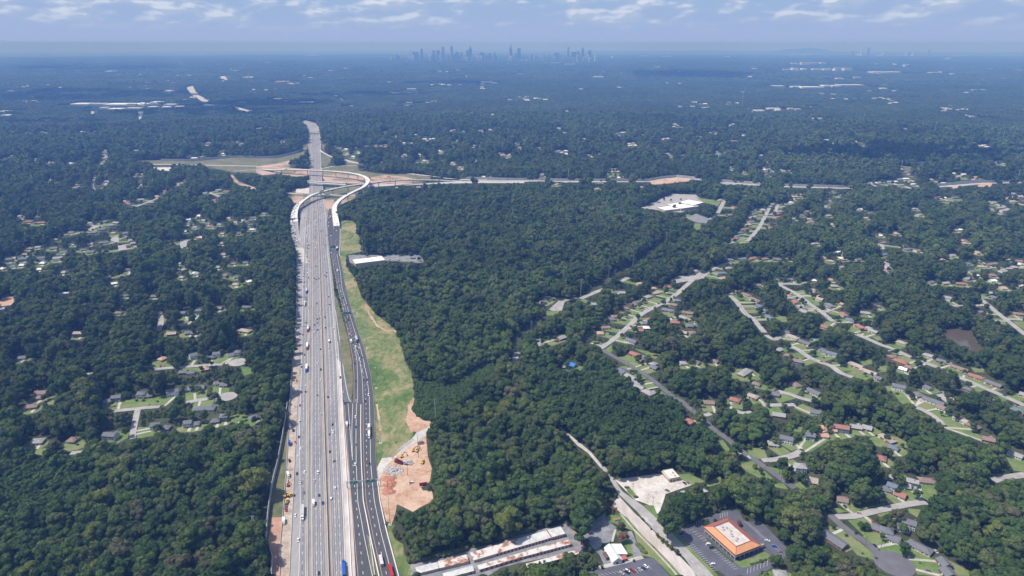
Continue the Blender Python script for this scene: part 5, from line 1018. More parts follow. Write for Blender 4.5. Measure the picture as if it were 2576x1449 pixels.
def church():
    h = 5.0
    a, ang, L_, D_, up = frame('b3', '290,1292 205,1150 430,1200', h); s = 1 if up else -1
    root = empty('chapel', 'small white building with steep white gabled roofs and red porch roof', 'chapel', (a.x, a.y, 0), ang, lm=False)
    mw = mat('white_stucco', (.80, .80, .80), .8); mr = mat('white_roof_panel', (.84, .85, .87), .6)
    def bx(g, x0, x1, y0, y1, z0, z1): y0, y1 = sorted((s*y0, s*y1)); g.box(x0, x1, y0, y1, z0, z1)
    g = MB(); bx(g, 0, L_, 0, D_*.55, 0, 3.4)
    g.add([(0, 0, 3.4), (0, s*D_*.55, 3.4), (0, s*D_*.275, 6.6), (L_, 0, 3.4), (L_, s*D_*.55, 3.4), (L_, s*D_*.275, 6.6)], [(0, 1, 2), (3, 4, 5)]); g.build('wall', mw, root)
    r = MB(); r.add([(-.4, -s*.4, 3.3), (L_+.4, -s*.4, 3.3), (L_+.4, s*D_*.275, 6.75), (-.4, s*D_*.275, 6.75), (-.4, s*(D_*.55+.4), 3.3), (L_+.4, s*(D_*.55+.4), 3.3)], [(0, 1, 2, 3), (3, 2, 5, 4)]); r.build('roof', mr, root)
    g = MB(); bx(g, L_*.32, L_*1.02, D_*.5, D_, 0, 3.2); g.build('side_wing', mw, root)
    r = MB(); r.add([(L_*.3, s*D_*.4, 5.6), (L_*1.05, s*D_*.4, 5.6), (L_*1.05, s*(D_+.4), 3.1), (L_*.3, s*(D_+.4), 3.1)], [(0, 1, 2, 3)]); r.build('wing_roof', mr, root)
    r = MB(); bx(r, L_*.03, L_*.3, D_*.57, D_*.86, 2.7, 2.95); r.build('porch_roof', mat('red_tile', (.48, .13, .10), .8), root)
    r = MB(); bx(r, L_*.35, L_*.75, -4.2, -.3, 2.7, 2.95); r.build('canopy', mat('brown_canopy', (.14, .09, .08), .8), root)
    for x in (.37, .73): g = MB(); bx(g, L_*x-.15, L_*x+.15, -4.1, -3.8, 0, 2.7); g.build('canopy_post', m_trim, root)
    g = MB(); bx(g, L_*.62, L_*.62+3.4, D_, D_+.1, 1, 2.4); g.build('window', mat('blue_glass', (.05, .12, .35), .3), root)
    g = MB(); bx(g, -.06, 0, D_*.2, D_*.32, 0, 2.4); g.build('door', m_glass, root)
    cover((a.x, a.y), ang, -2, L_+2, -5 if up else -D_-2, D_+2 if up else 5, h)
church()
def box_building(name, label, cat, tile, s, h, wm, rm, parapet=True, units=0, windows=0, canopy=None, cov=True):
    a, ang, L_, D_, up = frame(tile, s, h); sg = 1 if up else -1
    root = empty(name, label, cat, (a.x, a.y, terr(a.x, a.y)), ang, lm=False)
    def bx(g, x0, x1, y0, y1, z0, z1): y0, y1 = sorted((sg*y0, sg*y1)); g.box(x0, x1, y0, y1, z0, z1)
    g = MB(); bx(g, 0, L_, 0, D_, -.3, h-.3); g.build('wall', wm, root)
    g = MB(); bx(g, -.05, L_+.05, -.05, D_+.05, h-.3, h-.05); rf = g.build('roof', rm, root)
    if parapet:
        g = MB()
        for (x0, x1, y0, y1) in ((-.1, L_+.1, -.1, .2), (-.1, L_+.1, D_-.2, D_+.1), (-.1, .2, .2, D_-.2), (L_-.2, L_+.1, .2, D_-.2)): bx(g, x0, x1, y0, y1, h-.05, h+.4)
        g.build('parapet', wm, rf)
    rr = random.Random(int(L_*10))
    for k in range(units): x, y = L_*(.15+.7*rr.random()), D_*(.2+.6*rr.random()); g = MB(); bx(g, x-1, x+1, y-.8, y+.8, h-.04, h+1.0); g.build('rooftop_unit', m_steel, rf)
    for k in range(windows): x = L_*(k+.5)/windows; g = MB(); bx(g, x-1.1, x+1.1, -.06, 0, .9, 2.4); g.build('window', m_glass, root)
    if canopy: g = MB(); bx(g, -1.6, 0, 0, D_, h-.9, h-.6); g.build('canopy', m_side, root)
    if cov: cover((a.x, a.y), ang, -1.5, L_+1.5, (-1.5 if up else -D_-1.5), (D_+1.5 if up else 1.5), h)
    return root
m_tan = mat('tan_wall', (.50, .43, .36), .85, var=.06); m_white = mat('white_membrane', (.86, .86, .87), .6, var=.03, scale=.05)
box_building('shop_building', 'small flat-roofed shop with pale roof at the back of the gravel lot', 'shop', 'b3', '862,472 962,452 765,392', 4.6, m_tan, mat('stained_pale_roof', (.74, .68, .62), .9, col2=(.5, .42, .36), scale=.2, detail=7, thr=(.3, .45)), units=2, windows=3, canopy=True)
box_building('metal_building', 'low pale-roofed building half hidden by trees beside the gravel lot', 'building', 'b3', '970,640 1250,600 890,605', 4.2, m_tan, mat('grey_metal_roof', (.34, .37, .37), .8, var=.12), parapet=False, cov=False)
box_building('office_block', 'long white-roofed office beside the motorway grass slope', 'office building', '11', '1000,1205 1300,1168 960,1165', 6, m_tan, m_white, units=3)
box_building('school_building', 'white-roofed school gym, tallest block of the school', 'school', '21', '1830,615 1930,588 1740,570', 10, m_tan, m_white, units=2)
box_building('school_building', 'long low white school wing at the left of the school', 'school', '21', '1545,668 1700,650 1460,638', 6, m_tan, m_white, units=2, windows=6)
box_building('school_building', 'white school block between the gym and the left wing', 'school', '21', '1700,650 1880,625 1680,590', 7, m_tan, m_white, units=2)
box_building('apartment_block', 'orange-roofed courtyard building cut by the left edge', 'apartment block', '02', '-60,190 110,172 -20,100', 7, m_tan, mroof('o'), parapet=False)
box_building('apartment_block', 'orange-roofed rear wing behind the courtyard building at the left edge', 'apartment block', '02', '20,100 250,80 0,98', 7, m_tan, mroof('o'), parapet=False)
box_building('apartment_block', 'pale-roofed block below the courtyard building at the left edge', 'apartment block', '02', '-60,225 40,212 -60,200', 5, m_tan, mroof('l'), parapet=False)
box_building('hall_building', 'white-walled hall with pale roof in the trees left of the red house', 'hall', '02', '580,65 700,50 560,50', 6, m_tan, m_whit, parapet=False)
# parking bays
bay = MB()
def bays(tile, p0, p1, n, dx, dy, m=None, w=.22):
    for i in range(n+1):
        t = i/n; x = p0[0]+(p1[0]-p0[0])*t; y = p0[1]+(p1[1]-p0[1])*t
        A, B = offset_line([G(*F(tile, x, y))[:2], G(*F(tile, x+dx, y+dy))[:2]], w); ribbon(bay, A, B, .30)
bays('b3', (930, 1010), (1290, 1400), 20, 50, -12); bays('b3', (1060, 990), (1250, 1140), 7, 45, -12); bays('b3', (1290, 1200), (1500, 1385), 9, 48, -14)
bays('b3', (1110, 950), (1180, 920), 3, -2, -45); bays('b3', (1370, 870), (1440, 850), 3, -2, -45); bays('b3', (1610, 905), (1780, 1060), 10, 55, 14); bays('b3', (1880, 1130), (1960, 1220), 4, 60, 14)
bays('b3', (1640, 1430), (1840, 1350), 6, 5, -55)
bays('b2', (2000, 1470), (2500, 1370), 14, 40, 22); bays('b3', (480, 1390), (640, 1340), 6, 38, 40)
struct(bay.build('parking_bay_marking', m_markw))
# ================================================================ vehicles
CC = {'w': ('white', (.82, .82, .82)), 'k': ('black', (.02, .02, .025)), 's': ('silver', (.50, .51, .53)), 'g': ('grey', (.17, .18, .20)), 'n': ('navy', (.03, .05, .17)),
      'b': ('blue', (.02, .10, .45)), 'r': ('red', (.45, .03, .03)), 'd': ('dark red', (.17, .02, .03)), 't': ('beige', (.50, .42, .32)), 'y': ('yellow', (.80, .45, .03)), 'o': ('orange', (.80, .27, .03))}
def cpaint(c): return mat('paint_'+CC[c][0].replace(' ', '_'), CC[c][1], .35, spec=.5)
m_tyre = mat('tyre', (.025, .025, .025), .8); m_cglass = mat('car_glass', (.025, .03, .04), .12, spec=.6)
def wheels(root, xs, y, r=.34, w=.24):
    for x in xs:
        for s in (-1, 1): g = MB(); g.cyl((x, s*y-w/2, r), (x, s*y+w/2, r), r, n=10); g.build('wheel', m_tyre, root)
def car_shape(kind, c, root):
    """length along x, front towards +x"""
    P = cpaint(c)
    if kind in ('sedan', 'suv', 'hatchback', 'van'):
        L_, w, hb, hr = {'sedan': (4.8, 1.85, .95, 1.45), 'suv': (4.9, 1.95, 1.1, 1.78), 'hatchback': (4.2, 1.78, .95, 1.5), 'van': (5.4, 2.0, 1.2, 2.1)}[kind]
        x0, x1 = -L_/2, L_/2; g = MB()
        g.frus((x0, x1, -w/2, w/2), (x0+.05, x1-.12, -w/2, w/2), .28, hb*.72); g.frus((x0+.05, x1-.12, -w/2, w/2), (x0+.15, x1-.55, -w/2+.06, w/2-.06), hb*.72, hb)
        g.build('body', P, root)
        c0, c1 = {'sedan': (x0+.75, x1-1.35), 'suv': (x0+.12, x1-1.35), 'hatchback': (x0+.2, x1-1.2), 'van': (x0+.1, x1-1.0)}[kind]
        r0, r1 = {'sedan': (c0+.6, c1-.75), 'suv': (c0+.25, c1-.7), 'hatchback': (c0+.35, c1-.75), 'van': (c0+.1, c1-.7)}[kind]
        g = MB(); g.frus((c0, c1, -w/2+.08, w/2-.08), (r0, r1, -w/2+.26, w/2-.26), hb, hr-.05); g.build('windows', m_cglass, root)
        g = MB(); g.frus((r0-.04, r1+.04, -w/2+.24, w/2-.24), (r0+.05, r1-.05, -w/2+.3, w/2-.3), hr-.06, hr); g.build('roof', P, root)
        wheels(root, (x0+.85, x1-.9), w/2-.1)
        for s in (-1, 1): g = MB(); g.box(x1-.2, x1-.02, s*(w/2-.32)-.2, s*(w/2-.32)+.2, .6, .74); g.build('headlight', m_trim, root)
    elif kind == 'pickup':
        L_, w = 5.8, 2.0; x0, x1 = -L_/2, L_/2; g = MB()
        g.frus((x0, x1, -w/2, w/2), (x0+.03, x1-.1, -w/2, w/2), .4, 1.0); g.frus((-.3, x1-.1, -w/2, w/2), (-.2, x1-.4, -w/2+.05, w/2-.05), 1.0, 1.15)
        for s in (-1, 1): y0, y1 = sorted((s*w/2, s*(w/2-.15))); g.box(x0, -.3, y0, y1, 1.0, 1.25)
        g.box(x0, x0+.1, -w/2+.15, w/2-.15, 1.0, 1.25); g.build('body', P, root)
        g = MB(); g.box(x0+.1, -.35, -w/2+.15, w/2-.15, 1.0, 1.03); g.build('cargo_bed', m_dark, root)
        g = MB(); g.frus((-.5, 1.6, -w/2+.08, w/2-.08), (-.2, 1.0, -w/2+.25, w/2-.25), 1.15, 1.8); g.build('windows', m_cglass, root)
        g = MB(); g.box(-.22, 1.0, -w/2+.25, w/2-.25, 1.8, 1.86); g.build('roof', P, root)
        wheels(root, (x0+1.1, x1-1.0), w/2-.1, .4)
def semi_shape(cab, box, root, box_l=15.5, boxname='trailer'):
    P = cpaint(cab); B = mat('trailer_'+CC[box][0].replace(' ', '_'), tuple(min(.8, q*1.0) for q in CC[box][1]), .5)
    L_ = box_l+6; x0 = -L_/2; g = MB(); g.box(x0, x0+box_l, -1.28, 1.28, 1.15, 4.1); tr = g.build(boxname, B, root)
    g = MB(); g.box(x0+1, x0+box_l-1, -.6, .6, .8, 1.15); g.build('chassis', m_dark, tr)
    xc = x0+box_l+.8; g = MB(); g.box(xc, xc+2.6, -1.2, 1.2, 1.0, 3.5); g.frus((xc+2.6, xc+4.8, -1.05, 1.05), (xc+2.6, xc+4.6, -.9, .9), .7, 2.1); g.box(xc, xc+2.6, -1.15, 1.15, .5, 1.0)
    g.frus((xc+.1, xc+2.4, -1.1, 1.1), (xc+.1, xc+1.4, -1.0, 1.0), 3.5, 4.0); g.build('cab', P, root)
    g = MB(); g.box(xc+2.6, xc+2.66, -1.0, 1.0, 2.2, 3.2); g.build('windscreen', m_cglass, root)
    wheels(root, (x0+1.4, x0+2.7, xc-1.6, xc-.4, xc+3.9), 1.05, .5, .35)
def truck_shape(cab, box, root, L_=8.5):
    x0 = -L_/2; g = MB(); g.box(x0, x0+L_-2.4, -1.2, 1.2, 1.0, 3.6); g.build('cargo_box', mat('trailer_'+CC[box][0].replace(' ', '_'), CC[box][1], .5), root)
    g = MB(); g.box(x0+L_-2.3, x0+L_-.9, -1.1, 1.1, .6, 2.7); g.frus((x0+L_-.9, x0+L_, -1.0, 1.0), (x0+L_-.9, x0+L_-.1, -.95, .95), .6, 1.6); g.build('cab', cpaint(cab), root)
    g = MB(); g.box(x0+L_-.9, x0+L_-.85, -.9, .9, 1.7, 2.5); g.build('windscreen', m_cglass, root)
    wheels(root, (x0+1.6, x0+L_-1.2), 1.0, .45, .3)
PROTO = {}
NAMES = {'sedan': 'car', 'suv': 'suv', 'hatchback': 'car', 'van': 'van', 'pickup': 'pickup_truck', 'semi': 'articulated_lorry', 'truck': 'box_truck', 'bus': 'coach'}
def vehicle(kind, c, x, y, z, rz, where, group, c2=None, far=False):
    key = (kind, c, c2, far)
    kn = {'semi': 'lorry', 'truck': 'box truck', 'bus': 'coach', 'pickup': 'pickup truck', 'suv': 'suv', 'hatchback': 'small car'}.get(kind, kind)
    lab = ('%s %s with %s trailer' % (CC[c][0], kn, CC[c2][0]) if kind == 'semi' else '%s %s' % (CC[c][0], kn)) + ' ' + where
    cat = {'semi': 'lorry', 'truck': 'truck', 'pickup': 'pickup truck', 'van': 'van', 'bus': 'coach'}.get(kind, 'car')
    if key in PROTO: return dup(PROTO[key], (x, y, z), rz, lab, group)
    if far and kind not in ('semi', 'truck', 'bus'):
        L_, w, h = (5, 1.95, 1.7) if kind in ('suv', 'van', 'pickup') else (4.7, 1.85, 1.45)
        g = MB(); g.frus((-L_/2, L_/2, -w/2, w/2), (-L_/2+.1, L_/2-.3, -w/2+.05, w/2-.05), .25, .95); g.frus((-L_*.36, L_*.22, -w/2+.1, w/2-.1), (-L_*.24, L_*.08, -w/2+.25, w/2-.25), .95, h)
        o = g.build(NAMES[kind], cpaint(c)); o.location = (x, y, z); o.rotation_euler = (0, 0, rz); tag(o, lab, cat, group); PROTO[key] = o; return o
    root = empty(NAMES[kind], lab, cat, (x, y, z), rz, group=group)
    if kind == 'semi': semi_shape(c, c2 or 'w', root)
    elif kind == 'truck': truck_shape(c, c2 or c, root)
    elif kind == 'bus':
        g = MB(); g.box(-6, 6, -1.3, 1.3, .5, 3.4); g.build('body', cpaint(c), root); g = MB(); g.box(-5.6, 6.03, -1.33, 1.33, 1.7, 2.6); g.build('windows', m_cglass, root)
        g = MB(); g.box(-5.2, 5.4, -1.0, 1.0, 3.4, 3.6); g.build('roof', m_whit, root); wheels(root, (-3.8, 4), 1.1, .5, .35)
    else: car_shape(kind, c, root)
    PROTO[key] = root; return root
def hdg(ln, y): return atan2(20.0, at(ln, y+10)-at(ln, y-10))
def carr(x, y):
    """which roadway of the motorway a point is on, and its heading"""
    if y > VY(1016) and x > at(AL, y) or (y <= VY(1016) and x > at(AL, y)):
        if y < VY(1016) and x < at(DV, y): return 'on the left ramp road', hdg(AL, y)-pi, .34
        return 'on the upper ramp road' if y >= VY(1016) else 'on the right ramp road', hdg(AR, y)-pi, .34
    if x > at(RW, y)+3 and VY(1012) < y < VY(745): return 'on the narrow exit lane', hdg(XR_, y)-pi, .3
    if x > at(MD, y): return 'in the right lanes', hdg(MD, y), .3
    if x > at(B1, y): return 'in the middle lanes', hdg(MD, y)-pi, .3
    return 'in the left lanes', hdg(B1, y)-pi, .3
def put(tile, s):
    for e in s.split(';'):
        q = e.split(','); x, y = float(q[0]), float(q[1]); k = q[2]; kind = q[3] if len(q) > 3 else 'sedan'; c2 = q[4] if len(q) > 4 else None
        X, Y, _ = G(*F(tile, x, y), 1.0 if kind not in ('semi', 'truck', 'bus') else 2.6)
        wh, rz, z = carr(X, Y); far = Y > 1250
        vehicle(kind, k, X, Y, z, rz, wh, 'vehicles on the motorway', c2, far)
put('b1', "450,48,k;472,162,w;441,243,w;432,418,k;509,405,w,suv;466,505,w,pickup;502,610,g;490,808,w,semi,s;415,840,w;444,1088,w,suv;643,410,w,van;604,492,s;654,635,n;598,710,w,truck;692,715,n,suv;652,1420,k;757,18,g;796,8,w;763,195,k;805,288,g,suv;817,562,w;776,668,w,suv;904,1362,b,semi,b;1021,128,g;1018,327,w,suv;1163,320,k;1158,10,w,semi,w;1280,1290,w,bus;1385,1425,w,semi,r")
put('12', "507,28,b,semi,s;500,92,k;503,115,k;488,157,w,semi,s;523,202,w;503,347,k;522,408,r,semi,w;470,467,k;515,585,r,semi,w;486,670,k;508,805,b,semi,w;458,793,k;501,975,w;452,990,w;500,1042,d;443,1180,r;436,1345,w,suv;633,15,w;632,118,w;610,153,k;638,258,w;614,312,d;638,304,r;616,350,g;588,370,k;640,400,w;617,420,k;585,443,w,suv;650,615,k;616,755,w;651,820,k,suv;650,920,w;618,1076,g;655,1270,s;730,87,k;741,166,k;717,272,w;695,292,k;699,398,k,suv;778,407,w,suv;735,530,k,truck,w;732,600,w;811,688,w;848,900,k,pickup;877,1045,s;723,1095,k;768,1370,k;775,1440,w;852,32,w;817,3,w;872,100,b,pickup;847,103,w;888,170,w,pickup;918,170,k;878,208,w;895,275,k;929,320,k,suv;908,343,k;957,372,g;926,410,s;943,460,w;1013,515,n,semi,s;958,532,w,truck;1004,588,w,suv;1016,606,k;1037,600,w;1037,670,n;1066,697,n,suv;1040,722,w,suv;993,758,k;1054,780,w;1092,797,s,suv;1066,834,w;1002,933,d;1084,930,n;1118,922,k;1118,962,s;1132,1075,w,suv;1095,1137,k;1007,1132,s;1000,1298,w,suv;913,1370,w,truck;1000,1397,b;1136,1425,k,semi,w")
put('11', "477,657,w;489,740,k;530,750,k;545,790,g;525,825,w;505,890,k;510,925,w;532,935,w;515,965,k;530,968,w;522,1010,s,truck;515,1045,k;530,1050,g;512,1135,k;477,1190,w;512,1192,w;532,1180,k;525,1255,w;485,1275,n;520,1295,w;433,1287,r;483,1300,k;480,1332,k;527,1345,n;484,1390,k;498,1412,w;480,1435,k;590,683,n,suv;605,622,w;597,773,w;611,785,k;600,832,k;597,868,k;597,940,k;580,980,w;610,992,w;597,1042,w;606,1228,k;632,1355,k;606,1362,k;585,1350,n;640,580,k;650,635,k;655,745,s;648,772,k;665,868,g,suv;650,878,k;708,920,k;658,1000,s;695,1017,k;675,1038,w;687,1160,k;712,1293,k;693,1320,k;708,1332,k;750,730,w,truck;735,745,s,truck;728,790,w;729,825,w;748,868,k;752,895,k;753,922,w;809,833,k;808,870,w;815,1050,b,semi,w;772,1078,k;755,1092,w;782,1090,g;783,1178,t;780,1210,s;820,1275,w,truck;800,1270,k;788,1318,k;827,1322,k;795,1358,k;820,1390,s;838,1405,k;815,1440,w")
put('11', "565,118,w;560,28,k;575,22,k;612,55,k;618,95,k;632,130,k;608,125,k;625,160,g;570,322,b;560,340,k;590,380,k;562,10,w;640,15,k;600,170,w")
put('10', "570,1275,k;515,1245,k;628,1365,k;625,1385,k;612,1410,g;560,1400,w;545,1420,k;600,1295,w;585,1330,k")
def along(P, n, t0, t1, offs, where, group, seed, palette='kkwgskwk'):
    """vehicles on a flyover: P = (x,y,z,w) stations"""
    rr = random.Random(seed); m = len(P)
    for k in range(n):
        f = (t0+(t1-t0)*(k+.5)/n + rr.uniform(-.2, .2)*(t1-t0)/n)*(m-1); i = min(m-2, int(f)); u = f-i
        a, b = P[i], P[i+1]; x, y, z = [a[j]+(b[j]-a[j])*u for j in range(3)]; an = atan2(b[1]-a[1], b[0]-a[0]); o = rr.choice(offs)
        vehicle(rr.choice(['sedan', 'suv', 'sedan', 'pickup']), rr.choice(palette), x-sin(an)*o, y+cos(an)*o, z, an+pi, where, group, far=True)
along(FLY1, 44, .02, .36, (3.2, -.6, 3.2, 0), 'queueing on the left flyover', 'vehicles on the flyovers', 3)
along(FLY1, 9, .38, .95, (2.5, -2), 'on the long flyover arm', 'vehicles on the flyovers', 4)
along(FLY2, 11, .03, .98, (2.5, -2), 'on the looping right-hand flyover', 'vehicles on the flyovers', 5)
i = int(len(FLY1)*.52); p = FLY1[i]; q = FLY1[i+1]; vehicle('semi', 'w', p[0], p[1], p[2], atan2(q[1]-p[1], q[0]-p[0])+pi, 'crossing on the left flyover', 'vehicles on the flyovers', 'g')
i = int(len(FLY2)*.88); p = FLY2[i]; q = FLY2[i+1]; vehicle('semi', 'k', p[0], p[1], p[2], atan2(q[1]-p[1], q[0]-p[0])+pi, 'crossing on the looping flyover', 'vehicles on the flyovers', 'w')
# parked and slow vehicles elsewhere: tile, x, y, colour, kind, heading in the photo (dx,dy), where
def park(tile, x, y, c, kind, dx, dy, where, group='parked vehicles', c2=None, z=.3):
    a = G(*F(tile, x-dx, y-dy)); b = G(*F(tile, x+dx, y+dy)); p = G(*F(tile, x, y), 1.0)
    vehicle(kind, c, p[0], p[1], z, atan2(b[1]-a[1], b[0]-a[0]), where, group, c2, far=p[1] > 1700)
for a in (
 ('b3',980,1022,'n','sedan',20,-5,'in the front car park of the orange-roofed office'), ('b3',1250,1127,'w','suv',20,-5,'beside the orange-roofed office, next to a black one'), ('b3',1285,1160,'k','suv',20,-5,'beside the orange-roofed office, next to a white one'),
 ('b3',1295,1328,'w','suv',20,-5,'at the near end of the orange-roofed office car park'), ('b3',1845,1090,'w','sedan',20,4,'behind the orange-roofed office'), ('b3',1917,1147,'b','sedan',20,4,'behind the orange-roofed office'), ('b3',1987,1207,'g','sedan',20,4,'behind the orange-roofed office'),
 ('b3',380,1418,'s','sedan',18,10,'in the dark bottom car park'), ('b3',433,1410,'k','suv',18,10,'in the dark bottom car park'), ('b3',436,1395,'w','suv',18,8,'in the dark bottom car park'), ('b3',487,1393,'r','pickup',18,10,'in the dark bottom car park'), ('b3',562,1378,'s','sedan',18,10,'in the dark bottom car park'), ('b3',603,1370,'n','sedan',18,10,'in the dark bottom car park'), ('b3',622,1352,'w','suv',18,10,'in the dark bottom car park'),
 ('b3',836,585,'g','sedan',20,7,'crossing the pale gravel lot'), ('b3',1012,513,'k','sedan',8,6,'beside the small flat-roofed shop'), ('b3',1046,510,'g','hatchback',8,6,'beside the small flat-roofed shop'), ('b2',1085,1095,'k','hatchback',3,-8,'x') if False else ('b3',38,1092,'k','hatchback',8,5,'near the left edge of the chapel lot'),
 ('b3',70,1018,'n','sedan',20,-2,'in tree shade in the chapel lot'), ('b3',1560,203,'w','truck',8,10,'on the dark street'), ('b3',1660,252,'w','sedan',12,10,'driving down the dark street'), ('b3',1830,494,'k','sedan',16,1,'in a driveway off the dark street'), ('b3',1850,510,'g','sedan',16,1,'in a driveway off the dark street'), ('b3',2225,482,'w','sedan',20,-3,'outside the grey-roofed house by the dark street'),
 ('b4',1080,1143,'k','sedan',16,14,'parked on the dark street before the turning circle'), ('b4',920,815,'t','suv',18,3,'driving on the cross street'), ('b4',776,748,'k','sedan',12,12,'on a driveway above the cross street'), ('b4',1063,908,'r','sedan',12,12,'behind the round shrub'), ('b4',1410,1262,'g','pickup',22,0,'on the driveway by the turning circle'), ('b4',1617,1392,'g','sedan',22,6,'on the long driveway right of the turning circle'), ('b4',1690,1200,'s','sedan',14,14,'behind the long grey-roofed house'),
 ('b4',1555,868,'w','sedan',14,10,'beside a driveway at the wood edge'), ('b4',1280,462,'k','sedan',10,8,'on the bright white yard'), ('32',195,1152,'k','pickup',24,0,'on the short street in the east'), ('32',250,1148,'n','sedan',18,0,'on the short street in the east'), ('32',460,1095,'k','sedan',18,0,'on a driveway in the east'),
 ('32',595,690,'w','sedan',10,0,'outside the big blue-grey house'), ('32',563,700,'g','sedan',10,0,'outside the big blue-grey house'), ('32',655,727,'k','sedan',10,2,'outside the big blue-grey house'), ('32',540,740,'r','sedan',12,4,'on the second eastern street'), ('32',685,815,'w','sedan',14,8,'on the second eastern street'), ('32',1228,630,'w','sedan',16,-3,'at a corner of the eastern street'), ('32',1640,0,'w','van',1,1,'x') if False else ('32',1345,800,'w','van',14,2,'in a back garden in the east'), ('32',1785,1255,'w','sedan',16,-3,'on the driveway of a brown-roofed house'), ('32',2520,1180,'k','sedan',14,3,'at the far right of the eastern street'),
 ('32',880,460,'n','sedan',10,3,'at the tree edge on the eastern street'), ('32',2380,1080,'n','sedan',12,5,'on the street near the right edge'),
 ('22',1085,427,'w','suv',10,-8,'on the light street by the orange-roofed house'), ('22',1480,157,'k','sedan',10,-3,'on the upper part of the light street'), ('22',1565,160,'w','sedan',14,2,'in a garden by the light street'), ('22',1185,412,'w','sedan',12,1,'beside the light street'), ('22',1235,418,'w','sedan',12,1,'beside the light street'), ('22',1320,770,'k','sedan',14,-2,'on a driveway of the red-roofed row'), ('22',1375,745,'w','sedan',14,-3,'on a driveway of the red-roofed row'), ('22',960,458,'w','sedan',14,2,'outside the orange-roofed house'), ('22',760,423,'r','sedan',10,1,'in the trees left of the orange-roofed house'), ('22',1790,335,'r','sedan',10,1,'in the turning court of the brick house'), ('22',1633,390,'w','van',8,2,'behind the brick house'), ('22',2370,1228,'k','sedan',16,0,'on the short street below the red-roofed house'), ('22',612,103,'w','pickup',10,0,'by the fork at the tall pole'), ('22',640,103,'w','sedan',8,0,'by the fork at the tall pole'),
 ('02',1615,785,'r','pickup',2,12,'on the driveway of the brown-roofed house'), ('02',1555,812,'s','sedan',16,-2,'at the end of the western street'), ('02',2480,768,'k','sedan',10,4,'past the western turning circle'), ('02',2530,790,'k','sedan',10,4,'past the western turning circle'), ('02',2045,1035,'k','sedan',4,10,'on the forked driveway'), ('02',2008,1052,'w','sedan',4,8,'on the forked driveway'), ('02',2415,1345,'w','sedan',14,-8,'on the lawn edge by the eastern-most grey house'), ('02',2475,1330,'k','sedan',10,-6,'on the lawn edge by the eastern-most grey house'), ('02',510,1080,'k','sedan',12,0,'beside the brown-roofed house at the left'), ('02',1470,805,'w','sedan',12,0,'in the trees at the end of the western street'),
 ('b1',1582,508,'w','pickup',22,-10,'standing alone on the orange clay site'), ('11',1370,1168,'w','sedan',8,0,'in the office lot by the motorway'), ('11',1420,1160,'w','sedan',8,0,'in the office lot by the motorway'), ('11',1345,1165,'n','sedan',8,0,'in the office lot by the motorway'), ('11',1440,1172,'g','sedan',8,0,'in the office lot by the motorway'),
 ('21',1412,603,'w','truck',16,-2,'standing in the school yard'), ('21',1476,590,'t','bus',16,-3,'standing in the school yard'), ('21',1940,1280,'w','sedan',10,0,'on the street above the neighbourhood'), ('21',2030,1295,'w','sedan',10,1,'beside the white house'), ('21',1775,1318,'w','van',8,2,'in the yard by the far street')):
    if a[7] == 'x': continue
    park(*a)
# work strip left of the motorway
for a in (('b1',345,440,'w','truck',3,16,'in the orange work strip'), ('b1',336,400,'s','pickup',3,12,'in the orange work strip'), ('b1',322,748,'g','pickup',2,12,'in the orange work strip'), ('b1',300,905,'w','truck',2,20,'at the near end of the orange work strip'), ('12',365,1097,'w','suv',3,10,'in the upper work strip'), ('12',390,1192,'w','pickup',4,16,'in the upper work strip'), ('12',350,1362,'g','van',2,12,'in the upper work strip'), ('12',345,1400,'s','truck',2,14,'in the upper work strip'), ('12',374,1432,'k','pickup',2,12,'in the upper work strip'), ('b1',322,782,'r','pickup',2,8,'in the orange work strip'), ('b1',360,120,'b','truck',3,18,'in the orange work strip, beyond the flatbed'), ('b1',357,288,'k','pickup',3,12,'in the orange work strip')):
    park(*a, group='work vehicles beside the motorway')
# ---------------------------------------------------------------- plant on the clay site
def excavator(tile, x, y, rz, label, c='y', reach=1.0):
    p = G(*F(tile, x, y)); root = empty('excavator', label, 'excavator', (p[0], p[1], .2), rz, lm=False); root.scale = (.82, .82, .82); Y = cpaint(c); st = m_dark if c != 'r' else m_dark
    for s in (-1, 1):
        g = MB(); g.prism([(-2.3, -.3), (2.3, -.3), (2.3, .3), (-2.3, .3)], .0, .9, lambda a, b, z, s=s: (a*(1 if z > .4 else .85), b+s*1.25, z)); g.build('track', st, root)
    g = MB(); g.box(-2.6, 1.3, -1.45, 1.45, 1.1, 2.3); g.frus((-2.8, -1.4, -1.45, 1.45), (-2.6, -1.5, -1.3, 1.3), 2.3, 2.7); g.box(-.5, .5, -.5, .5, .8, 1.1); g.build('body', Y, root)
    g = MB(); g.frus((-.2, 1.4, .35, 1.4), (-.1, 1.1, .45, 1.3), 2.3, 3.5); g.build('cab', m_cglass, root)
    g = MB(); g.beam((.8, -.2, 2.0), (3.6*reach, -.2, 6.2), .5, .8); g.beam((3.6*reach, -.2, 6.2), (6.4*reach, -.2, 6.0), .5, .7); g.build('boom', mat('machine_brown', (.16, .09, .05), .6), root)
    g = MB(); g.beam((6.4*reach, -.2, 6.2), (7.6*reach, -.2, 1.8), .4, .5); g.build('arm', MAT['machine_brown'], root)
    g = MB(); g.frus((7.0*reach, 8.2*reach, -.8, .4), (7.2*reach, 7.9*reach, -.8, .4), .5, 1.9); g.build('bucket', st, root)
excavator('b1', 1602, 197, .5, 'yellow excavator on the clay site, left of the pair, boom raised to the right')
excavator('b1', 1640, 200, 1.2, 'yellow excavator on the clay site, right of the pair beside the tall pole')
excavator('b1', 1488, 255, .5, 'yellow excavator on the clay site above the dark red crusher')
excavator('b1', 320, 655, -.4, 'yellow excavator in the work strip beside the left lanes', reach=.7)
excavator('b1', 345, 545, 1.7, 'red and white excavator in the work strip behind the white truck', c='r', reach=.8)
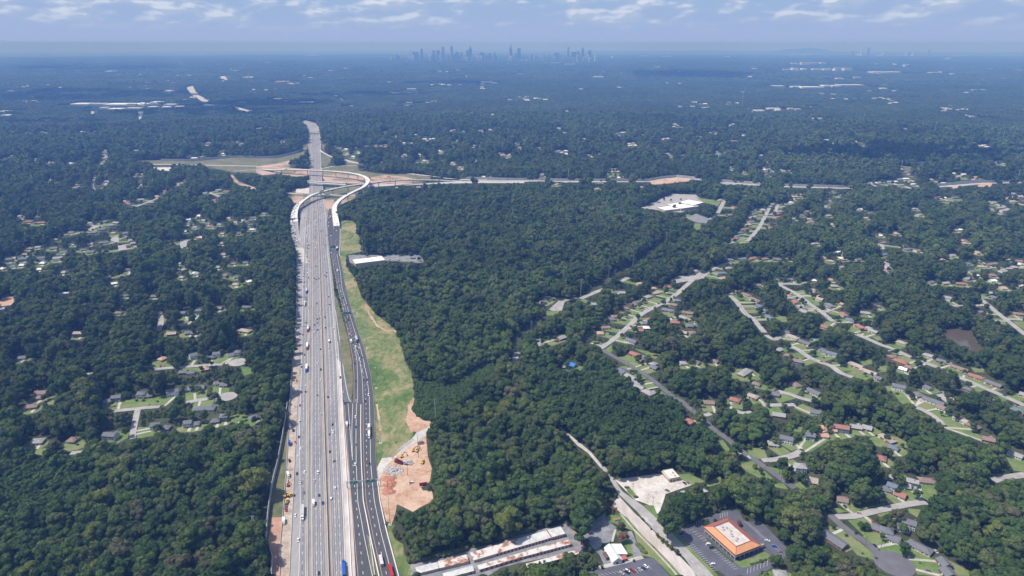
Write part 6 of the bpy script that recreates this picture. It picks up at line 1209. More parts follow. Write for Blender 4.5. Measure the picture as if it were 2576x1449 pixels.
def crusher():
    p = G(*F('b1', 1462, 315)); root = empty('rock_crusher', 'dark red rock crusher between the rubble piles on the clay site', 'crusher', (p[0], p[1], .2), -.5, lm=False); R_ = cpaint('d')
    g = MB(); g.box(-6, 4.5, -1.5, 1.5, .5, 1.5); g.box(-5, 4, -1.3, -1.1, 1.5, 3.4); g.box(-5, 4, 1.1, 1.3, 1.5, 3.4); g.box(-.2, 0, -1.1, 1.1, 1.5, 3.4); g.box(-5, -4.8, -1.1, 1.1, 1.5, 3.4); g.box(3.8, 4, -1.1, 1.1, 1.5, 3.4); g.build('body', R_, root)
    g = MB(); g.frus((-4.8, -1.6, -1.1, 1.1), (-5.4, -1.0, -1.8, 1.8), 1.6, 3.8); g.build('hopper', R_, root)
    g = MB(); g.beam((4, 0, 1.2), (9, 0, 4.2), 1.0, .4); g.build('conveyor', m_dark, root)
    for s in (-1, 1): g = MB(); g.box(-3.5, 3, s*1.35-.3, s*1.35+.3, 0, .9); g.build('track', m_dark, root)
    g = MB(); g.cyl((-5.5, 1.6, 2.5), (-5.5, 1.6, 5.2), 1.0, n=12); g.build('water_tank', m_trim, root)
crusher()
def loader(tile, x, y, rz, label, c='y'):
    p = G(*F(tile, x, y)); root = empty('wheel_loader', label, 'loader', (p[0], p[1], .2), rz, lm=False)
    g = MB(); g.box(-3.2, 1.2, -1.1, 1.1, .9, 2.1); g.build('body', cpaint(c), root); g = MB(); g.frus((-.8, .8, -.8, .8), (-.6, .5, -.7, .7), 2.1, 3.3); g.build('cab', m_cglass, root)
    g = MB(); g.box(-.75, .7, -.8, .8, 3.3, 3.4); g.build('cab_roof', cpaint(c), root)
    for s in (-1, 1): g = MB(); g.beam((.9, s*.7, 1.8), (3.4, s*.7, .8), .25, .4); g.build('lift_arm', cpaint(c), root)
    g = MB(); g.frus((3.2, 4.4, -1.5, 1.5), (3.2, 3.7, -1.5, 1.5), .2, 1.4); g.build('bucket', m_dark, root); wheels(root, (-2.2, 1.6), 1.15, .8, .5)
loader('b1', 1697, 312, 1.5, 'orange-yellow wheel loader at the right of the clay site'); loader('b1', 336, 710, -1.4, 'yellow loader parked in the work strip beside the low wall'); loader('b1', 372, 648, .1, 'small yellow loader at the edge of the left lanes in the work strip')
def skip_frame():
    p = G(*F('b1', 1703, 535)); root = empty('steel_skip', 'red open steel skip at the tree edge of the clay site', 'skip', (p[0], p[1], .2), .35, lm=False)
    g = MB()
    for x0, x1, y0, y1 in ((-4, 4, -1.3, -1.15), (-4, 4, 1.15, 1.3), (-4, -3.85, -1.15, 1.15)): g.box(x0, x1, y0, y1, .25, 2.2)
    g.build('side_wall', cpaint('r'), root); g = MB(); g.box(-4, 4, -1.3, 1.3, .05, .25); g.build('floor', cpaint('d'), root)
    g = MB(); g.beam((3.8, -1.2, .3), (4.8, -1.2, 2.3), .2, .2); g.beam((3.8, 1.2, .3), (4.8, 1.2, 2.3), .2, .2); g.beam((4.8, -1.2, 2.3), (4.8, 1.2, 2.3), .2, .2); g.build('tail_frame', cpaint('r'), root)
skip_frame()
# rubble: uncountable pieces heaped up
def rubble(name, label_kind, tile, s, m, n, hmax, smin=.35, smax=1.3):
    P = GP(tile, s); cx = sum(p[0] for p in P)/len(P); cy_ = sum(p[1] for p in P)/len(P); R_ = max(sqrt((p[0]-cx)**2+(p[1]-cy_)**2) for p in P)
    g = MB(); k = 0; rr = random.Random(len(s))
    def inside(x, y):
        c = False
        for i in range(len(P)):
            a, b = P[i], P[i-1]
            if (a[1] > y) != (b[1] > y) and x < (b[0]-a[0])*(y-a[1])/(b[1]-a[1])+a[0]: c = not c
        return c
    while k < n:
        x = cx+rr.uniform(-R_, R_); y = cy_+rr.uniform(-R_, R_)
        if not inside(x, y): continue
        d = 1-min(1, sqrt((x-cx)**2+(y-cy_)**2)/R_); z = .1+hmax*d*rr.uniform(.6, 1)*(1+.5*sin(x*.9)*cos(y*.8)); g.ico((x, y, z), rr.uniform(smin, smax), 0, .7, .6); k += 1
    o = g.build(name, m); o['kind'] = 'stuff'
m_rub = mat('broken_concrete', (.60, .56, .54), .95, col2=(.32, .29, .28), scale=.9, detail=3)
rubble('concrete_rubble', '', 'b1', '1310,370 1345,345 1450,350 1510,390 1480,430 1390,445 1320,410', m_rub, 420, 2.4)
rubble('concrete_rubble', '', 'b1', '1500,300 1560,285 1612,318 1570,335 1510,330', m_rub, 260, 3.2)
rubble('debris_heap', '', 'b1', '1650,110 1680,95 1715,105 1700,125 1660,130', mat('dark_debris', (.16, .12, .11), .95, var=.4, scale=1), 150, 1.6)
rubble('riprap_stone', '', 'b1', '1440,190 1480,150 1560,90 1600,65 1605,80 1560,115 1480,180', m_rub, 200, .5, .3, .9)
def heap(tile, x, y, r, h, m, label):
    p = G(*F(tile, x, y)); g = MB(); n = 14; rr = random.Random(int(x)); rings = [(1.0, 0), (.72, .4), (.4, .8), (.12, 1.0)]
    vs = []; 
    for k, (f, z) in enumerate(rings):
        for i in range(n): a = 2*pi*i/n; q = f*r*(1+.18*rr.uniform(-1, 1)); vs.append((q*cos(a), q*sin(a)*.8, z*h*(1+.1*rr.uniform(-1, 1))))
    fs = [(k*n+i, k*n+(i+1) % n, (k+1)*n+(i+1) % n, (k+1)*n+i) for k in range(3) for i in range(n)] + [tuple(range(3*n, 4*n))]
    g.add(vs, fs); o = g.build('clay_heap', m, loc=(p[0], p[1], .2)); tag(o, label, 'earth heap', 'clay heaps')
mh = mat('heap_clay', (.44, .20, .13), .95, var=.2, scale=.5)
for x, y, r in ((1335,470,6),(1380,468,6),(1350,490,5),(1390,515,5),(1345,535,5),(1380,545,4.5),(1335,580,5),(1340,612,5.5),(1385,603,5),(1360,575,4)): heap('b1', x, y, r, 1.7, mh, 'low red clay heap beside the ramp')
def shed(): pass
# signs by the avenue
p = G(*F('b3', 305, 835)); root = empty('pole_sign', 'red box sign on a dark post by the avenue at the chapel entrance', 'sign', (p[0], p[1], .2), .3, lm=False)
g = MB(); g.cyl((0, 0, 0), (0, 0, 6.5), .2); g.build('post', m_dark, root); g = MB(); g.box(-2.3, 2.3, -.3, .3, 6.3, 8.3); s_ = g.build('sign_panel', m_redp, root); g = MB(); g.box(-1.9, 1.9, -.34, -.31, 7.5, 7.9); g.box(-1.5, 1.5, -.34, -.31, 6.75, 7.05); g.build('lettering', mat('faded_lettering', (.75, .45, .42), .7), s_)
p = G(*F('b3', 328, 892)); root = empty('monument_sign', 'low pale monument sign with red top on the grass by the avenue', 'sign', (p[0], p[1], .2), .25, lm=False)
g = MB(); g.box(-3, 3, -.6, .6, 0, 1.8); g.build('sign_body', m_trim, root); g = MB(); g.frus((-3.2, 3.2, -.9, .9), (-3.0, 3.0, -.15, .15), 1.8, 2.5); g.build('cap', mat('salmon_wall', (.62, .22, .17), .8), root)
p = G(*F('12', 413, 945)); root = empty('work_sign', 'orange work-zone board at the left edge of the lanes', 'sign', (p[0], p[1], .2), .1, lm=False)
g = MB(); g.box(-1.3, 1.3, -.1, .1, 1.2, 3.4); g.build('board', cpaint('o'), root); g = MB(); g.box(-1, 1, -.9, .9, .3, 1.0); g.build('trailer', cpaint('o'), root)
p = G(*F('b1', 420, 118)); root = empty('work_sign', 'orange work-zone board beside the near left lanes', 'sign', (p[0], p[1], .2), .1, lm=False)
g = MB(); g.box(-1.3, 1.3, -.1, .1, 1.2, 3.4); g.build('board', cpaint('o'), root); g = MB(); g.box(-1, 1, -.9, .9, .3, 1.0); g.build('trailer', cpaint('o'), root)
# construction plant at the interchange, far off
for x, y in ((1165,362),(1172,372),(1330,330),(1345,338),(1310,355),(1250,350)): 
    q = G(*F('11', x, y)); excv = None
    g = MB(); g.box(-3.5, 3.5, -1.4, 1.4, .5, 2.4); g.box(-1, 1.2, -1.2, 1.2, 2.4, 3.6); g.beam((1, 0, 2), (5, 0, 5), .5, .6); o = g.build('excavator', cpaint('o'), loc=(q[0], q[1], .1), rz=x % 3); tag(o, 'small far orange excavator', 'excavator', 'far orange machines')
# above-ground pool, white fence, small things in gardens
q = G(*F('32', 468, 525)); root = empty('swimming_pool', 'round blue above-ground pool on the eastern lawn', 'pool', (q[0], q[1], 0), lm=False); g = MB(); g.cyl((0, 0, .1), (0, 0, 1.2), 2.8, n=20); g.build('pool_wall', m_trim, root); g = MB(); g.cyl((0, 0, 1.2), (0, 0, 1.22), 2.6, n=20); g.build('water', mat('pool_water', (.12, .45, .62), .1), root)
P = [G(u, v)[:2] for u, v in FP('32', '1650,1075 1755,1050 1830,1080 1930,1130')]; wall_run('garden_fence', P, 1.9, .25, 'tall white fence round the corner plot beside the blue-grey house', 'fence', m_trim, lm=False)
P = [G(u, v)[:2] for u, v in FP('32', '410,552 430,556 560,552')]; wall_run('garden_fence', P, 1.4, .2, 'dark fence below the lawn with the round pool', 'fence', m_wood, lm=False)
# ================================================================ trees
H_TOP = CAMH
RES = 3.0; GX0, GX1, GY0, GY1 = -3500, 3500, 250, 4500
NX, NY = int((GX1-GX0)/RES), int((GY1-GY0)/RES)
MASK = np.zeros((NY, NX), bool)
def raster(M, P):
    xs = np.array([p[0] for p in P]); ys = np.array([p[1] for p in P])
    i0, i1 = max(0, int((xs.min()-GX0)/RES)-1), min(NX, int((xs.max()-GX0)/RES)+2); j0, j1 = max(0, int((ys.min()-GY0)/RES)-1), min(NY, int((ys.max()-GY0)/RES)+2)
    if i1 <= i0 or j1 <= j0: return
    X = GX0+(np.arange(i0, i1)+.5)*RES; Y = (GY0+(np.arange(j0, j1)+.5)*RES)[:, None]; ins = np.zeros((j1-j0, i1-i0), bool)
    for k in range(len(P)):
        x0, y0, x1, y1 = xs[k], ys[k], xs[k-1], ys[k-1]
        if y0 == y1: continue
        c = ((y0 > Y) != (y1 > Y)) & (X[None, :] < (x1-x0)*(Y-y0)/(y1-y0)+x0); ins ^= c
    M[j0:j1, i0:i1] |= ins
for P in CLEAR: raster(MASK, P)
ROADM = MASK.copy(); KZ_ = np.zeros_like(MASK); raster(KZ_, kz); ROADM &= ~KZ_
# the wooded line cut
cut = [G(u, v)[:2] for u, v in FP('21', '1560,960 1400,1080 1240,1200 1040,1310 870,1430')+FP('22', '60,470 30,560')]
raster(MASK, path_poly(cut, 8))
cut2 = [G(u, v)[:2] for u, v in FP('12', '2380,800 2250,900 2100,990 1900,1090 1810,1140')]; raster(MASK, path_poly(cut2, 16))
PINE = np.zeros_like(MASK); raster(PINE, GP('22', '250,880 500,780 900,830 1050,860 1200,1000 1450,1060 1640,1120 1700,1260 1750,1500 500,1500 330,1200 230,1050'))
raster(PINE, GP('b3', '0,0 1290,0 1370,260 1300,280 1000,330 700,330 300,280 80,120'))
raster(PINE, GP('b0', '0,300 500,330 900,560 900,760 500,900 0,1000'))
def mk(M, x, y):
    i = ((x-GX0)/RES).astype(int); j = ((y-GY0)/RES).astype(int); ok = (i >= 0) & (i < NX) & (j >= 0) & (j < NY)
    r = np.zeros(x.shape, bool); r[ok] = M[j[ok], i[ok]]; return r
def scatter(step, sel, smin, smax, seed, rmax):
    g = np.random.default_rng(seed); xs = np.arange(GX0, GX1, step); ys = np.arange(GY0+60, rmax, step)
    X, Y = np.meshgrid(xs, ys); X = X + (np.arange(len(ys)) % 2)[:, None]*step/2
    X = (X+g.uniform(-.36, .36, X.shape)*step).ravel(); Y = (Y+g.uniform(-.36, .36, Y.shape)*step).ravel()
    k = (np.abs(X) < Y*.80+140) & (np.hypot(X, Y) < rmax) & (Y > 330)
    X, Y = X[k], Y[k]; S = g.uniform(smin, smax, X.shape)*(1+.42*(g.random(X.shape) < .14))
    pz = mk(PINE, X, Y); k = pz if sel else ~pz; X, Y, S = X[k], Y[k], S[k]
    Hh = S*21; R = S*7.2; bad = np.zeros(X.shape, bool)
    for fz in (0, .3, .6, .85, .97):
        kk = CAMH/(CAMH-Hh*fz)
        w = {0: .25, .3: .55, .6: .75, .85: .5, .97: .1}[fz]
        for s in (-w, 0, w): bad |= mk(MASK, X*kk+R*s, Y*kk)
    return X[~bad], Y[~bad], S[~bad], X[bad], Y[bad]
RM = 4300
X1, Y1, S1, bx, by = scatter(10.9, False, .66, 1.24, 11, RM)
X2, Y2, S2, _, _ = scatter(5.6, True, .48, .60, 12, RM)
# understorey: small trees and shrubs that fill edges where a tall crown would hide the clearing
X3, Y3, S3, _, _ = scatter(5.5, False, .20, .38, 13, 2400)
k3 = np.zeros(X3.shape, bool)
cell = {}
for x, y in zip(np.concatenate([X1, X2]), np.concatenate([Y1, Y2])): cell[(int(x//9), int(y//9))] = 1
k3 = np.array([not any((int(x//9)+a, int(y//9)+b) in cell for a in (0,) for b in (0,)) for x, y in zip(X3, Y3)])
X3, Y3, S3 = X3[k3], Y3[k3], S3[k3]
X4, Y4, S4, _, _ = scatter(4.6, False, .09, .17, 14, 1900)
cell2 = dict(cell)
for x, y in zip(X3, Y3): cell2[(int(x//9), int(y//9))] = 1
k4 = np.array([(int(x//9), int(y//9)) not in cell2 for x, y in zip(X4, Y4)]); X4, Y4, S4 = X4[k4], Y4[k4], S4[k4]
# ---------------------------------------------------------------- crowns
m_leaf = leafmat('broadleaf_foliage', [(0, (.030, .062, .018)), (.22, (.036, .070, .026)), (.42, (.044, .084, .022)), (.6, (.054, .096, .026)), (.80, (.058, .085, .036)), (.96, (.062, .100, .030)), (1.0, (.075, .105, .034))])
m_pinl = leafmat('pine_foliage', [(0, (.030, .066, .022)), (.5, (.036, .075, .025)), (1.0, (.042, .080, .026))], var=.15)
m_leafD = leafmat('dark_foliage', [(0, (.026, .058, .020)), (1, (.038, .072, .022))])
m_leafY = leafmat('yellow_green_foliage', [(0, (.070, .105, .028)), (1, (.085, .115, .030))])
m_leafO = leafmat('olive_grey_foliage', [(0, (.062, .078, .042)), (1, (.080, .090, .052))])
m_leafP = leafmat('purple_foliage', [(0, (.095, .060, .055)), (1, (.115, .075, .065))])
def crown(seed, R, H, z0, nl, nf, fs, kind='b', core=True):
    """crown mesh: foliage clumps as lobes of small leaf-cluster faces over a hollow dark heart"""
    rr = np.random.default_rng(seed); mb = MB(); lobes = []
    for i in range(nl):
        a = rr.random()*2*pi; t = (i+.5)/nl; q = sqrt(max(0, 1-(1-t)**2)) if kind != 'p' else 1
        if kind == 'b': zz = z0+(H-z0)*(.25+.62*(1-t)**.8)*(1+.1*rr.normal()); rad = R*(.28+.50*t**.6)*(1+.12*rr.normal()); lr = R*rr.uniform(.30, .46)
        elif kind == 'p': zz = z0+(H-z0)*(.12+.8*(1-t)); rad = R*(.12+.55*t)*(1+.2*rr.normal()); lr = R*rr.uniform(.28, .42)
        if i == 0: zz = H-R*.38; rad = 0
        lobes.append((rad*cos(a*1.0+i*2.4), rad*sin(a*1.0+i*2.4), zz, lr))
    per = nf//nl
    Lb = np.array(lobes)
    for (lx, ly, lz, lr) in lobes:
        for _ in range(per):
            d = rr.normal(size=3); d[2] = abs(d[2])*.9+rr.uniform(-.35, .3); d /= np.linalg.norm(d)
            p = np.array((lx, ly, lz))+d*lr*rr.uniform(.82, 1.12)
            dd = np.sqrt(((Lb[:, :3]-p)**2).sum(1)) < Lb[:, 3]*.72
            if dd.any(): continue
            n = d+rr.normal(size=3)*.30; n /= np.linalg.norm(n)
            u = np.cross(n, rr.normal(size=3)); u /= np.linalg.norm(u)+1e-9; w = np.cross(n, u); s = fs*rr.uniform(.6, 1.25)
            c = [p+u*s*a_+w*s*b_*rr.uniform(.7, 1.1)+n*s*.25*rr.normal() for a_, b_ in ((-1, -.4), (.1, -1), (1, .2), (-.2, 1))]
            mb.add([tuple(q) for q in c], [(0, 1, 2, 3)])
    if core:
        for (lx, ly, lz, lr) in lobes: mb.ico((lx*.9, ly*.9, lz-.05*R), lr*.80, 0 if nf < 400 else 1, .25, .95)
        mb.ico((0, 0, z0+(H-z0)*.45), R*.62, 1, .3, .9)
    return mb
def trunk(H, z, r): 
    g = MB(); g.cyl((0, 0, -.3), (.3, .1, H*.45), r, r*.6, 7); g.cyl((.3, .1, H*.45), (1.6, .4, H*.68), r*.5, r*.2, 5); g.cyl((.3, .1, H*.42), (-1.5, -.6, H*.66), r*.45, r*.2, 5); g.cyl((.3, .1, H*.44), (.1, 1.5, H*.7), r*.4, r*.2, 5); return g
TREEH = 21.0
NEARV = [crown(100+i, 7.4*(1+.10*((i*37) % 5-2)/2), TREEH*(1+.08*((i*13) % 3-1)), 4+(i % 3), 13+(i % 4)*3, 2300, .66) for i in range(7)]
MIDV = [crown(200+i, 7.4, TREEH, 5, 11, 600, 1.15) for i in range(6)]
FARV = [crown(300+i, 8.4, TREEH*(1+.1*i), 6, 7, 170, 2.1) for i in range(4)]
PNEAR = [crown(400+i, 6.4, TREEH*1.2, 8, 13, 1500, .6, 'b') for i in range(4)]
PMID = [crown(500+i, 7.0, TREEH*1.25, 12, 8, 420, 1.25, 'b') for i in range(3)]
def vobj(name, mb, m, c, tr=None):
    me = bpy.data.meshes.new(name); me.from_pydata(mb.v, [], mb.f); me.materials.append(m); o = bpy.data.objects.new(name, me); c.objects.link(o); return o
def gn_instances(name, colname, variants, m, X, Y, Z, S, sq=None, seed=1, zs=None):
    """one object: points carrying scale/turn, each showing one of the crowns"""
    if len(X) == 0: return
    c = bpy.data.collections.new(colname)
    for i, v in enumerate(variants): vobj('%s_%02d' % (colname, i), v, m, c)
    n = len(X); me = bpy.data.meshes.new(name); me.from_pydata(np.column_stack([X, Y, Z]).tolist(), [], [])
    g = np.random.default_rng(seed)
    at_ = me.attributes.new('inst_rot', 'FLOAT_VECTOR', 'POINT'); r = np.zeros((n, 3)); r[:, 2] = g.uniform(0, 2*pi, n); r[:, 0] = g.normal(0, .04, n); at_.data.foreach_set('vector', r.ravel())
    at_ = me.attributes.new('inst_scl', 'FLOAT_VECTOR', 'POINT'); s = np.column_stack([S*g.uniform(.88, 1.15, n), S*g.uniform(.88, 1.15, n), S*g.uniform(.86, 1.10, n)]); s[:, 2] *= (1 if zs is None else np.array(zs)); at_.data.foreach_set('vector', s.ravel())
    at_ = me.attributes.new('inst_idx', 'INT', 'POINT'); at_.data.foreach_set('value', g.integers(0, len(variants), n).astype(np.int32))
    o = bpy.data.objects.new(name, me); COL.objects.link(o); o['kind'] = 'stuff'
    ng = bpy.data.node_groups.new(name, 'GeometryNodeTree'); ng.interface.new_socket('Geometry', in_out='INPUT', socket_type='NodeSocketGeometry'); ng.interface.new_socket('Geometry', in_out='OUTPUT', socket_type='NodeSocketGeometry')
    N = ng.nodes; L = ng.links; gi = N.new('NodeGroupInput'); go = N.new('NodeGroupOutput'); ip = N.new('GeometryNodeInstanceOnPoints'); ci = N.new('GeometryNodeCollectionInfo')
    ci.inputs['Collection'].default_value = c; ci.inputs['Separate Children'].default_value = True; ci.inputs['Reset Children'].default_value = True
    def na(nm, ty): q = N.new('GeometryNodeInputNamedAttribute'); q.data_type = ty; q.inputs['Name'].default_value = nm; return q.outputs['Attribute']
    m2p = N.new('GeometryNodeMeshToPoints'); L.new(gi.outputs[0], m2p.inputs[0]); L.new(m2p.outputs[0], ip.inputs['Points']); L.new(ci.outputs[0], ip.inputs['Instance']); ip.inputs['Pick Instance'].default_value = True
    L.new(na('inst_idx', 'INT'), ip.inputs['Instance Index']); L.new(na('inst_rot', 'FLOAT_VECTOR'), ip.inputs['Rotation']); L.new(na('inst_scl', 'FLOAT_VECTOR'), ip.inputs['Scale']); L.new(ip.outputs[0], go.inputs[0])
    md = o.modifiers.new('instances', 'NODES'); md.node_group = ng; return o
# ---------------------------------------------------------------- the 300 trees that show largest are things
def infr(x, y, z, m=0): u, v = PR(x, y, z); return -m < u < 2576+m and -m < v < 1449+m
Xa = np.concatenate([X1, X2]); Ya = np.concatenate([Y1, Y2]); Sa = np.concatenate([S1, S2]); Pa = np.concatenate([np.zeros(len(X1), bool), np.ones(len(X2), bool)])
size = Sa/(Ya*CP+CAMH*SP); order = np.argsort(-size); pick = []
for i in order:
    if infr(Xa[i], Ya[i], Sa[i]*16): pick.append(i)
    if len(pick) >= 235: break
TG = 'large trees of the near woods'
KM = {'broad mid-green tree': m_leaf, 'broad dark green tree': m_leafD, 'broad yellow-green tree': m_leafY, 'broad grey-green tree': m_leafO, 'tall dark pine': m_pinl, 'round purple-brown tree': m_leafP, 'small round shrub': m_leafD}
CRM, TRM = {}, None
def tree(kind, x, y, s, idx, where, group, shrub=False, lm=True):
    """kind gives foliage; crown mesh shared between trees of a kind"""
    global TRM
    nm = {'tall dark pine': 'pine_tree', 'small round shrub': 'shrub'}.get(kind, 'broadleaf_tree')
    V = PNEAR if 'pine' in kind else NEARV; idx %= len(V); key = (kind, idx)
    if key not in CRM: me = bpy.data.meshes.new('crown'); me.from_pydata(V[idx].v, [], V[idx].f); me.materials.append(KM[kind]); CRM[key] = me
    if TRM is None: g = trunk(TREEH, 0, .45); TRM = bpy.data.meshes.new('trunk'); TRM.from_pydata(g.v, [], g.f); TRM.materials.append(m_bark)
    r = empty(nm, kind+where, 'shrub' if nm == 'shrub' else 'tree', (x, y, 0), random.uniform(0, 6.28), group=group, lm=lm)
    sc = s*random.uniform(.95, 1.05)
    c = bpy.data.objects.new('crown', CRM[key]); COL.objects.link(c); c.parent = r; c.scale = (sc, sc*random.uniform(.92, 1.08), sc*(.9 if not shrub else .62)); 
    if shrub: c.location = (0, 0, -s*6.0*.62+.0)
    t = bpy.data.objects.new('trunk', TRM); COL.objects.link(t); t.parent = r; t.scale = (sc, sc, sc*(.9 if not shrub else .3))
    return r
kinds = ['broad mid-green tree']*5 + ['broad dark green tree']*4 + ['broad yellow-green tree']*1 + ['broad grey-green tree']*2
for n_, i in enumerate(pick):
    rr = random.Random(int(i)); k = 'tall dark pine' if Pa[i] else rr.choice(kinds)
    tree(k, float(Xa[i]), float(Ya[i]), float(Sa[i])*(1.35 if Pa[i] and False else 1), rr.randrange(7), '', TG)
rest = np.ones(len(Xa), bool); rest[pick] = False
Xr, Yr, Sr, Pr = Xa[rest], Ya[rest], Sa[rest], Pa[rest]
D = np.hypot(Xr, Yr); Z0 = np.zeros(len(Xr))
a = (~Pr) & (D < 1150); gn_instances('near_woodland', 'near_crown', NEARV, m_leaf, Xr[a], Yr[a], Z0[a], Sr[a], seed=1)
a = (~Pr) & (D >= 1150) & (D < 2600); gn_instances('middle_woodland', 'middle_crown', MIDV, m_leaf, Xr[a], Yr[a], Z0[a], Sr[a], seed=2)
a = (~Pr) & (D >= 2600); gn_instances('outer_woodland', 'outer_crown', FARV, m_leaf, Xr[a], Yr[a], np.array([terr(x, y) for x, y in zip(Xr[a], Yr[a])]), Sr[a], seed=3)
a = Pr; gn_instances('pine_woodland', 'pine_crown', PNEAR if False else PMID, m_pinl, Xr[a], Yr[a], Z0[a], Sr[a], seed=4)
gn_instances('understorey', 'shrub_crown', MIDV, m_leaf, np.concatenate([X3, X4]), np.concatenate([Y3, Y4]), np.concatenate([np.full(len(X3), -1.2), np.full(len(X4), -.8)]), np.concatenate([S3, S4]), seed=5)
gx, gy, gs = [], [], []
for (hx_, hy_, L_, dep, ang, hz) in HOUSES:
    if hy_ > 2600: continue
    rr = random.Random(int(hx_*7+hy_)); k_ = CAMH/(CAMH-hz)
    for k in range(rr.choice([1, 2, 2, 3])):
        a = rr.uniform(0, 2*pi); r = rr.uniform(.75, 1.25)*(L_*.5+7); x, y = hx_+cos(a)*r*1.1, hy_+sin(a)*r
        if y < hy_ and abs(x-hx_) < L_*.5: y = hy_+abs(y-hy_)+4
        if abs(x/y) > .8: continue
        s_ = rr.uniform(.28, .72); ok = True
        dS, q, _ = nearest_street(x, y)
        if dS < 4: continue
        gx.append(x); gy.append(y); gs.append(s_)
gx, gy, gs = map(np.array, (gx, gy, gs)); gn_instances('garden_trees', 'garden_crown', MIDV, m_leaf, gx, gy, np.zeros(len(gx)), gs, seed=9)
# low bank vegetation
KM_ = np.zeros_like(MASK); raster(KM_, kz); raster(KM_, path_poly(cut2, 40)); KM_ &= ~ROADM
jj, ii = np.nonzero(KM_); q_ = RNG.integers(0, len(jj), 9000); kx = GX0+(ii[q_]+RNG.random(9000))*RES; ky = GY0+(jj[q_]+RNG.random(9000))*RES; k = mk(KM_, kx, ky); gn_instances('bank_vines', 'vine_clump', FARV, leafmat('vine_foliage', [(0, (.038, .082, .026)), (1, (.052, .10, .030))]), kx[k], ky[k], np.full(k.sum(), -2.0), RNG.uniform(.14, .34, k.sum()), seed=6)
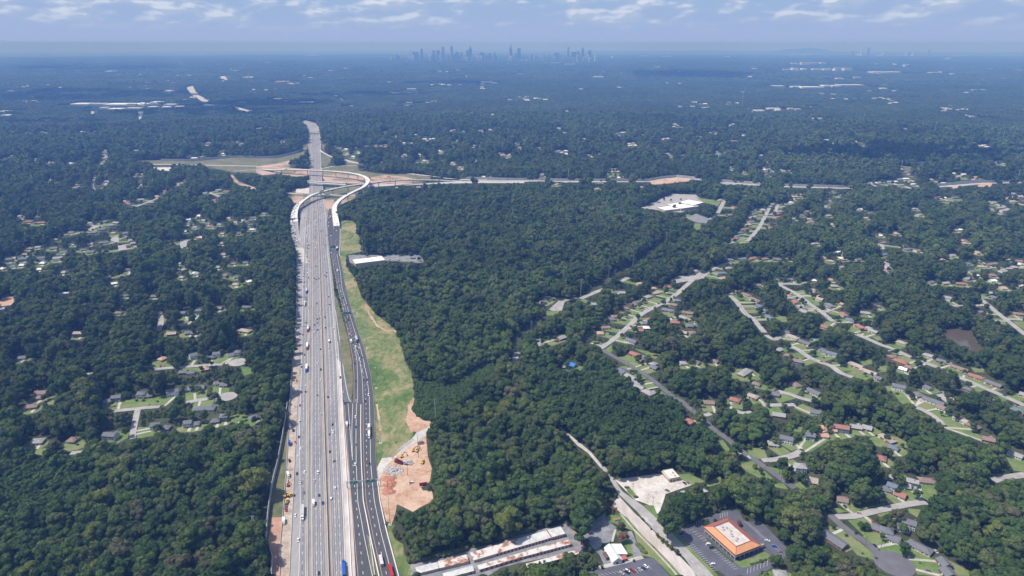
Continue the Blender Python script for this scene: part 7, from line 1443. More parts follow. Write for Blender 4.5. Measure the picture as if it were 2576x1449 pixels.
# single trees and shrubs standing in gardens, lots and verges
SING = [('21',1690,600,.6,'broad dark green tree',' between the white school roofs, left one'), ('21',1765,605,.55,'broad dark green tree',' between the white school roofs, right one'), ('21',1635,630,.65,'broad mid-green tree',' before the left school wing'), ('21',1600,560,.4,'broad mid-green tree',' on the near side of the school yard'), ('21',1700,555,.35,'broad mid-green tree',' in the middle of the school yard'), ('21',1900,640,.8,'broad mid-green tree',' right of the school gym'), ('21',1530,550,.45,'broad dark green tree',' at the left edge of the school yard'), ('11',1440,1085,.7,'broad dark green tree',' behind the parking of the white-roofed office'), ('11',1555,1110,.75,'broad dark green tree',' in the parking right of the white-roofed office'), ('11',1255,1090,.7,'broad mid-green tree',' behind the right end of the white-roofed office'), ('11',1120,1110,.5,'broad mid-green tree',' behind the left end of the white-roofed office'), ('11',1640,1150,.5,'broad mid-green tree',' at the right end of the white-roofed office parking'), ('b2',2020,985,1.3,'broad dark green tree',' standing alone between the storage lot and the chapel lot'), ('b2',2008,1055,.28,'broad yellow-green tree',' beside the salmon wall, low and yellowish'),
 ('b3',375,930,.55,'broad grey-green tree',' beside the chapel drive, its crown half bare'), ('b3',395,1050,.55,'round purple-brown tree',' on the grass behind the chapel'), ('b3',850,925,1.3,'broad dark green tree',' between the avenue and the orange-roofed office'),
 ('b3',735,1030,.28,'broad yellow-green tree',' first in the avenue median row, farthest end'), ('b3',785,1080,.28,'broad yellow-green tree',' in the avenue median row, second from the far end'), ('b3',830,1115,.28,'broad yellow-green tree',' in the middle of the avenue median row'), ('b3',875,1150,.30,'broad yellow-green tree',' in the avenue median row, second from the near end'), ('b3',930,1195,.34,'broad grey-green tree',' last in the avenue median row, nearest end'),
 ('b3',1240,920,.42,'tall dark pine',' at the far-left corner of the orange-roofed office'), ('b3',1320,895,.25,'broad dark green tree',' right of the pine at the office car park'), ('b3',1560,905,.36,'round purple-brown tree',' at the far corner of the orange-roofed office'), ('b3',1780,1300,.22,'small round shrub',' on the grass right of the orange-roofed office'), ('b3',1760,760,.9,'broad mid-green tree',''), 
 ('b3',1720,335,.36,'broad yellow-green tree',' on the lawn beside the dark street'), ('b3',1780,385,.40,'broad mid-green tree',' on the lawn beside the dark street'), ('b3',1850,470,.15,'small round shrub',' on the lawn beside the dark street'), ('b3',1980,330,.9,'tall dark pine',' at the street corner by the pale roof'), ('b3',1530,190,.9,'tall dark pine',' overhanging the dark street'), ('b3',2200,450,.7,'broad dark green tree',' left of the pale-roofed house'),
 ('b4',990,960,.62,'small round shrub',' big and dense beside the red car'), ('b4',1160,890,.5,'broad yellow-green tree',' on the lawn behind the brick house'), ('b4',1240,900,.55,'broad grey-green tree',' on the lawn behind the brick house'), ('b4',1310,830,.75,'broad grey-green tree',' on the corner of the cross street'), ('b4',790,1040,.2,'small round shrub',' beside the dark street above the driveway'), ('b4',950,1220,.14,'small round shrub',' on the lawn left of the dark street'), ('b4',1090,1270,.16,'small round shrub',' at the mouth of the turning circle'), ('b4',1365,1225,.25,'tall dark pine',' small one on the lawn by the turning circle'), ('b4',1280,1120,.14,'small round shrub',' before the brick split-level house'), ('b4',1530,1320,.12,'small round shrub',' by the far side of the turning circle'),
 ('b4',1380,1160,.7,'broad dark green tree',''), ('b4',1590,1040,.8,'broad mid-green tree',''), ('b4',180,420,.7,'broad mid-green tree',''), ('b4',150,330,.8,'tall dark pine',''), ('b4',1110,640,.95,'tall dark pine',' above the lawn of the cross street'), ('b4',1000,640,.85,'broad mid-green tree',''), ('b4',740,130,.3,'small round shrub',' on the lawn near the orange roof'),
 ('02',1585,1140,.2,'small round shrub',' alone on the lawn between two grey houses'), ('02',2150,1090,.75,'broad mid-green tree',' in front of the long grey house'), ('02',1375,1130,.25,'small round shrub',' by the door of the white house'), ('02',1445,1130,.25,'small round shrub',' at the corner of the white house'), ('02',930,1100,.8,'broad yellow-green tree',''), ('02',1800,1120,.75,'broad mid-green tree',' at the mouth of the forked driveway'), ('02',1250,1290,.8,'broad grey-green tree',' at the western street junction'), ('02',2040,700,.6,'broad mid-green tree',' between the dark house and the grey house'), ('02',1760,720,.9,'broad mid-green tree',' beside the brown-roofed house'), ('02',1290,690,.8,'broad yellow-green tree',' brightest in the western wood'),
 ('b0',780,125,.2,'small round shrub',' on the yellow lawn at the left'), ('b0',560,140,.8,'broad grey-green tree',' between the pale roof and the yellow lawn'), ('b0',940,120,.9,'broad mid-green tree',' in front of the white two-storey house'),
 ('22',1195,840,.35,'broad mid-green tree',' beside the dark street, farther of a pair opposite the red roofs'), ('22',1250,840,.3,'broad mid-green tree',' beside the dark street, nearer of a pair opposite the red roofs'), ('22',1290,900,.4,'broad grey-green tree',' beside the dark street opposite the red-roofed row'), ('22',1075,620,.75,'broad mid-green tree',' at the bend of the two streets'), ('22',1440,200,.35,'broad grey-green tree',' overhanging the light street'), ('22',1150,270,.5,'broad yellow-green tree',' beside the light street'), ('22',650,370,.8,'broad yellow-green tree',' brightest left of the light street'), ('22',840,370,.7,'broad yellow-green tree',''), ('22',1500,400,.95,'broad dark green tree',' behind the light street houses'), ('22',1195,385,.22,'small round shrub',' at the kerb of the light street'), ('22',1240,740,.12,'small round shrub',' on the front lawn of the red-roofed row'), ('22',2380,1180,.6,'tall dark pine',' beside the red-roofed house'), ('22',1200,1240,.3,'broad mid-green tree','') ,
 ('32',455,640,.65,'broad dark green tree',' round one beside the big blue-grey house'), ('32',560,190,.45,'broad dark green tree',' beside the upper eastern street'), ('32',700,300,.55,'broad dark green tree',' where the upper eastern street disappears'), ('32',1460,660,.65,'broad dark green tree',' at the corner of the middle eastern street'), ('32',1530,860,.8,'broad mid-green tree',' between the middle and lower eastern houses'), ('32',740,740,.6,'broad dark green tree',' before the tan-roofed house'), ('32',360,1020,.5,'tall dark pine',' between the two eastern driveways'), ('32',1300,1060,.3,'small round shrub',' at the two-storey eastern house'), ('32',1455,1080,.5,'broad mid-green tree',' left of the white-fenced plot'), ('32',290,540,.2,'small round shrub',' on an eastern front lawn'), ('32',960,430,.3,'round purple-brown tree',' before the red-roofed eastern house'), ('32',1580,720,.3,'broad mid-green tree',' on an eastern front lawn'), ('32',2430,1040,.4,'broad yellow-green tree',' beside the far right street'), ('32',1830,840,.4,'broad mid-green tree',''), ('32',2020,960,.55,'broad mid-green tree','')]
for j, (t, x, y, s, kind, wh) in enumerate(SING):
    q = G(*F(t, x, y), (s*4 if 'shrub' in kind else s*12.5)); tree(kind, q[0], q[1], s*(1.0 if kind != 'small round shrub' else 1.0), j, wh, 'single trees in gardens and lots', shrub=(kind == 'small round shrub'), lm=(wh == ''))
# hedges and shrub rows
def hedge(tile, s, w, h, label):
    P = smooth([G(u, v)[:2] for u, v in FP(tile, s)], 3); g = MB(); rr = random.Random(len(s))
    L_ = 0
    for a, b in zip(P[:-1], P[1:]):
        a, b = Vector(a), Vector(b); n = max(1, int((b-a).length/(w*.45)))
        for k in range(n): q = a+(b-a)*(k/n); g.ico((q.x+rr.uniform(-.2, .2), q.y+rr.uniform(-.2, .2), h*.5), w*.55*rr.uniform(.8, 1.15), 1, .45, h/w)
    o = g.build('hedge', m_leafD if 'dark' in label else m_leaf); tag(o, label, 'hedge', lm=False)
hedge('b3', '300,1300 370,1290', 3.0, 1.8, 'bright clipped hedge before the chapel'); hedge('b3', '440,1245 480,1235', 3.0, 1.8, 'clipped hedge right of the chapel porch'); hedge('b3', '535,1140 570,1170 580,1200 640,1225', 4.0, 2.2, 'row of green bushes on the grass right of the chapel')
hedge('b3', '1240,1080 1330,1170 1420,1250 1500,1310', 1.6, 1.1, 'dark clipped hedge along the front of the orange-roofed office'); hedge('b3', '1680,1335 1770,1310 1840,1280', 2.2, 1.4, 'dark clipped hedge on the near grass of the orange-roofed office'); hedge('b3', '415,560 445,565', 2.6, 1.4, 'bush on the far end of the gravel lot island'); hedge('b3', '510,655 540,660', 2.6, 1.4, 'bush on the near end of the gravel lot island')
hedge('b2', '290,1310 500,1275 700,1230 890,1175', 5.0, 4.0, 'long overgrown hedge along the back of the storage lot'); hedge('b2', '1190,1085 1350,1040 1560,985', 5.0, 4.0, 'overgrown hedge behind the right part of the storage lot')
hedge('b4', '1385,1120 1430,1150 1480,1185', 1.8, 1.5, 'dark clipped hedge left of the long grey-roofed house'); hedge('b4', '1215,1080 1290,1110 1330,1100', 1.8, 1.3, 'dark shrubs along the front of the brick split-level house'); hedge('22', '1290,935 1350,925', 2.2, 1.6, 'dark clipped hedge beside the driveway left of the dark street')
# ================================================================ beyond: woodland patches, far buildings, the city
FARCLEAR = []
def fbox(tile, x, y, w, d, h, c, name='warehouse', cat='warehouse', group='far pale buildings', lab=None, rz=0.0, grow=None):
    """far flat-roofed building: centre in the photo, width in zoom pixels, real depth and height"""
    u, v = F(tile, x, y)
    if v < 235: h, d = h*1.35+2, d*1.8
    p = G(u, v, h); zc = p[1]*CP+(CAMH-p[2])*SP; W_ = max(8, w/4*zc/FPX); base = terr(p[0], p[1])
    wm = {'w': m_white, 'l': mat('far_pale_wall', (.62, .62, .62), .8), 't': m_tan, 'r': mroof('o'), 'b': mroof('b'), 'c': mat('pale_green_wall', (.45, .60, .58), .8), 'u': mat('far_blue_roof', (.12, .45, .62), .7)}[c]
    cn = {'w': 'white', 'l': 'pale grey', 't': 'tan', 'r': 'orange-brown', 'b': 'brown', 'c': 'pale green', 'u': 'bright blue'}[c]
    root = empty(name, lab or ('low %s building far off' % cn), cat, (p[0], p[1], base), rz, group=group, lm=lab is None)
    g = MB(); g.box(-W_/2, W_/2, 0, d, -1, h-.4); g.build('wall', m_tan if c in ('r', 'b') else (m_side if c == 'u' else wm), root)
    g = MB(); g.box(-W_/2-.3, W_/2+.3, -.3, d+.3, h-.4, h); g.build('roof', wm if c != 't' else m_whit, root)
    dd = grow or 0; D_ = p[1]; ext_ = 20*D_/CAMH
    FARCLEAR.append((p[0]-W_/2-12, p[0]+W_/2+12, p[1]-ext_*.75, p[1]+d+8))
for e in """00,790,1045,170,90,12,w;00,980,1042,140,60,11,l;00,1240,1050,400,120,13,w;00,1400,1045,90,60,11,w;00,1560,1028,110,80,12,w;00,1700,1050,110,60,10,l;00,1790,1072,80,60,10,t;00,1145,1095,130,70,10,w;00,1035,1082,80,50,9,l;00,1330,1088,140,60,10,t;00,1520,1075,80,60,9,l;00,1660,1075,70,50,9,w;00,60,1120,160,70,10,l;00,60,1160,120,60,9,l;00,1370,1258,80,40,16,w;00,1430,1266,80,40,9,l;00,565,1410,150,40,9,w;00,390,1425,40,20,9,l;00,2240,1288,30,20,8,w;00,2430,1030,80,40,9,l;00,2120,1058,90,60,9,l;00,2070,1055,60,50,8,l;00,2350,1305,60,30,8,r;00,690,1208,60,30,7,r;00,440,1212,50,30,7,t;00,1680,912,60,40,10,w;00,1750,918,60,30,8,l;00,2480,775,90,60,10,l;00,2490,600,60,50,12,w;00,1095,715,80,50,11,w;00,1965,540,40,60,12,w;00,2035,540,40,60,12,w;00,655,545,30,40,12,w;00,1115,577,30,40,12,w;00,1810,598,60,40,11,w;00,1590,611,30,30,11,w;00,690,627,40,40,11,l
10,65,1212,70,50,9,w;10,160,1212,50,40,9,w;10,240,1215,40,30,8,w;10,400,1335,70,40,9,w;10,250,820,130,60,10,r;10,120,628,50,40,12,t;10,555,556,160,90,14,w;10,480,758,24,30,10,w;10,750,708,50,40,11,l;10,500,1028,150,50,8,l;10,300,1014,50,30,8,t;10,230,990,100,30,8,l;10,1560,892,90,30,10,t;10,2320,820,110,40,11,l;10,2280,845,40,30,9,t;10,2400,830,60,30,9,l;10,1930,718,50,40,10,w;10,1845,712,40,30,10,l;10,2030,704,50,30,10,l;10,2410,690,40,30,10,w;10,1725,1030,40,30,7,t;10,1540,1030,60,25,7,t;10,1520,1058,40,20,7,t;10,960,1062,30,20,7,t;10,2390,1150,60,30,8,l;10,2330,1310,100,40,8,t;10,1970,1320,60,25,7,t;10,1610,1355,40,20,7,t;10,1690,1400,50,20,6,w;10,2560,1295,30,20,7,t;10,40,600,60,50,12,w;10,250,611,30,30,11,l
20,990,1240,60,30,9,t;20,930,1240,40,30,9,w;20,1100,1245,70,30,9,t;20,150,1145,30,20,8,w;20,195,1140,40,20,8,w;20,555,1117,30,20,8,w;20,695,893,40,30,9,t;20,870,768,100,40,10,w;20,340,626,40,60,12,w;20,430,632,90,60,12,l;20,580,644,110,60,12,l;20,120,603,90,60,12,w;20,2480,1110,120,40,9,w;20,2380,1085,25,20,12,r;20,1900,1045,30,20,8,t;20,2080,940,30,20,8,w;20,2450,687,50,40,11,w;20,1465,672,60,50,11,l;20,1270,567,30,40,14,w;20,1330,560,60,50,20,w;20,1530,565,40,40,16,w;20,1590,563,40,40,18,w;20,1690,570,60,40,16,w;20,2160,565,70,50,18,w;20,1610,1275,60,25,7,t;20,2190,1268,60,25,8,t;20,2050,1350,110,20,7,l;20,1870,1380,90,20,6,b;20,2240,1420,90,30,7,b;20,1600,1395,60,25,7,t;20,1640,1240,30,20,7,w;20,1060,1340,60,20,6,l;20,1010,565,20,20,50,w
30,70,1092,130,60,9,t;30,110,1105,50,40,8,w;30,240,1090,60,40,10,t;30,310,1095,50,30,10,t;30,425,1072,40,25,8,u;30,490,1190,130,30,7,l;30,500,1200,60,20,7,w;30,855,855,240,70,12,t;30,690,862,80,60,12,l;30,600,860,100,60,12,l;30,440,875,190,60,11,w;30,300,870,100,50,11,l;30,110,863,120,50,10,l;30,910,776,60,40,11,t;30,730,786,70,40,11,l;30,545,783,30,30,11,l;30,1190,722,300,60,13,w;30,1080,728,80,50,12,t;30,1700,728,120,50,11,l;30,280,685,60,50,34,w;30,200,697,70,50,14,w;30,370,690,50,50,16,w;30,680,692,20,40,34,w;30,720,682,70,50,24,t;30,810,685,80,50,26,l;30,600,692,80,50,14,w;30,500,692,90,50,14,l;30,460,628,100,50,24,l;30,380,628,80,50,30,l;30,270,635,60,50,20,w;30,560,625,50,50,24,l;30,240,590,120,40,14,w;30,410,588,50,40,16,w;30,550,592,50,40,14,w;30,1110,642,20,40,14,w;30,1290,642,20,40,14,w;30,1390,650,20,40,34,l;30,1420,648,20,40,14,w;30,1830,580,16,40,34,l;30,1800,590,20,40,24,l;30,1940,560,90,60,20,l;30,2145,688,50,50,12,w;30,2240,690,50,50,12,l;30,2525,703,60,50,12,w;30,1170,888,60,30,10,w;30,1350,962,30,30,10,l;30,2490,1132,40,25,8,w;30,2010,1160,30,30,14,l;30,2060,1170,50,30,9,l;30,1315,1225,24,20,9,l;30,1600,1420,90,40,9,w;30,1650,1405,40,30,12,l;30,620,1410,60,30,7,l;30,600,1435,80,25,7,l;30,930,545,40,60,30,w;30,1170,560,120,60,24,w;30,1340,560,50,60,28,l;30,1415,545,30,60,46,w;30,1475,550,30,60,44,w;30,270,545,40,60,40,w;30,410,545,60,60,36,l;30,340,548,40,60,30,l;30,2060,625,40,40,14,l;30,1870,740,40,30,11,l""".replace('\n', ';').split(';'):
    q = e.split(','); fbox(q[0], *map(float, q[1:6]), q[6])
for e in "31,1600,185,100,20,8,c;31,1530,182,60,18,7,c;31,2120,18,60,25,7,w;31,2260,190,70,22,8,t;01,760,195,90,25,7,l;21,2230,70,40,15,6,t".split(';'):
    q = e.split(','); fbox(q[0], *map(float, q[1:6]), q[6])
# far open ground and stretches of road that show between the trees
def patch(name, tile, s, m, z): 
    P = [G(u, v) for u, v in FP(tile, s)]; g = MB(); n = len(P); cx = sum(p[0] for p in P)/n; cy_ = sum(p[1] for p in P)/n
    ring = [(p[0], p[1], max(p[2], terr(p[0], p[1]))+z) for p in P]; g.add(ring+[(cx, cy_, terr(cx, cy_)+z)], [(i, (i+1) % n, n) for i in range(n)]); struct(g.build(name, m))
    xs = [p[0] for p in P]; ys = [p[1] for p in P]; FARP.append(([p[:2] for p in P], min(xs), max(xs), min(ys), max(ys)))
FARP = []
for t, s in (('00', '1600,1250 1750,1248 1900,1238 1905,1245 1840,1280 1700,1268'), ('00', '2490,1200 2576,1205 2576,1230 2520,1225'), ('10', '1350,922 1480,940 1640,922 1650,935 1560,952 1400,950'), ('31', '1330,220 1440,232 1420,278 1340,262'), ('31', '200,78 310,80 300,150 210,150'), ('20', '10,740 100,738 100,748 20,750')):
    patch('far_grass', t, s, m_grassD, 1.0)
for t, s in (('00', '1875,880 1940,865 1960,905 2000,960 2060,1005 2120,1015 2118,1035 2030,1020 1960,975 1920,950 1895,910'), ('00', '2218,770 2262,765 2300,818 2235,822'), ('00', '1910,1300 1930,1300 1955,1370 1930,1375'), ('00', '1390,1130 1440,1125 1425,1220 1400,1200'), ('00', '915,1120 945,1120 948,1160 925,1160'), ('00', '2330,1060 2380,1075 2560,1130 2520,1140 2400,1100'), ('00', '1600,1268 1830,1275 1850,1284 1700,1275'),
             ('10', '835,990 860,992 900,1020 880,1028'), ('10', '2005,1310 2030,1315 2100,1370 2080,1372'), ('20', '1990,1330 2110,1360 2100,1372 1980,1350'), ('30', '560,1410 600,1412 660,1440 620,1449')):
    patch('far_road', t, s, m_conc2, 1.2)
P = smooth([G(u, v) for u, v in FP('00', '2120,1030 2200,1050 2400,1090 2576,1140')], 4)
# canopy patches: blocks of small crowns laid over the rolling ground
def canopy(seed, size, n, hmin, hmax, rc, lod):
    rr = np.random.default_rng(seed); mb = MB(); k = int(sqrt(n))
    for i in range(k):
        for j in range(k):
            x = (i+.5+rr.uniform(-.35, .35))*size/k-size/2; y = (j+.5+rr.uniform(-.35, .35))*size/k-size/2; h = rr.uniform(hmin, hmax); r = rc*rr.uniform(.8, 1.25)
            vs, fs = ICO[lod]; jt = rr.uniform(.78, 1.22, len(vs))
            mb.add([(x+a*r*q, y+b*r*q, h-r*.55+c*r*.8*q) for (a, b, c), q in zip(vs, jt)], [f for f in fs if sum(vs[t][2] for t in f) > -1.2])
    o = size*.56; mb.add([(-o, -o, hmin*.45), (o, -o, hmin*.45), (o, o, hmin*.45), (-o, o, hmin*.45)], [(0, 1, 2, 3)])
    return mb
m_can = leafmat('canopy_foliage', [(0, (.036, .074, .022)), (.5, (.046, .088, .024)), (1, (.056, .092, .030))], var=.45, tone=1.15)
def segd(x, y, P):
    b = 1e9
    for i in range(len(P)):
        ax, ay = P[i-1]; bx, by = P[i]; l2 = (bx-ax)**2+(by-ay)**2+1e-9; t = max(0, min(1, ((x-ax)*(bx-ax)+(y-ay)*(by-ay))/l2)); b = min(b, (ax+t*(bx-ax)-x)**2+(ay+t*(by-ay)-y)**2)
    return sqrt(b)
def far_ok(x, y, hz):
    """0: on a building or open ground, 1: in front of one (only low growth), 2: full wood"""
    k = CAMH/(CAMH-16); st = 2
    for (x0, x1, y0, y1) in FARCLEAR:
        if x0-hz < x < x1+hz and y0-hz < y < y1+hz:
            if y > y1-100 and x0-hz*.6 < x < x1+hz*.6: return 0
            st = 1
    for (P, x0, x1, y0, y1) in FARP:
        e = y0*(k-1)
        if x0-hz < x < x1+hz and y0-e-hz < y < y1+hz:
            if segd(x, y, P) < hz*1.1: return 0
            if min(segd(x*(1+(k-1)*f), y*(1+(k-1)*f), P) for f in (.35, .7, 1)) < hz*1.1: st = 1
    return st
xs, ys, zs = [], [], []
for size, r0, r1, sx in ((56, 4290, 8200, None), (56, 0, 0, None)):
    if r1 == 0: continue
    for y in np.arange(2200, r1, size*.96):
        hw = y*.80+150
        for x in np.arange(-hw, hw, size*.96):
            r = sqrt(x*x+y*y)
            if r0 <= r < r1:
                q = far_ok(x, y, size*.5)
                if q: xs.append(x+random.uniform(-6, 6)); ys.append(y+random.uniform(-6, 6)); zs.append(1 if q == 2 else .3)
xs, ys = np.array(xs), np.array(ys); gn_instances('far_woodland', 'far_canopy', [canopy(600+i, 56, 26, 13, 22, 6.6, 1) for i in range(5)], m_can, xs, ys, np.array([terr(a, b) for a, b in zip(xs, ys)])-.5, np.ones(len(xs)), seed=7, zs=zs)
xs, ys, zs = [], [], []; size = 190
for y in np.arange(4500, 26000, size*.96):
    hw = y*.80+200
    for x in np.arange(-hw, hw, size*.96):
        r = sqrt(x*x+y*y)
        if 8200 <= r < 26000:
            q = far_ok(x, y, size*.42)
            if q: xs.append(x+random.uniform(-15, 15)); ys.append(y+random.uniform(-15, 15)); zs.append(1 if q == 2 else .3)
xs, ys = np.array(xs), np.array(ys); gn_instances('distant_woodland', 'distant_canopy', [canopy(700+i, 190, 120, 12, 24, 13, 0) for i in range(5)], m_can, xs, ys, np.array([terr(a, b) for a, b in zip(xs, ys)])-.5, np.ones(len(xs)), seed=8, zs=zs)
# ---------------------------------------------------------------- the city on the skyline
m_tw = [mat('tower_blue_glass', (.22, .27, .34), .4), mat('tower_grey_stone', (.34, .33, .34), .8), mat('tower_pale_stone', (.62, .60, .57), .8), mat('tower_brown_stone', (.30, .22, .20), .8), mat('tower_white', (.82, .81, .78), .8)]
m_win = mat('tower_window_band', (.08, .10, .14), .3)
def tw(xz, yt, w, kind, mi, label, depth=40, dist=15300, tile='sky'):
    """xz,yt: skyline zoom pixels (4.744 per photo unit)"""
    if tile == 'sky': u, v = 990.3+xz/4.744, 83.06+yt/4.744; pw = w/4.744
    else: u, v = F(tile, xz, yt); pw = w/4
    a = (u-1288)/FPX; b = (v-724.5)/FPX; dy = CP-b*SP; dz = -SP-b*CP; t = dist/dy; X, Y = a*t, dist; top = CAMH+dz*t; base = terr(X, Y); H_ = max(18, top-base); zc = t; W_ = max(12, pw*zc/FPX)
    root = empty('skyscraper' if H_ > 110 else 'city_building', label, 'tower' if H_ > 110 else 'building', (X, Y, base), random.uniform(-.15, .15), group='city skyline', lm=False)
    g = MB(); m = m_tw[mi]; hw = W_/2
    if kind == 'spire':
        g.box(-hw, hw, -hw, hw, -2, H_*.74); g.build('shaft', m, root); g = MB(); z = H_*.74
        for k in range(5): q = hw*(1-.18*k); g.frus((-q, q, -q, q), (-q*.82, q*.82, -q*.82, q*.82), z, z+H_*.035); z += H_*.035
        g.frus((-hw*.2, hw*.2, -hw*.2, hw*.2), (-.5, .5, -.5, .5), z, H_); g.build('spire', m, root)
    elif kind == 'peak':
        g.box(-hw, hw, -hw, hw, -2, H_*.80); g.build('shaft', m, root); g = MB(); g.frus((-hw, hw, -hw, hw), (-hw*.25, hw*.25, -hw*.25, hw*.25), H_*.80, H_*.93); g.frus((-hw*.25, hw*.25, -hw*.25, hw*.25), (-.6, .6, -.6, .6), H_*.93, H_); g.build('peak', m, root)
    elif kind == 'cyl':
        g.cyl((0, 0, -2), (0, 0, H_*.93), hw, n=20); g.build('shaft', m, root); g = MB(); g.cyl((0, 0, H_*.93), (0, 0, H_), hw*.6, n=20); g.build('crown_drum', m, root)
    elif kind == 'mast':
        g = MB(); g.cyl((0, 0, 0), (0, 0, H_), 2.6, 1.0, 6); g.build('mast', m_steel, root)
        g = MB(); g.cyl((0, 0, H_*.93), (0, 0, H_*.97), 5, n=8); g.build('antenna_drum', m_steel, root); return
    elif kind == 'step':
        g.box(-hw, hw, -hw, hw, -2, H_*.86); g.build('shaft', m, root); g = MB(); g.box(-hw*.6, hw*.6, -hw*.6, hw*.6, H_*.86, H_); g.build('upper_block', m, root)
    elif kind == 'dome':
        g.box(-hw, hw, -hw, hw, -2, H_*.75); g.build('shaft', m, root); g = MB(); g.cyl((0, -hw, H_*.75), (0, hw, H_*.75), hw, n=20); g.build('barrel_top', m, root)
    else:
        g.box(-hw, hw, -depth/2, depth/2, -2, H_); g.build('shaft', m, root)
    if H_ > 60:
        dpt = hw if kind not in ('box',) else depth/2
        g = MB(); n = int(H_*.7/9)
        for k in range(n): z = 8+k*9; g.box(-hw*.9, hw*.9, -dpt-.4, -dpt-.1, z, z+4)
        if kind != 'cyl': g.build('window_bands', m_win, root)
cn = ['blue-grey', 'grey', 'pale', 'brown', 'white']
for xz, yt, w, kind, mi, lab in (
 (183,132,6,'mast',1,'thin red-and-white mast at the left end of the city skyline'), (332,188,26,'box',0,'dark slab tower second from the left of the downtown group'), (588,163,30,'box',1,'broad flat-topped grey tower in the left half of the skyline'), (689,151,30,'cyl',0,'round-topped cylindrical tower in the left half of the skyline'),
 (914,145,36,'peak',0,'tower with pointed roof between the cylinder and the tallest spire'), (1397,122,34,'spire',3,'tallest tower of the skyline with stepped spire'), (1495,181,42,'box',1,'wide flat-topped tower just right of the tallest spire'), (1892,138,4,'mast',1,'thin mast right of the tallest spire'), (2085,170,20,'box',0,'slim blue tower in the right group of the skyline'), (2257,175,30,'step',0,'stepped tower in the right group of the skyline'), (2340,187,44,'dome',1,'round-shouldered twin tower at the right end of the skyline'),
 (478,207,34,'box',1,'square tower left of the broad flat-topped one'), (530,206,38,'box',0,'dark square tower beside the broad flat-topped one'), (262,222,70,'box',1,'wide low dark block near the left mast'), (210,218,34,'box',2,'pale block just right of the left mast'), (880,207,30,'box',0,'faint blue tower beside the pointed one'), (810,222,34,'box',2,'pale-fronted block left of the pointed tower'), (757,226,56,'step',0,'blue stepped block right of the cylindrical tower'), (903,240,10,'box',4,'slim white tower before the pointed one'),
 (75,246,8,'box',4,'slim white column at the far left of the skyline'), (1040,226,30,'step',0,'stepped block in the gap left of the tallest spire'), (1065,235,44,'box',0,'broad blue block in the gap left of the tallest spire'), (1204,226,22,'step',1,'narrow grey tower left of the tallest spire'), (1148,242,44,'box',0,'low wide block left of the tallest spire'), (1352,238,18,'box',2,'pale slab at the foot of the tallest spire'), (1458,244,24,'box',0,'blue block between the spire and the flat tower'),
 (2008,228,24,'dome',2,'round-topped pale tower in the right group'), (1945,236,64,'box',0,'row of dark blocks in the right group'), (2150,226,56,'box',0,'dark blue block left of the stepped tower'), (2200,214,40,'step',0,'blue block touching the stepped tower'), (2230,262,10,'box',4,'slim white block at the foot of the stepped tower'), (2354,246,16,'box',4,'white slab under the twin tower'), (1842,228,10,'box',2,'slim pale tower left of the right group'), (1800,240,20,'box',2,'small pale tower mid right of the skyline')):
    tw(xz, yt, w, kind, mi, lab)
rr = random.Random(5); lowl = []
for k in range(50):
    xz = rr.choice([rr.uniform(-60, 700), rr.uniform(700, 1700), rr.uniform(1500, 2500)]); yt = rr.uniform(252, 288); mi = rr.choice([0, 1, 2, 2, 4, 4, 0]); w = rr.uniform(8, 34)
    tw(xz, yt, w, 'box', mi, 'X', dist=15300-rr.uniform(0, 1500)); o = THINGS[-1][0]; lowl.append((o, cn[mi], xz))
LM_CITY = [(332, 'the left dark slab tower'), (588, 'the broad flat-topped tower'), (689, 'the cylindrical tower'), (914, 'the pointed tower'), (1204, 'the narrow grey tower'), (1397, 'the tallest spire'), (1495, 'the wide flat-topped tower'), (1892, 'the right mast'), (2085, 'the slim blue tower'), (2340, 'the twin tower')]
LOWC = {}
for o, c, xz in lowl:
    l = min(LM_CITY, key=lambda q: abs(q[0]-xz)); side = 'left' if xz < l[0] else 'right'; LOWC.setdefault((c, l[1], side), []).append((abs(xz-l[0]), o))
ORD = ['closest', 'second', 'third', 'fourth', 'fifth', 'sixth', 'seventh', 'eighth', 'ninth', 'tenth', 'eleventh', 'twelfth', 'thirteenth', 'fourteenth', 'fifteenth', 'sixteenth', 'seventeenth', 'eighteenth', 'nineteenth', 'twentieth']
for (c, l, side), q in LOWC.items():
    for k, (_, o) in enumerate(sorted(q, key=lambda t: t[0])): o['label'] = 'low %s city block, %s on the %s of %s' % (c, ORD[min(k, 19)], side, l)
# second, fainter cluster at the right
for x, y, w, mi, lab in ((1018,478,24,0,'tallest hazy tower of the right-hand far cluster'), (950,510,20,4,'hazy white tower left of the tallest right-hand one'), (1180,512,16,2,'hazy pale tower right of the tallest right-hand one'), (1415,518,34,2,'hazy pale block in the right-hand cluster'), (1625,500,10,0,'slim hazy tower farthest right in the cluster'), (1475,530,30,2,'hazy grey block in the right-hand cluster'), (855,512,16,0,'hazy blue block at the left of the right-hand cluster'), (1155,535,12,4,'slim white hazy block of the right-hand cluster')):
    tw(x, y, w, 'box', mi, lab, dist=22000, tile='30')
for x, y, lab in ((380, 442, 'very thin mast at the right, beside the low hill'), (95, 440, 'thin mast in front of the low hill')): tw(x, y, 3, 'mast', 1, lab, dist=17000, tile='30')
for x, y, h, lab in ((465,275,50,'thin lattice mast rising from the eastern wood'), (1665,30,1,'')):
    if h > 1: pole('31', x, y, h, lab, 'far masts', m_steel, r=.5, name='radio_mast', cat='mast')
for t, x, y, h, lab in (('20',2313,1085,90,''), ('30',955,1240,60,''), ('30',1213,1310,60,''), ('30',1665,1385,75,''), ('30',2352,1440,60,''), ('10',890,1225,70,''), ('31',2505,395,45,''), ('21',567,380,45,''), ('31',1330,290,45,'')):
    pole(t, x, y, h, 'thin pale radio mast', 'far masts', m_steel, r=.7, name='radio_mast', cat='mast')
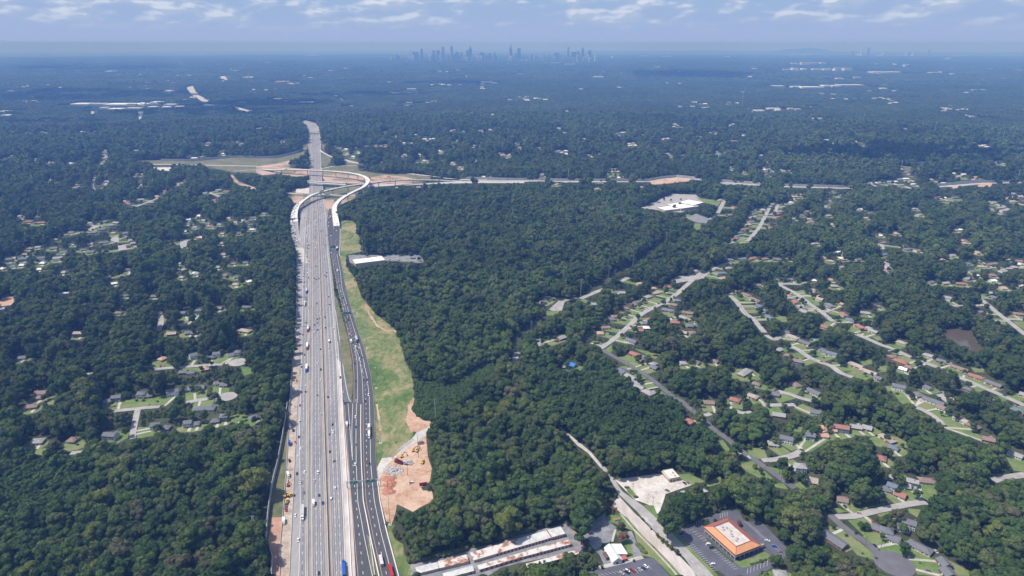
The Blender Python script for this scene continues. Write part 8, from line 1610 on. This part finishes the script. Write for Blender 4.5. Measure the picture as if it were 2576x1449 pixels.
# countless small pale roofs glinting out of the far woods
def glints():
    rr = random.Random(77); D_ = {}
    for c in range(95):
        u0, v0 = rr.uniform(20, 2560), 158+150*rr.random()**.9
        if v0 > 255 and rr.random() < .5: continue
        for k in range(rr.choice([1, 2, 3, 4, 6])):
            u, v = u0+rr.gauss(0, 22), v0+rr.gauss(0, 2.2); x, y, z = G(u, v, 14); 
            if y < 4200 or y > 24000: continue
            w = rr.uniform(8, 15)*(1+y/11000); d = rr.uniform(7, 12); h = rr.uniform(17, 22); z0 = terr(x, y); a = rr.uniform(-.5, .5); ca, sa = cos(a), sin(a); T = lambda p, q, r: (x+p*ca-q*sa, y+p*sa+q*ca, z0+r)
            D_.setdefault(rr.choice([m_white, m_tan, m_side, m_whit]), MB()).box(-w, w, -d, d, 0, h, T)
            D_.setdefault(rr.choice([mroof('l'), mroof('t'), m_white, mroof('w')]), MB()).add([T(*p) for p in ((-w-.5, -d-.5, h), (w+.5, -d-.5, h), (w+.5, d+.5, h), (-w-.5, d+.5, h), (-w, 0, h+3), (w, 0, h+3))], [(0, 1, 5, 4), (2, 3, 4, 5), (1, 2, 5), (3, 0, 4)])
    me = bpy.data.meshes.new('far_roofs'); vs, fs, mi = [], [], []
    for k, (m, g) in enumerate(D_.items()):
        o = len(vs); vs += g.v; fs += [tuple(i+o for i in f) for f in g.f]; mi += [k]*len(g.f); me.materials.append(m)
    me.from_pydata(vs, [], fs); me.polygons.foreach_set('material_index', mi); o = bpy.data.objects.new('far_roofs', me); COL.objects.link(o); o['kind'] = 'stuff'
glints()
# water tower, hills
q = G(*F('10', 2118, 800)); root = empty('water_tower', 'pale blue water tower far off in the middle of the woods', 'water tower', (q[0], q[1], terr(q[0], q[1])), lm=False); g = MB(); g.cyl((0, 0, 0), (0, 0, 34), 2.5, n=12); g.build('stem', m_white, root); g = MB(); g.ico((0, 0, 38), 11, 2, 0, .6); g.build('tank', mat('pale_blue_tank', (.55, .75, .82), .5), root)
def hill(u, w, h, dist, name):
    X = (u-1288)/FPX*dist/CP*1.0; g = MB(); n = 28; m = 10
    for j in range(m+1):
        for i in range(n+1):
            fx = -1+2*i/n; fy = -1+2*j/m; z = max(0, (1-abs(fx)**1.7))*max(0, 1-fy*fy)*h*(1+.08*sin(fx*9)+.05*sin(fx*23)); x = X+fx*w; y = dist+fy*1800; g.v.append((x, y, terr(x, y)+z-8))
    g.f = [(j*(n+1)+i, j*(n+1)+i+1, (j+1)*(n+1)+i+1, (j+1)*(n+1)+i) for j in range(m) for i in range(n)]; struct(g.build(name, m_far, smooth=True))
hill(1945, 1500, 230, 31000, 'far_hill'); hill(300, 420, 36, 10800, 'green_hill')
hill(1700, 9000, 90, 36000, 'far_hill'); hill(2400, 8000, 75, 34000, 'far_hill')
# ---------------------------------------------------------------- clouds whose shadows lie on the woods
m_cloud = mat('cloud_white', (.9, .9, .9), 1.0)
def cloud(u, v, w, d, name='cloud'):
    s = G(u, v); Zc = 1700; k = (Zc-s[2])/tan(SUN_EL); cx, cy_ = s[0]+SUNV.x/ sqrt(SUNV.x**2+SUNV.y**2)*k, s[1]+SUNV.y/sqrt(SUNV.x**2+SUNV.y**2)*k
    rr = random.Random(int(u)); g = MB(); n = 46
    for i in range(n):
        a = rr.uniform(0, 2*pi); q = sqrt(rr.random()); g.ico((cx+cos(a)*q*w/2, cy_+sin(a)*q*d/2, Zc+rr.uniform(0, .15)*w*(1-q)), rr.uniform(.10, .2)*min(w, d)*(1.3-q*.6), 1, .3, .45)
    struct(g.build(name, m_cloud))
for u, v, w, d in ((1740,188,1700,1500), (2400,392,1300,420), (190,238,2400,900), (60,250,1500,600), (660,262,1100,700), (900,240,1200,500), (520,285,1500,500), (2160,398,700,300), (230,172,2600,1600), (120,310,900,260), (1150,210,1200,500)):
    cloud(u, v, w, d)
build_haze()
# ================================================================ labels: finish each with the nearest landmark so that it singles the thing out
LMK = [('b1',1100,500,'the near sign gantry'), ('12',920,260,'the double-sign gantry'), ('12',470,400,'the near bare gantry'), ('11',800,1040,'the far green gantry'), ('11',480,1225,'the far bare gantry'), ('11',790,830,'the looping flyover landing'), ('11',380,790,'the left flyover landing'), ('11',600,400,'the road bridge'), ('10',590,1335,'the farthest motorway bridge'),
 ('12',950,1080,'the exit lane merge'), ('b1',1150,1040,'the grass wedge'), ('b1',490,810,'the long grey lorry'), ('12',515,585,'the tree-shaded left wall'), ('b1',1462,315,'the rock crusher'), ('b1',400,1400,'the bottom of the motorway'), ('12',650,1400,'the middle of the near motorway'),
 ('b2',1500,1100,'the storage rows'), ('b2',500,1350,'the left end of the storage lot'), ('b3',300,1200,'the white chapel'), ('b3',1500,1050,'the orange-roofed office'), ('b3',860,450,'the flat-roofed shop'), ('b3',1750,300,'the dark street bend'), ('b3',2240,460,'the driveways off the dark street'), ('b4',700,850,'the cross-street corner'), ('b4',1270,1330,'the turning circle'), ('b4',1200,1000,'the brick split-level house'), ('b4',1450,480,'the white yard'), ('b4',2500,460,'the right edge street'), ('b4',2100,900,'the right-hand wood'), ('b4',2000,1400,'the bottom right corner'), ('b4',500,1350,'the wood below the office'), ('b3',2100,1400,'the bottom edge beside the office'),
 ('b2',600,1000,'the wood edge by the clay site'), ('b2',1300,800,'the wood above the storage rows'), ('b2',2100,600,'the wood corner at the avenue'), ('b2',1500,1400,'the bottom centre trees'), ('b3',500,200,'the pine plantation'),
 ('b0',2570,1100,'the lattice pylon'), ('b0',200,1300,'the bottom left corner'), ('b0',1200,1300,'the bottom of the left wood'), ('b0',600,700,'the young pines at the left'), ('b0',1900,700,'the dark gully in the left wood'), ('b0',2450,500,'the noise wall'), ('b0',1200,100,'the western driveway bend'), ('b0',600,150,'the yellow lawn'),
 ('02',790,450,'the lone white house'), ('02',420,1100,'the brown house at the left'), ('02',1170,1110,'the garden-table house'), ('02',1740,1060,'the double-garage house'), ('02',2000,1000,'the long blue-grey house'), ('02',1560,1400,'the western street junction'), ('02',2240,1300,'the easternmost grey house'), ('02',2390,750,'the western turning circle'), ('02',1600,350,'the tree-lined western lane'), ('02',1630,720,'the brown-roofed bungalow'), ('02',80,130,'the orange courtyard block'),
 ('01',950,380,'the upper western lane'), ('01',1460,580,'the lane in the mid-left wood'), ('01',2150,500,'the court near the clay track'), ('01',1020,850,'the western grey-roofed court'), ('01',1320,980,'the row of pale terraces'), ('01',300,1150,'the left-edge row of gables'), ('01',1700,1000,'the pair of orange roofs'), ('01',2200,800,'the left flyover houses'), ('01',1800,1240,'the white wood driveway'), ('01',1280,1270,'the lone grey wood house'), ('01',2240,80,'the houses above the noise wall'), ('01',400,780,'the far-left red roofs'),
 ('11',1150,1180,'the white-roofed office'), ('21',1750,620,'the white school'), ('21',1010,260,'the house beyond the east road'), ('21',800,110,'the far red-roofed house'), ('21',2400,800,'the tight upper-street row'), ('21',2150,1270,'the far street corner'), ('21',2250,650,'the school road'),
 ('22',330,150,'the fork at the tall pole'), ('22',900,430,'the orange-roofed house'), ('22',1300,100,'the light street top'), ('22',1650,340,'the brick house court'), ('22',1280,680,'the red-roofed row'), ('22',1250,940,'the dark-street left roofs'), ('22',580,760,'the blue tarpaulin roof'), ('22',1980,700,'the inflatable in the trees'), ('22',2250,1110,'the wood-edge red roof'), ('22',2450,150,'the curving east lane'), ('22',1600,220,'the long blue roof'),
 ('32',500,80,'the upper eastern street top'), ('32',830,300,'the upper eastern street end'), ('32',1000,400,'the red roof by the eastern street'), ('32',640,630,'the big blue-grey house'), ('32',250,480,'the pool lawn'), ('32',280,700,'the paired pink roofs'), ('32',1000,830,'the wide tan roofs'), ('32',1330,730,'the hipped red roof'), ('32',1950,800,'the long brown roof'), ('32',2250,950,'the long grey roof at the right'), ('32',1320,980,'the two-storey eastern house'), ('32',1750,1130,'the white-fenced plot'), ('32',2050,1350,'the lower right brown roofs'), ('32',470,1030,'the paired eastern driveways'), ('32',650,1400,'the orange two-storey roofs'), ('32',1950,500,'the brown pond'), ('32',2250,150,'the far eastern crossroads'), ('32',2500,1200,'the dark roof at the right edge'), ('32',1030,220,'the pale court in the eastern wood'),
 ('31',100,690,'the eastern wood corner'), ('31',400,740,'the cluster with a red roof'), ('31',980,730,'the lone orange house'), ('31',1400,1040,'the blue-roofed row in the wood'), ('31',1170,1200,'the white gap by the dead tree'), ('31',2200,1220,'the far right housing'), ('31',1950,1400,'the long red roof'), ('31',1330,380,'the new white estate'), ('31',1780,540,'the lone court in the eastern wood'), ('31',450,990,'the roof at the wood edge'), ('31',150,1360,'the eastern wood lane'), ('31',2350,640,'the pale roof at the right'), ('31',500,450,'the wall road on the right'), ('31',2000,310,'the roofs above the right wall'), ('31',250,110,'the far lit field'), ('31',1600,180,'the pale green roof'),
 ('00',1200,1060,'the long white warehouses'), ('00',60,1140,'the left-edge warehouses'), ('00',1400,1260,'the tall white hall'), ('00',560,1410,'the low white roof at the left'), ('00',1930,950,'the distant motorway bend'), ('00',2250,790,'the far motorway patch'), ('00',1100,710,'the pale roof under the green hill'), ('00',1990,540,'the twin white strips'), ('00',700,1210,'the orange strip roofs'), ('00',2240,1290,'the small white roof'), ('00',650,560,'the farthest left roofs'), ('00',2080,1055,'the sheds by the distant bend'),
 ('10',150,1210,'the white sheds left of the road'), ('10',250,820,'the long red roof far off'), ('10',550,556,'the white strip on the horizon'), ('10',500,1020,'the solar-grey lot'), ('10',1500,930,'the bright far field'), ('10',2330,820,'the pale cluster under the city'), ('10',1930,715,'the roofs left under the spire'), ('10',1600,1040,'the lit houses in the mid woods'), ('10',2000,1320,'the far lit lane'), ('10',1650,1380,'the mid-wood gardens'), ('10',60,610,'the left horizon roofs'), ('10',2350,1150,'the lone mid-wood roof'),
 ('20',1000,1240,'the church with flat wings'), ('20',170,1142,'the two small white roofs'), ('20',870,765,'the white steeple'), ('20',450,635,'the roofs under the right towers'), ('20',1550,565,'the pale blocks right of the city'), ('20',2470,1105,'the long pale store'), ('20',2050,1350,'the far lit lane at the right'), ('20',1620,1270,'the pink roofs at the right'), ('20',2160,565,'the white block under the hill'), ('20',2080,940,'the lone white roof at the right'),
 ('30',100,1095,'the tan stores'), ('30',430,1075,'the bright blue roof'), ('30',500,1195,'the grey yards'), ('30',850,855,'the long tan store'), ('30',440,870,'the white stores'), ('30',1190,722,'the long white horizon building'), ('30',280,685,'the white hospital blocks'), ('30',720,685,'the slab beside the long wing'), ('30',400,630,'the faint campus blocks'), ('30',1820,580,'the pale twin blocks far right'), ('30',1600,1410,'the white hall at the right'), ('30',2200,690,'the white roofs near the right edge'), ('30',1300,645,'the small domes'), ('30',2030,1165,'the pale block in the right woods'), ('30',1180,555,'the right-hand far cluster'), ('30',650,1420,'the pale roofs at mid right')]
LMW = [(*F(t, x, y), n) for t, x, y, n in LMK]
buck = {}; cnt = {}
for o, base, lm in THINGS: cnt[base] = cnt.get(base, 0)+1
for o, base, lm in THINGS:
    if not lm or (cnt[base] == 1 and len(base.split()) >= 8): continue
    u, v = PR(*o.location) if o.type != 'EMPTY' or True else (0, 0)
    if o.name.startswith('power_line'):
        c = sum((Vector(q) for q in [vv.co for vv in o.data.vertices[:]]), Vector())/len(o.data.vertices); u, v = PR(*c)
    L_ = min(LMW, key=lambda q: (q[0]-u)**2+((q[1]-v)*1.3)**2)
    buck.setdefault((base, L_[2]), []).append(((L_[0]-u)**2+(L_[1]-v)**2, o))
for (base, n), q in buck.items():
    q.sort(key=lambda t: t[0])
    for k, (_, o) in enumerate(q):
        if len(q) == 1: o['label'] = '%s, near %s' % (base, n)
        elif k < 20: o['label'] = '%s, %s to %s' % (base, 'closest' if k == 0 else ORD[k]+' closest', n)
        else: o['label'] = '%s, among those farthest from %s' % (base, n)
for o, _, _ in THINGS:
    w = __import__('re').findall(r"[A-Za-z0-9']+", o['label'])
    if len(w) > 16: print('LONG', len(w), o['label'])
print('things', len(THINGS), 'objects', len(bpy.data.objects), 'house', len(HOUSES))
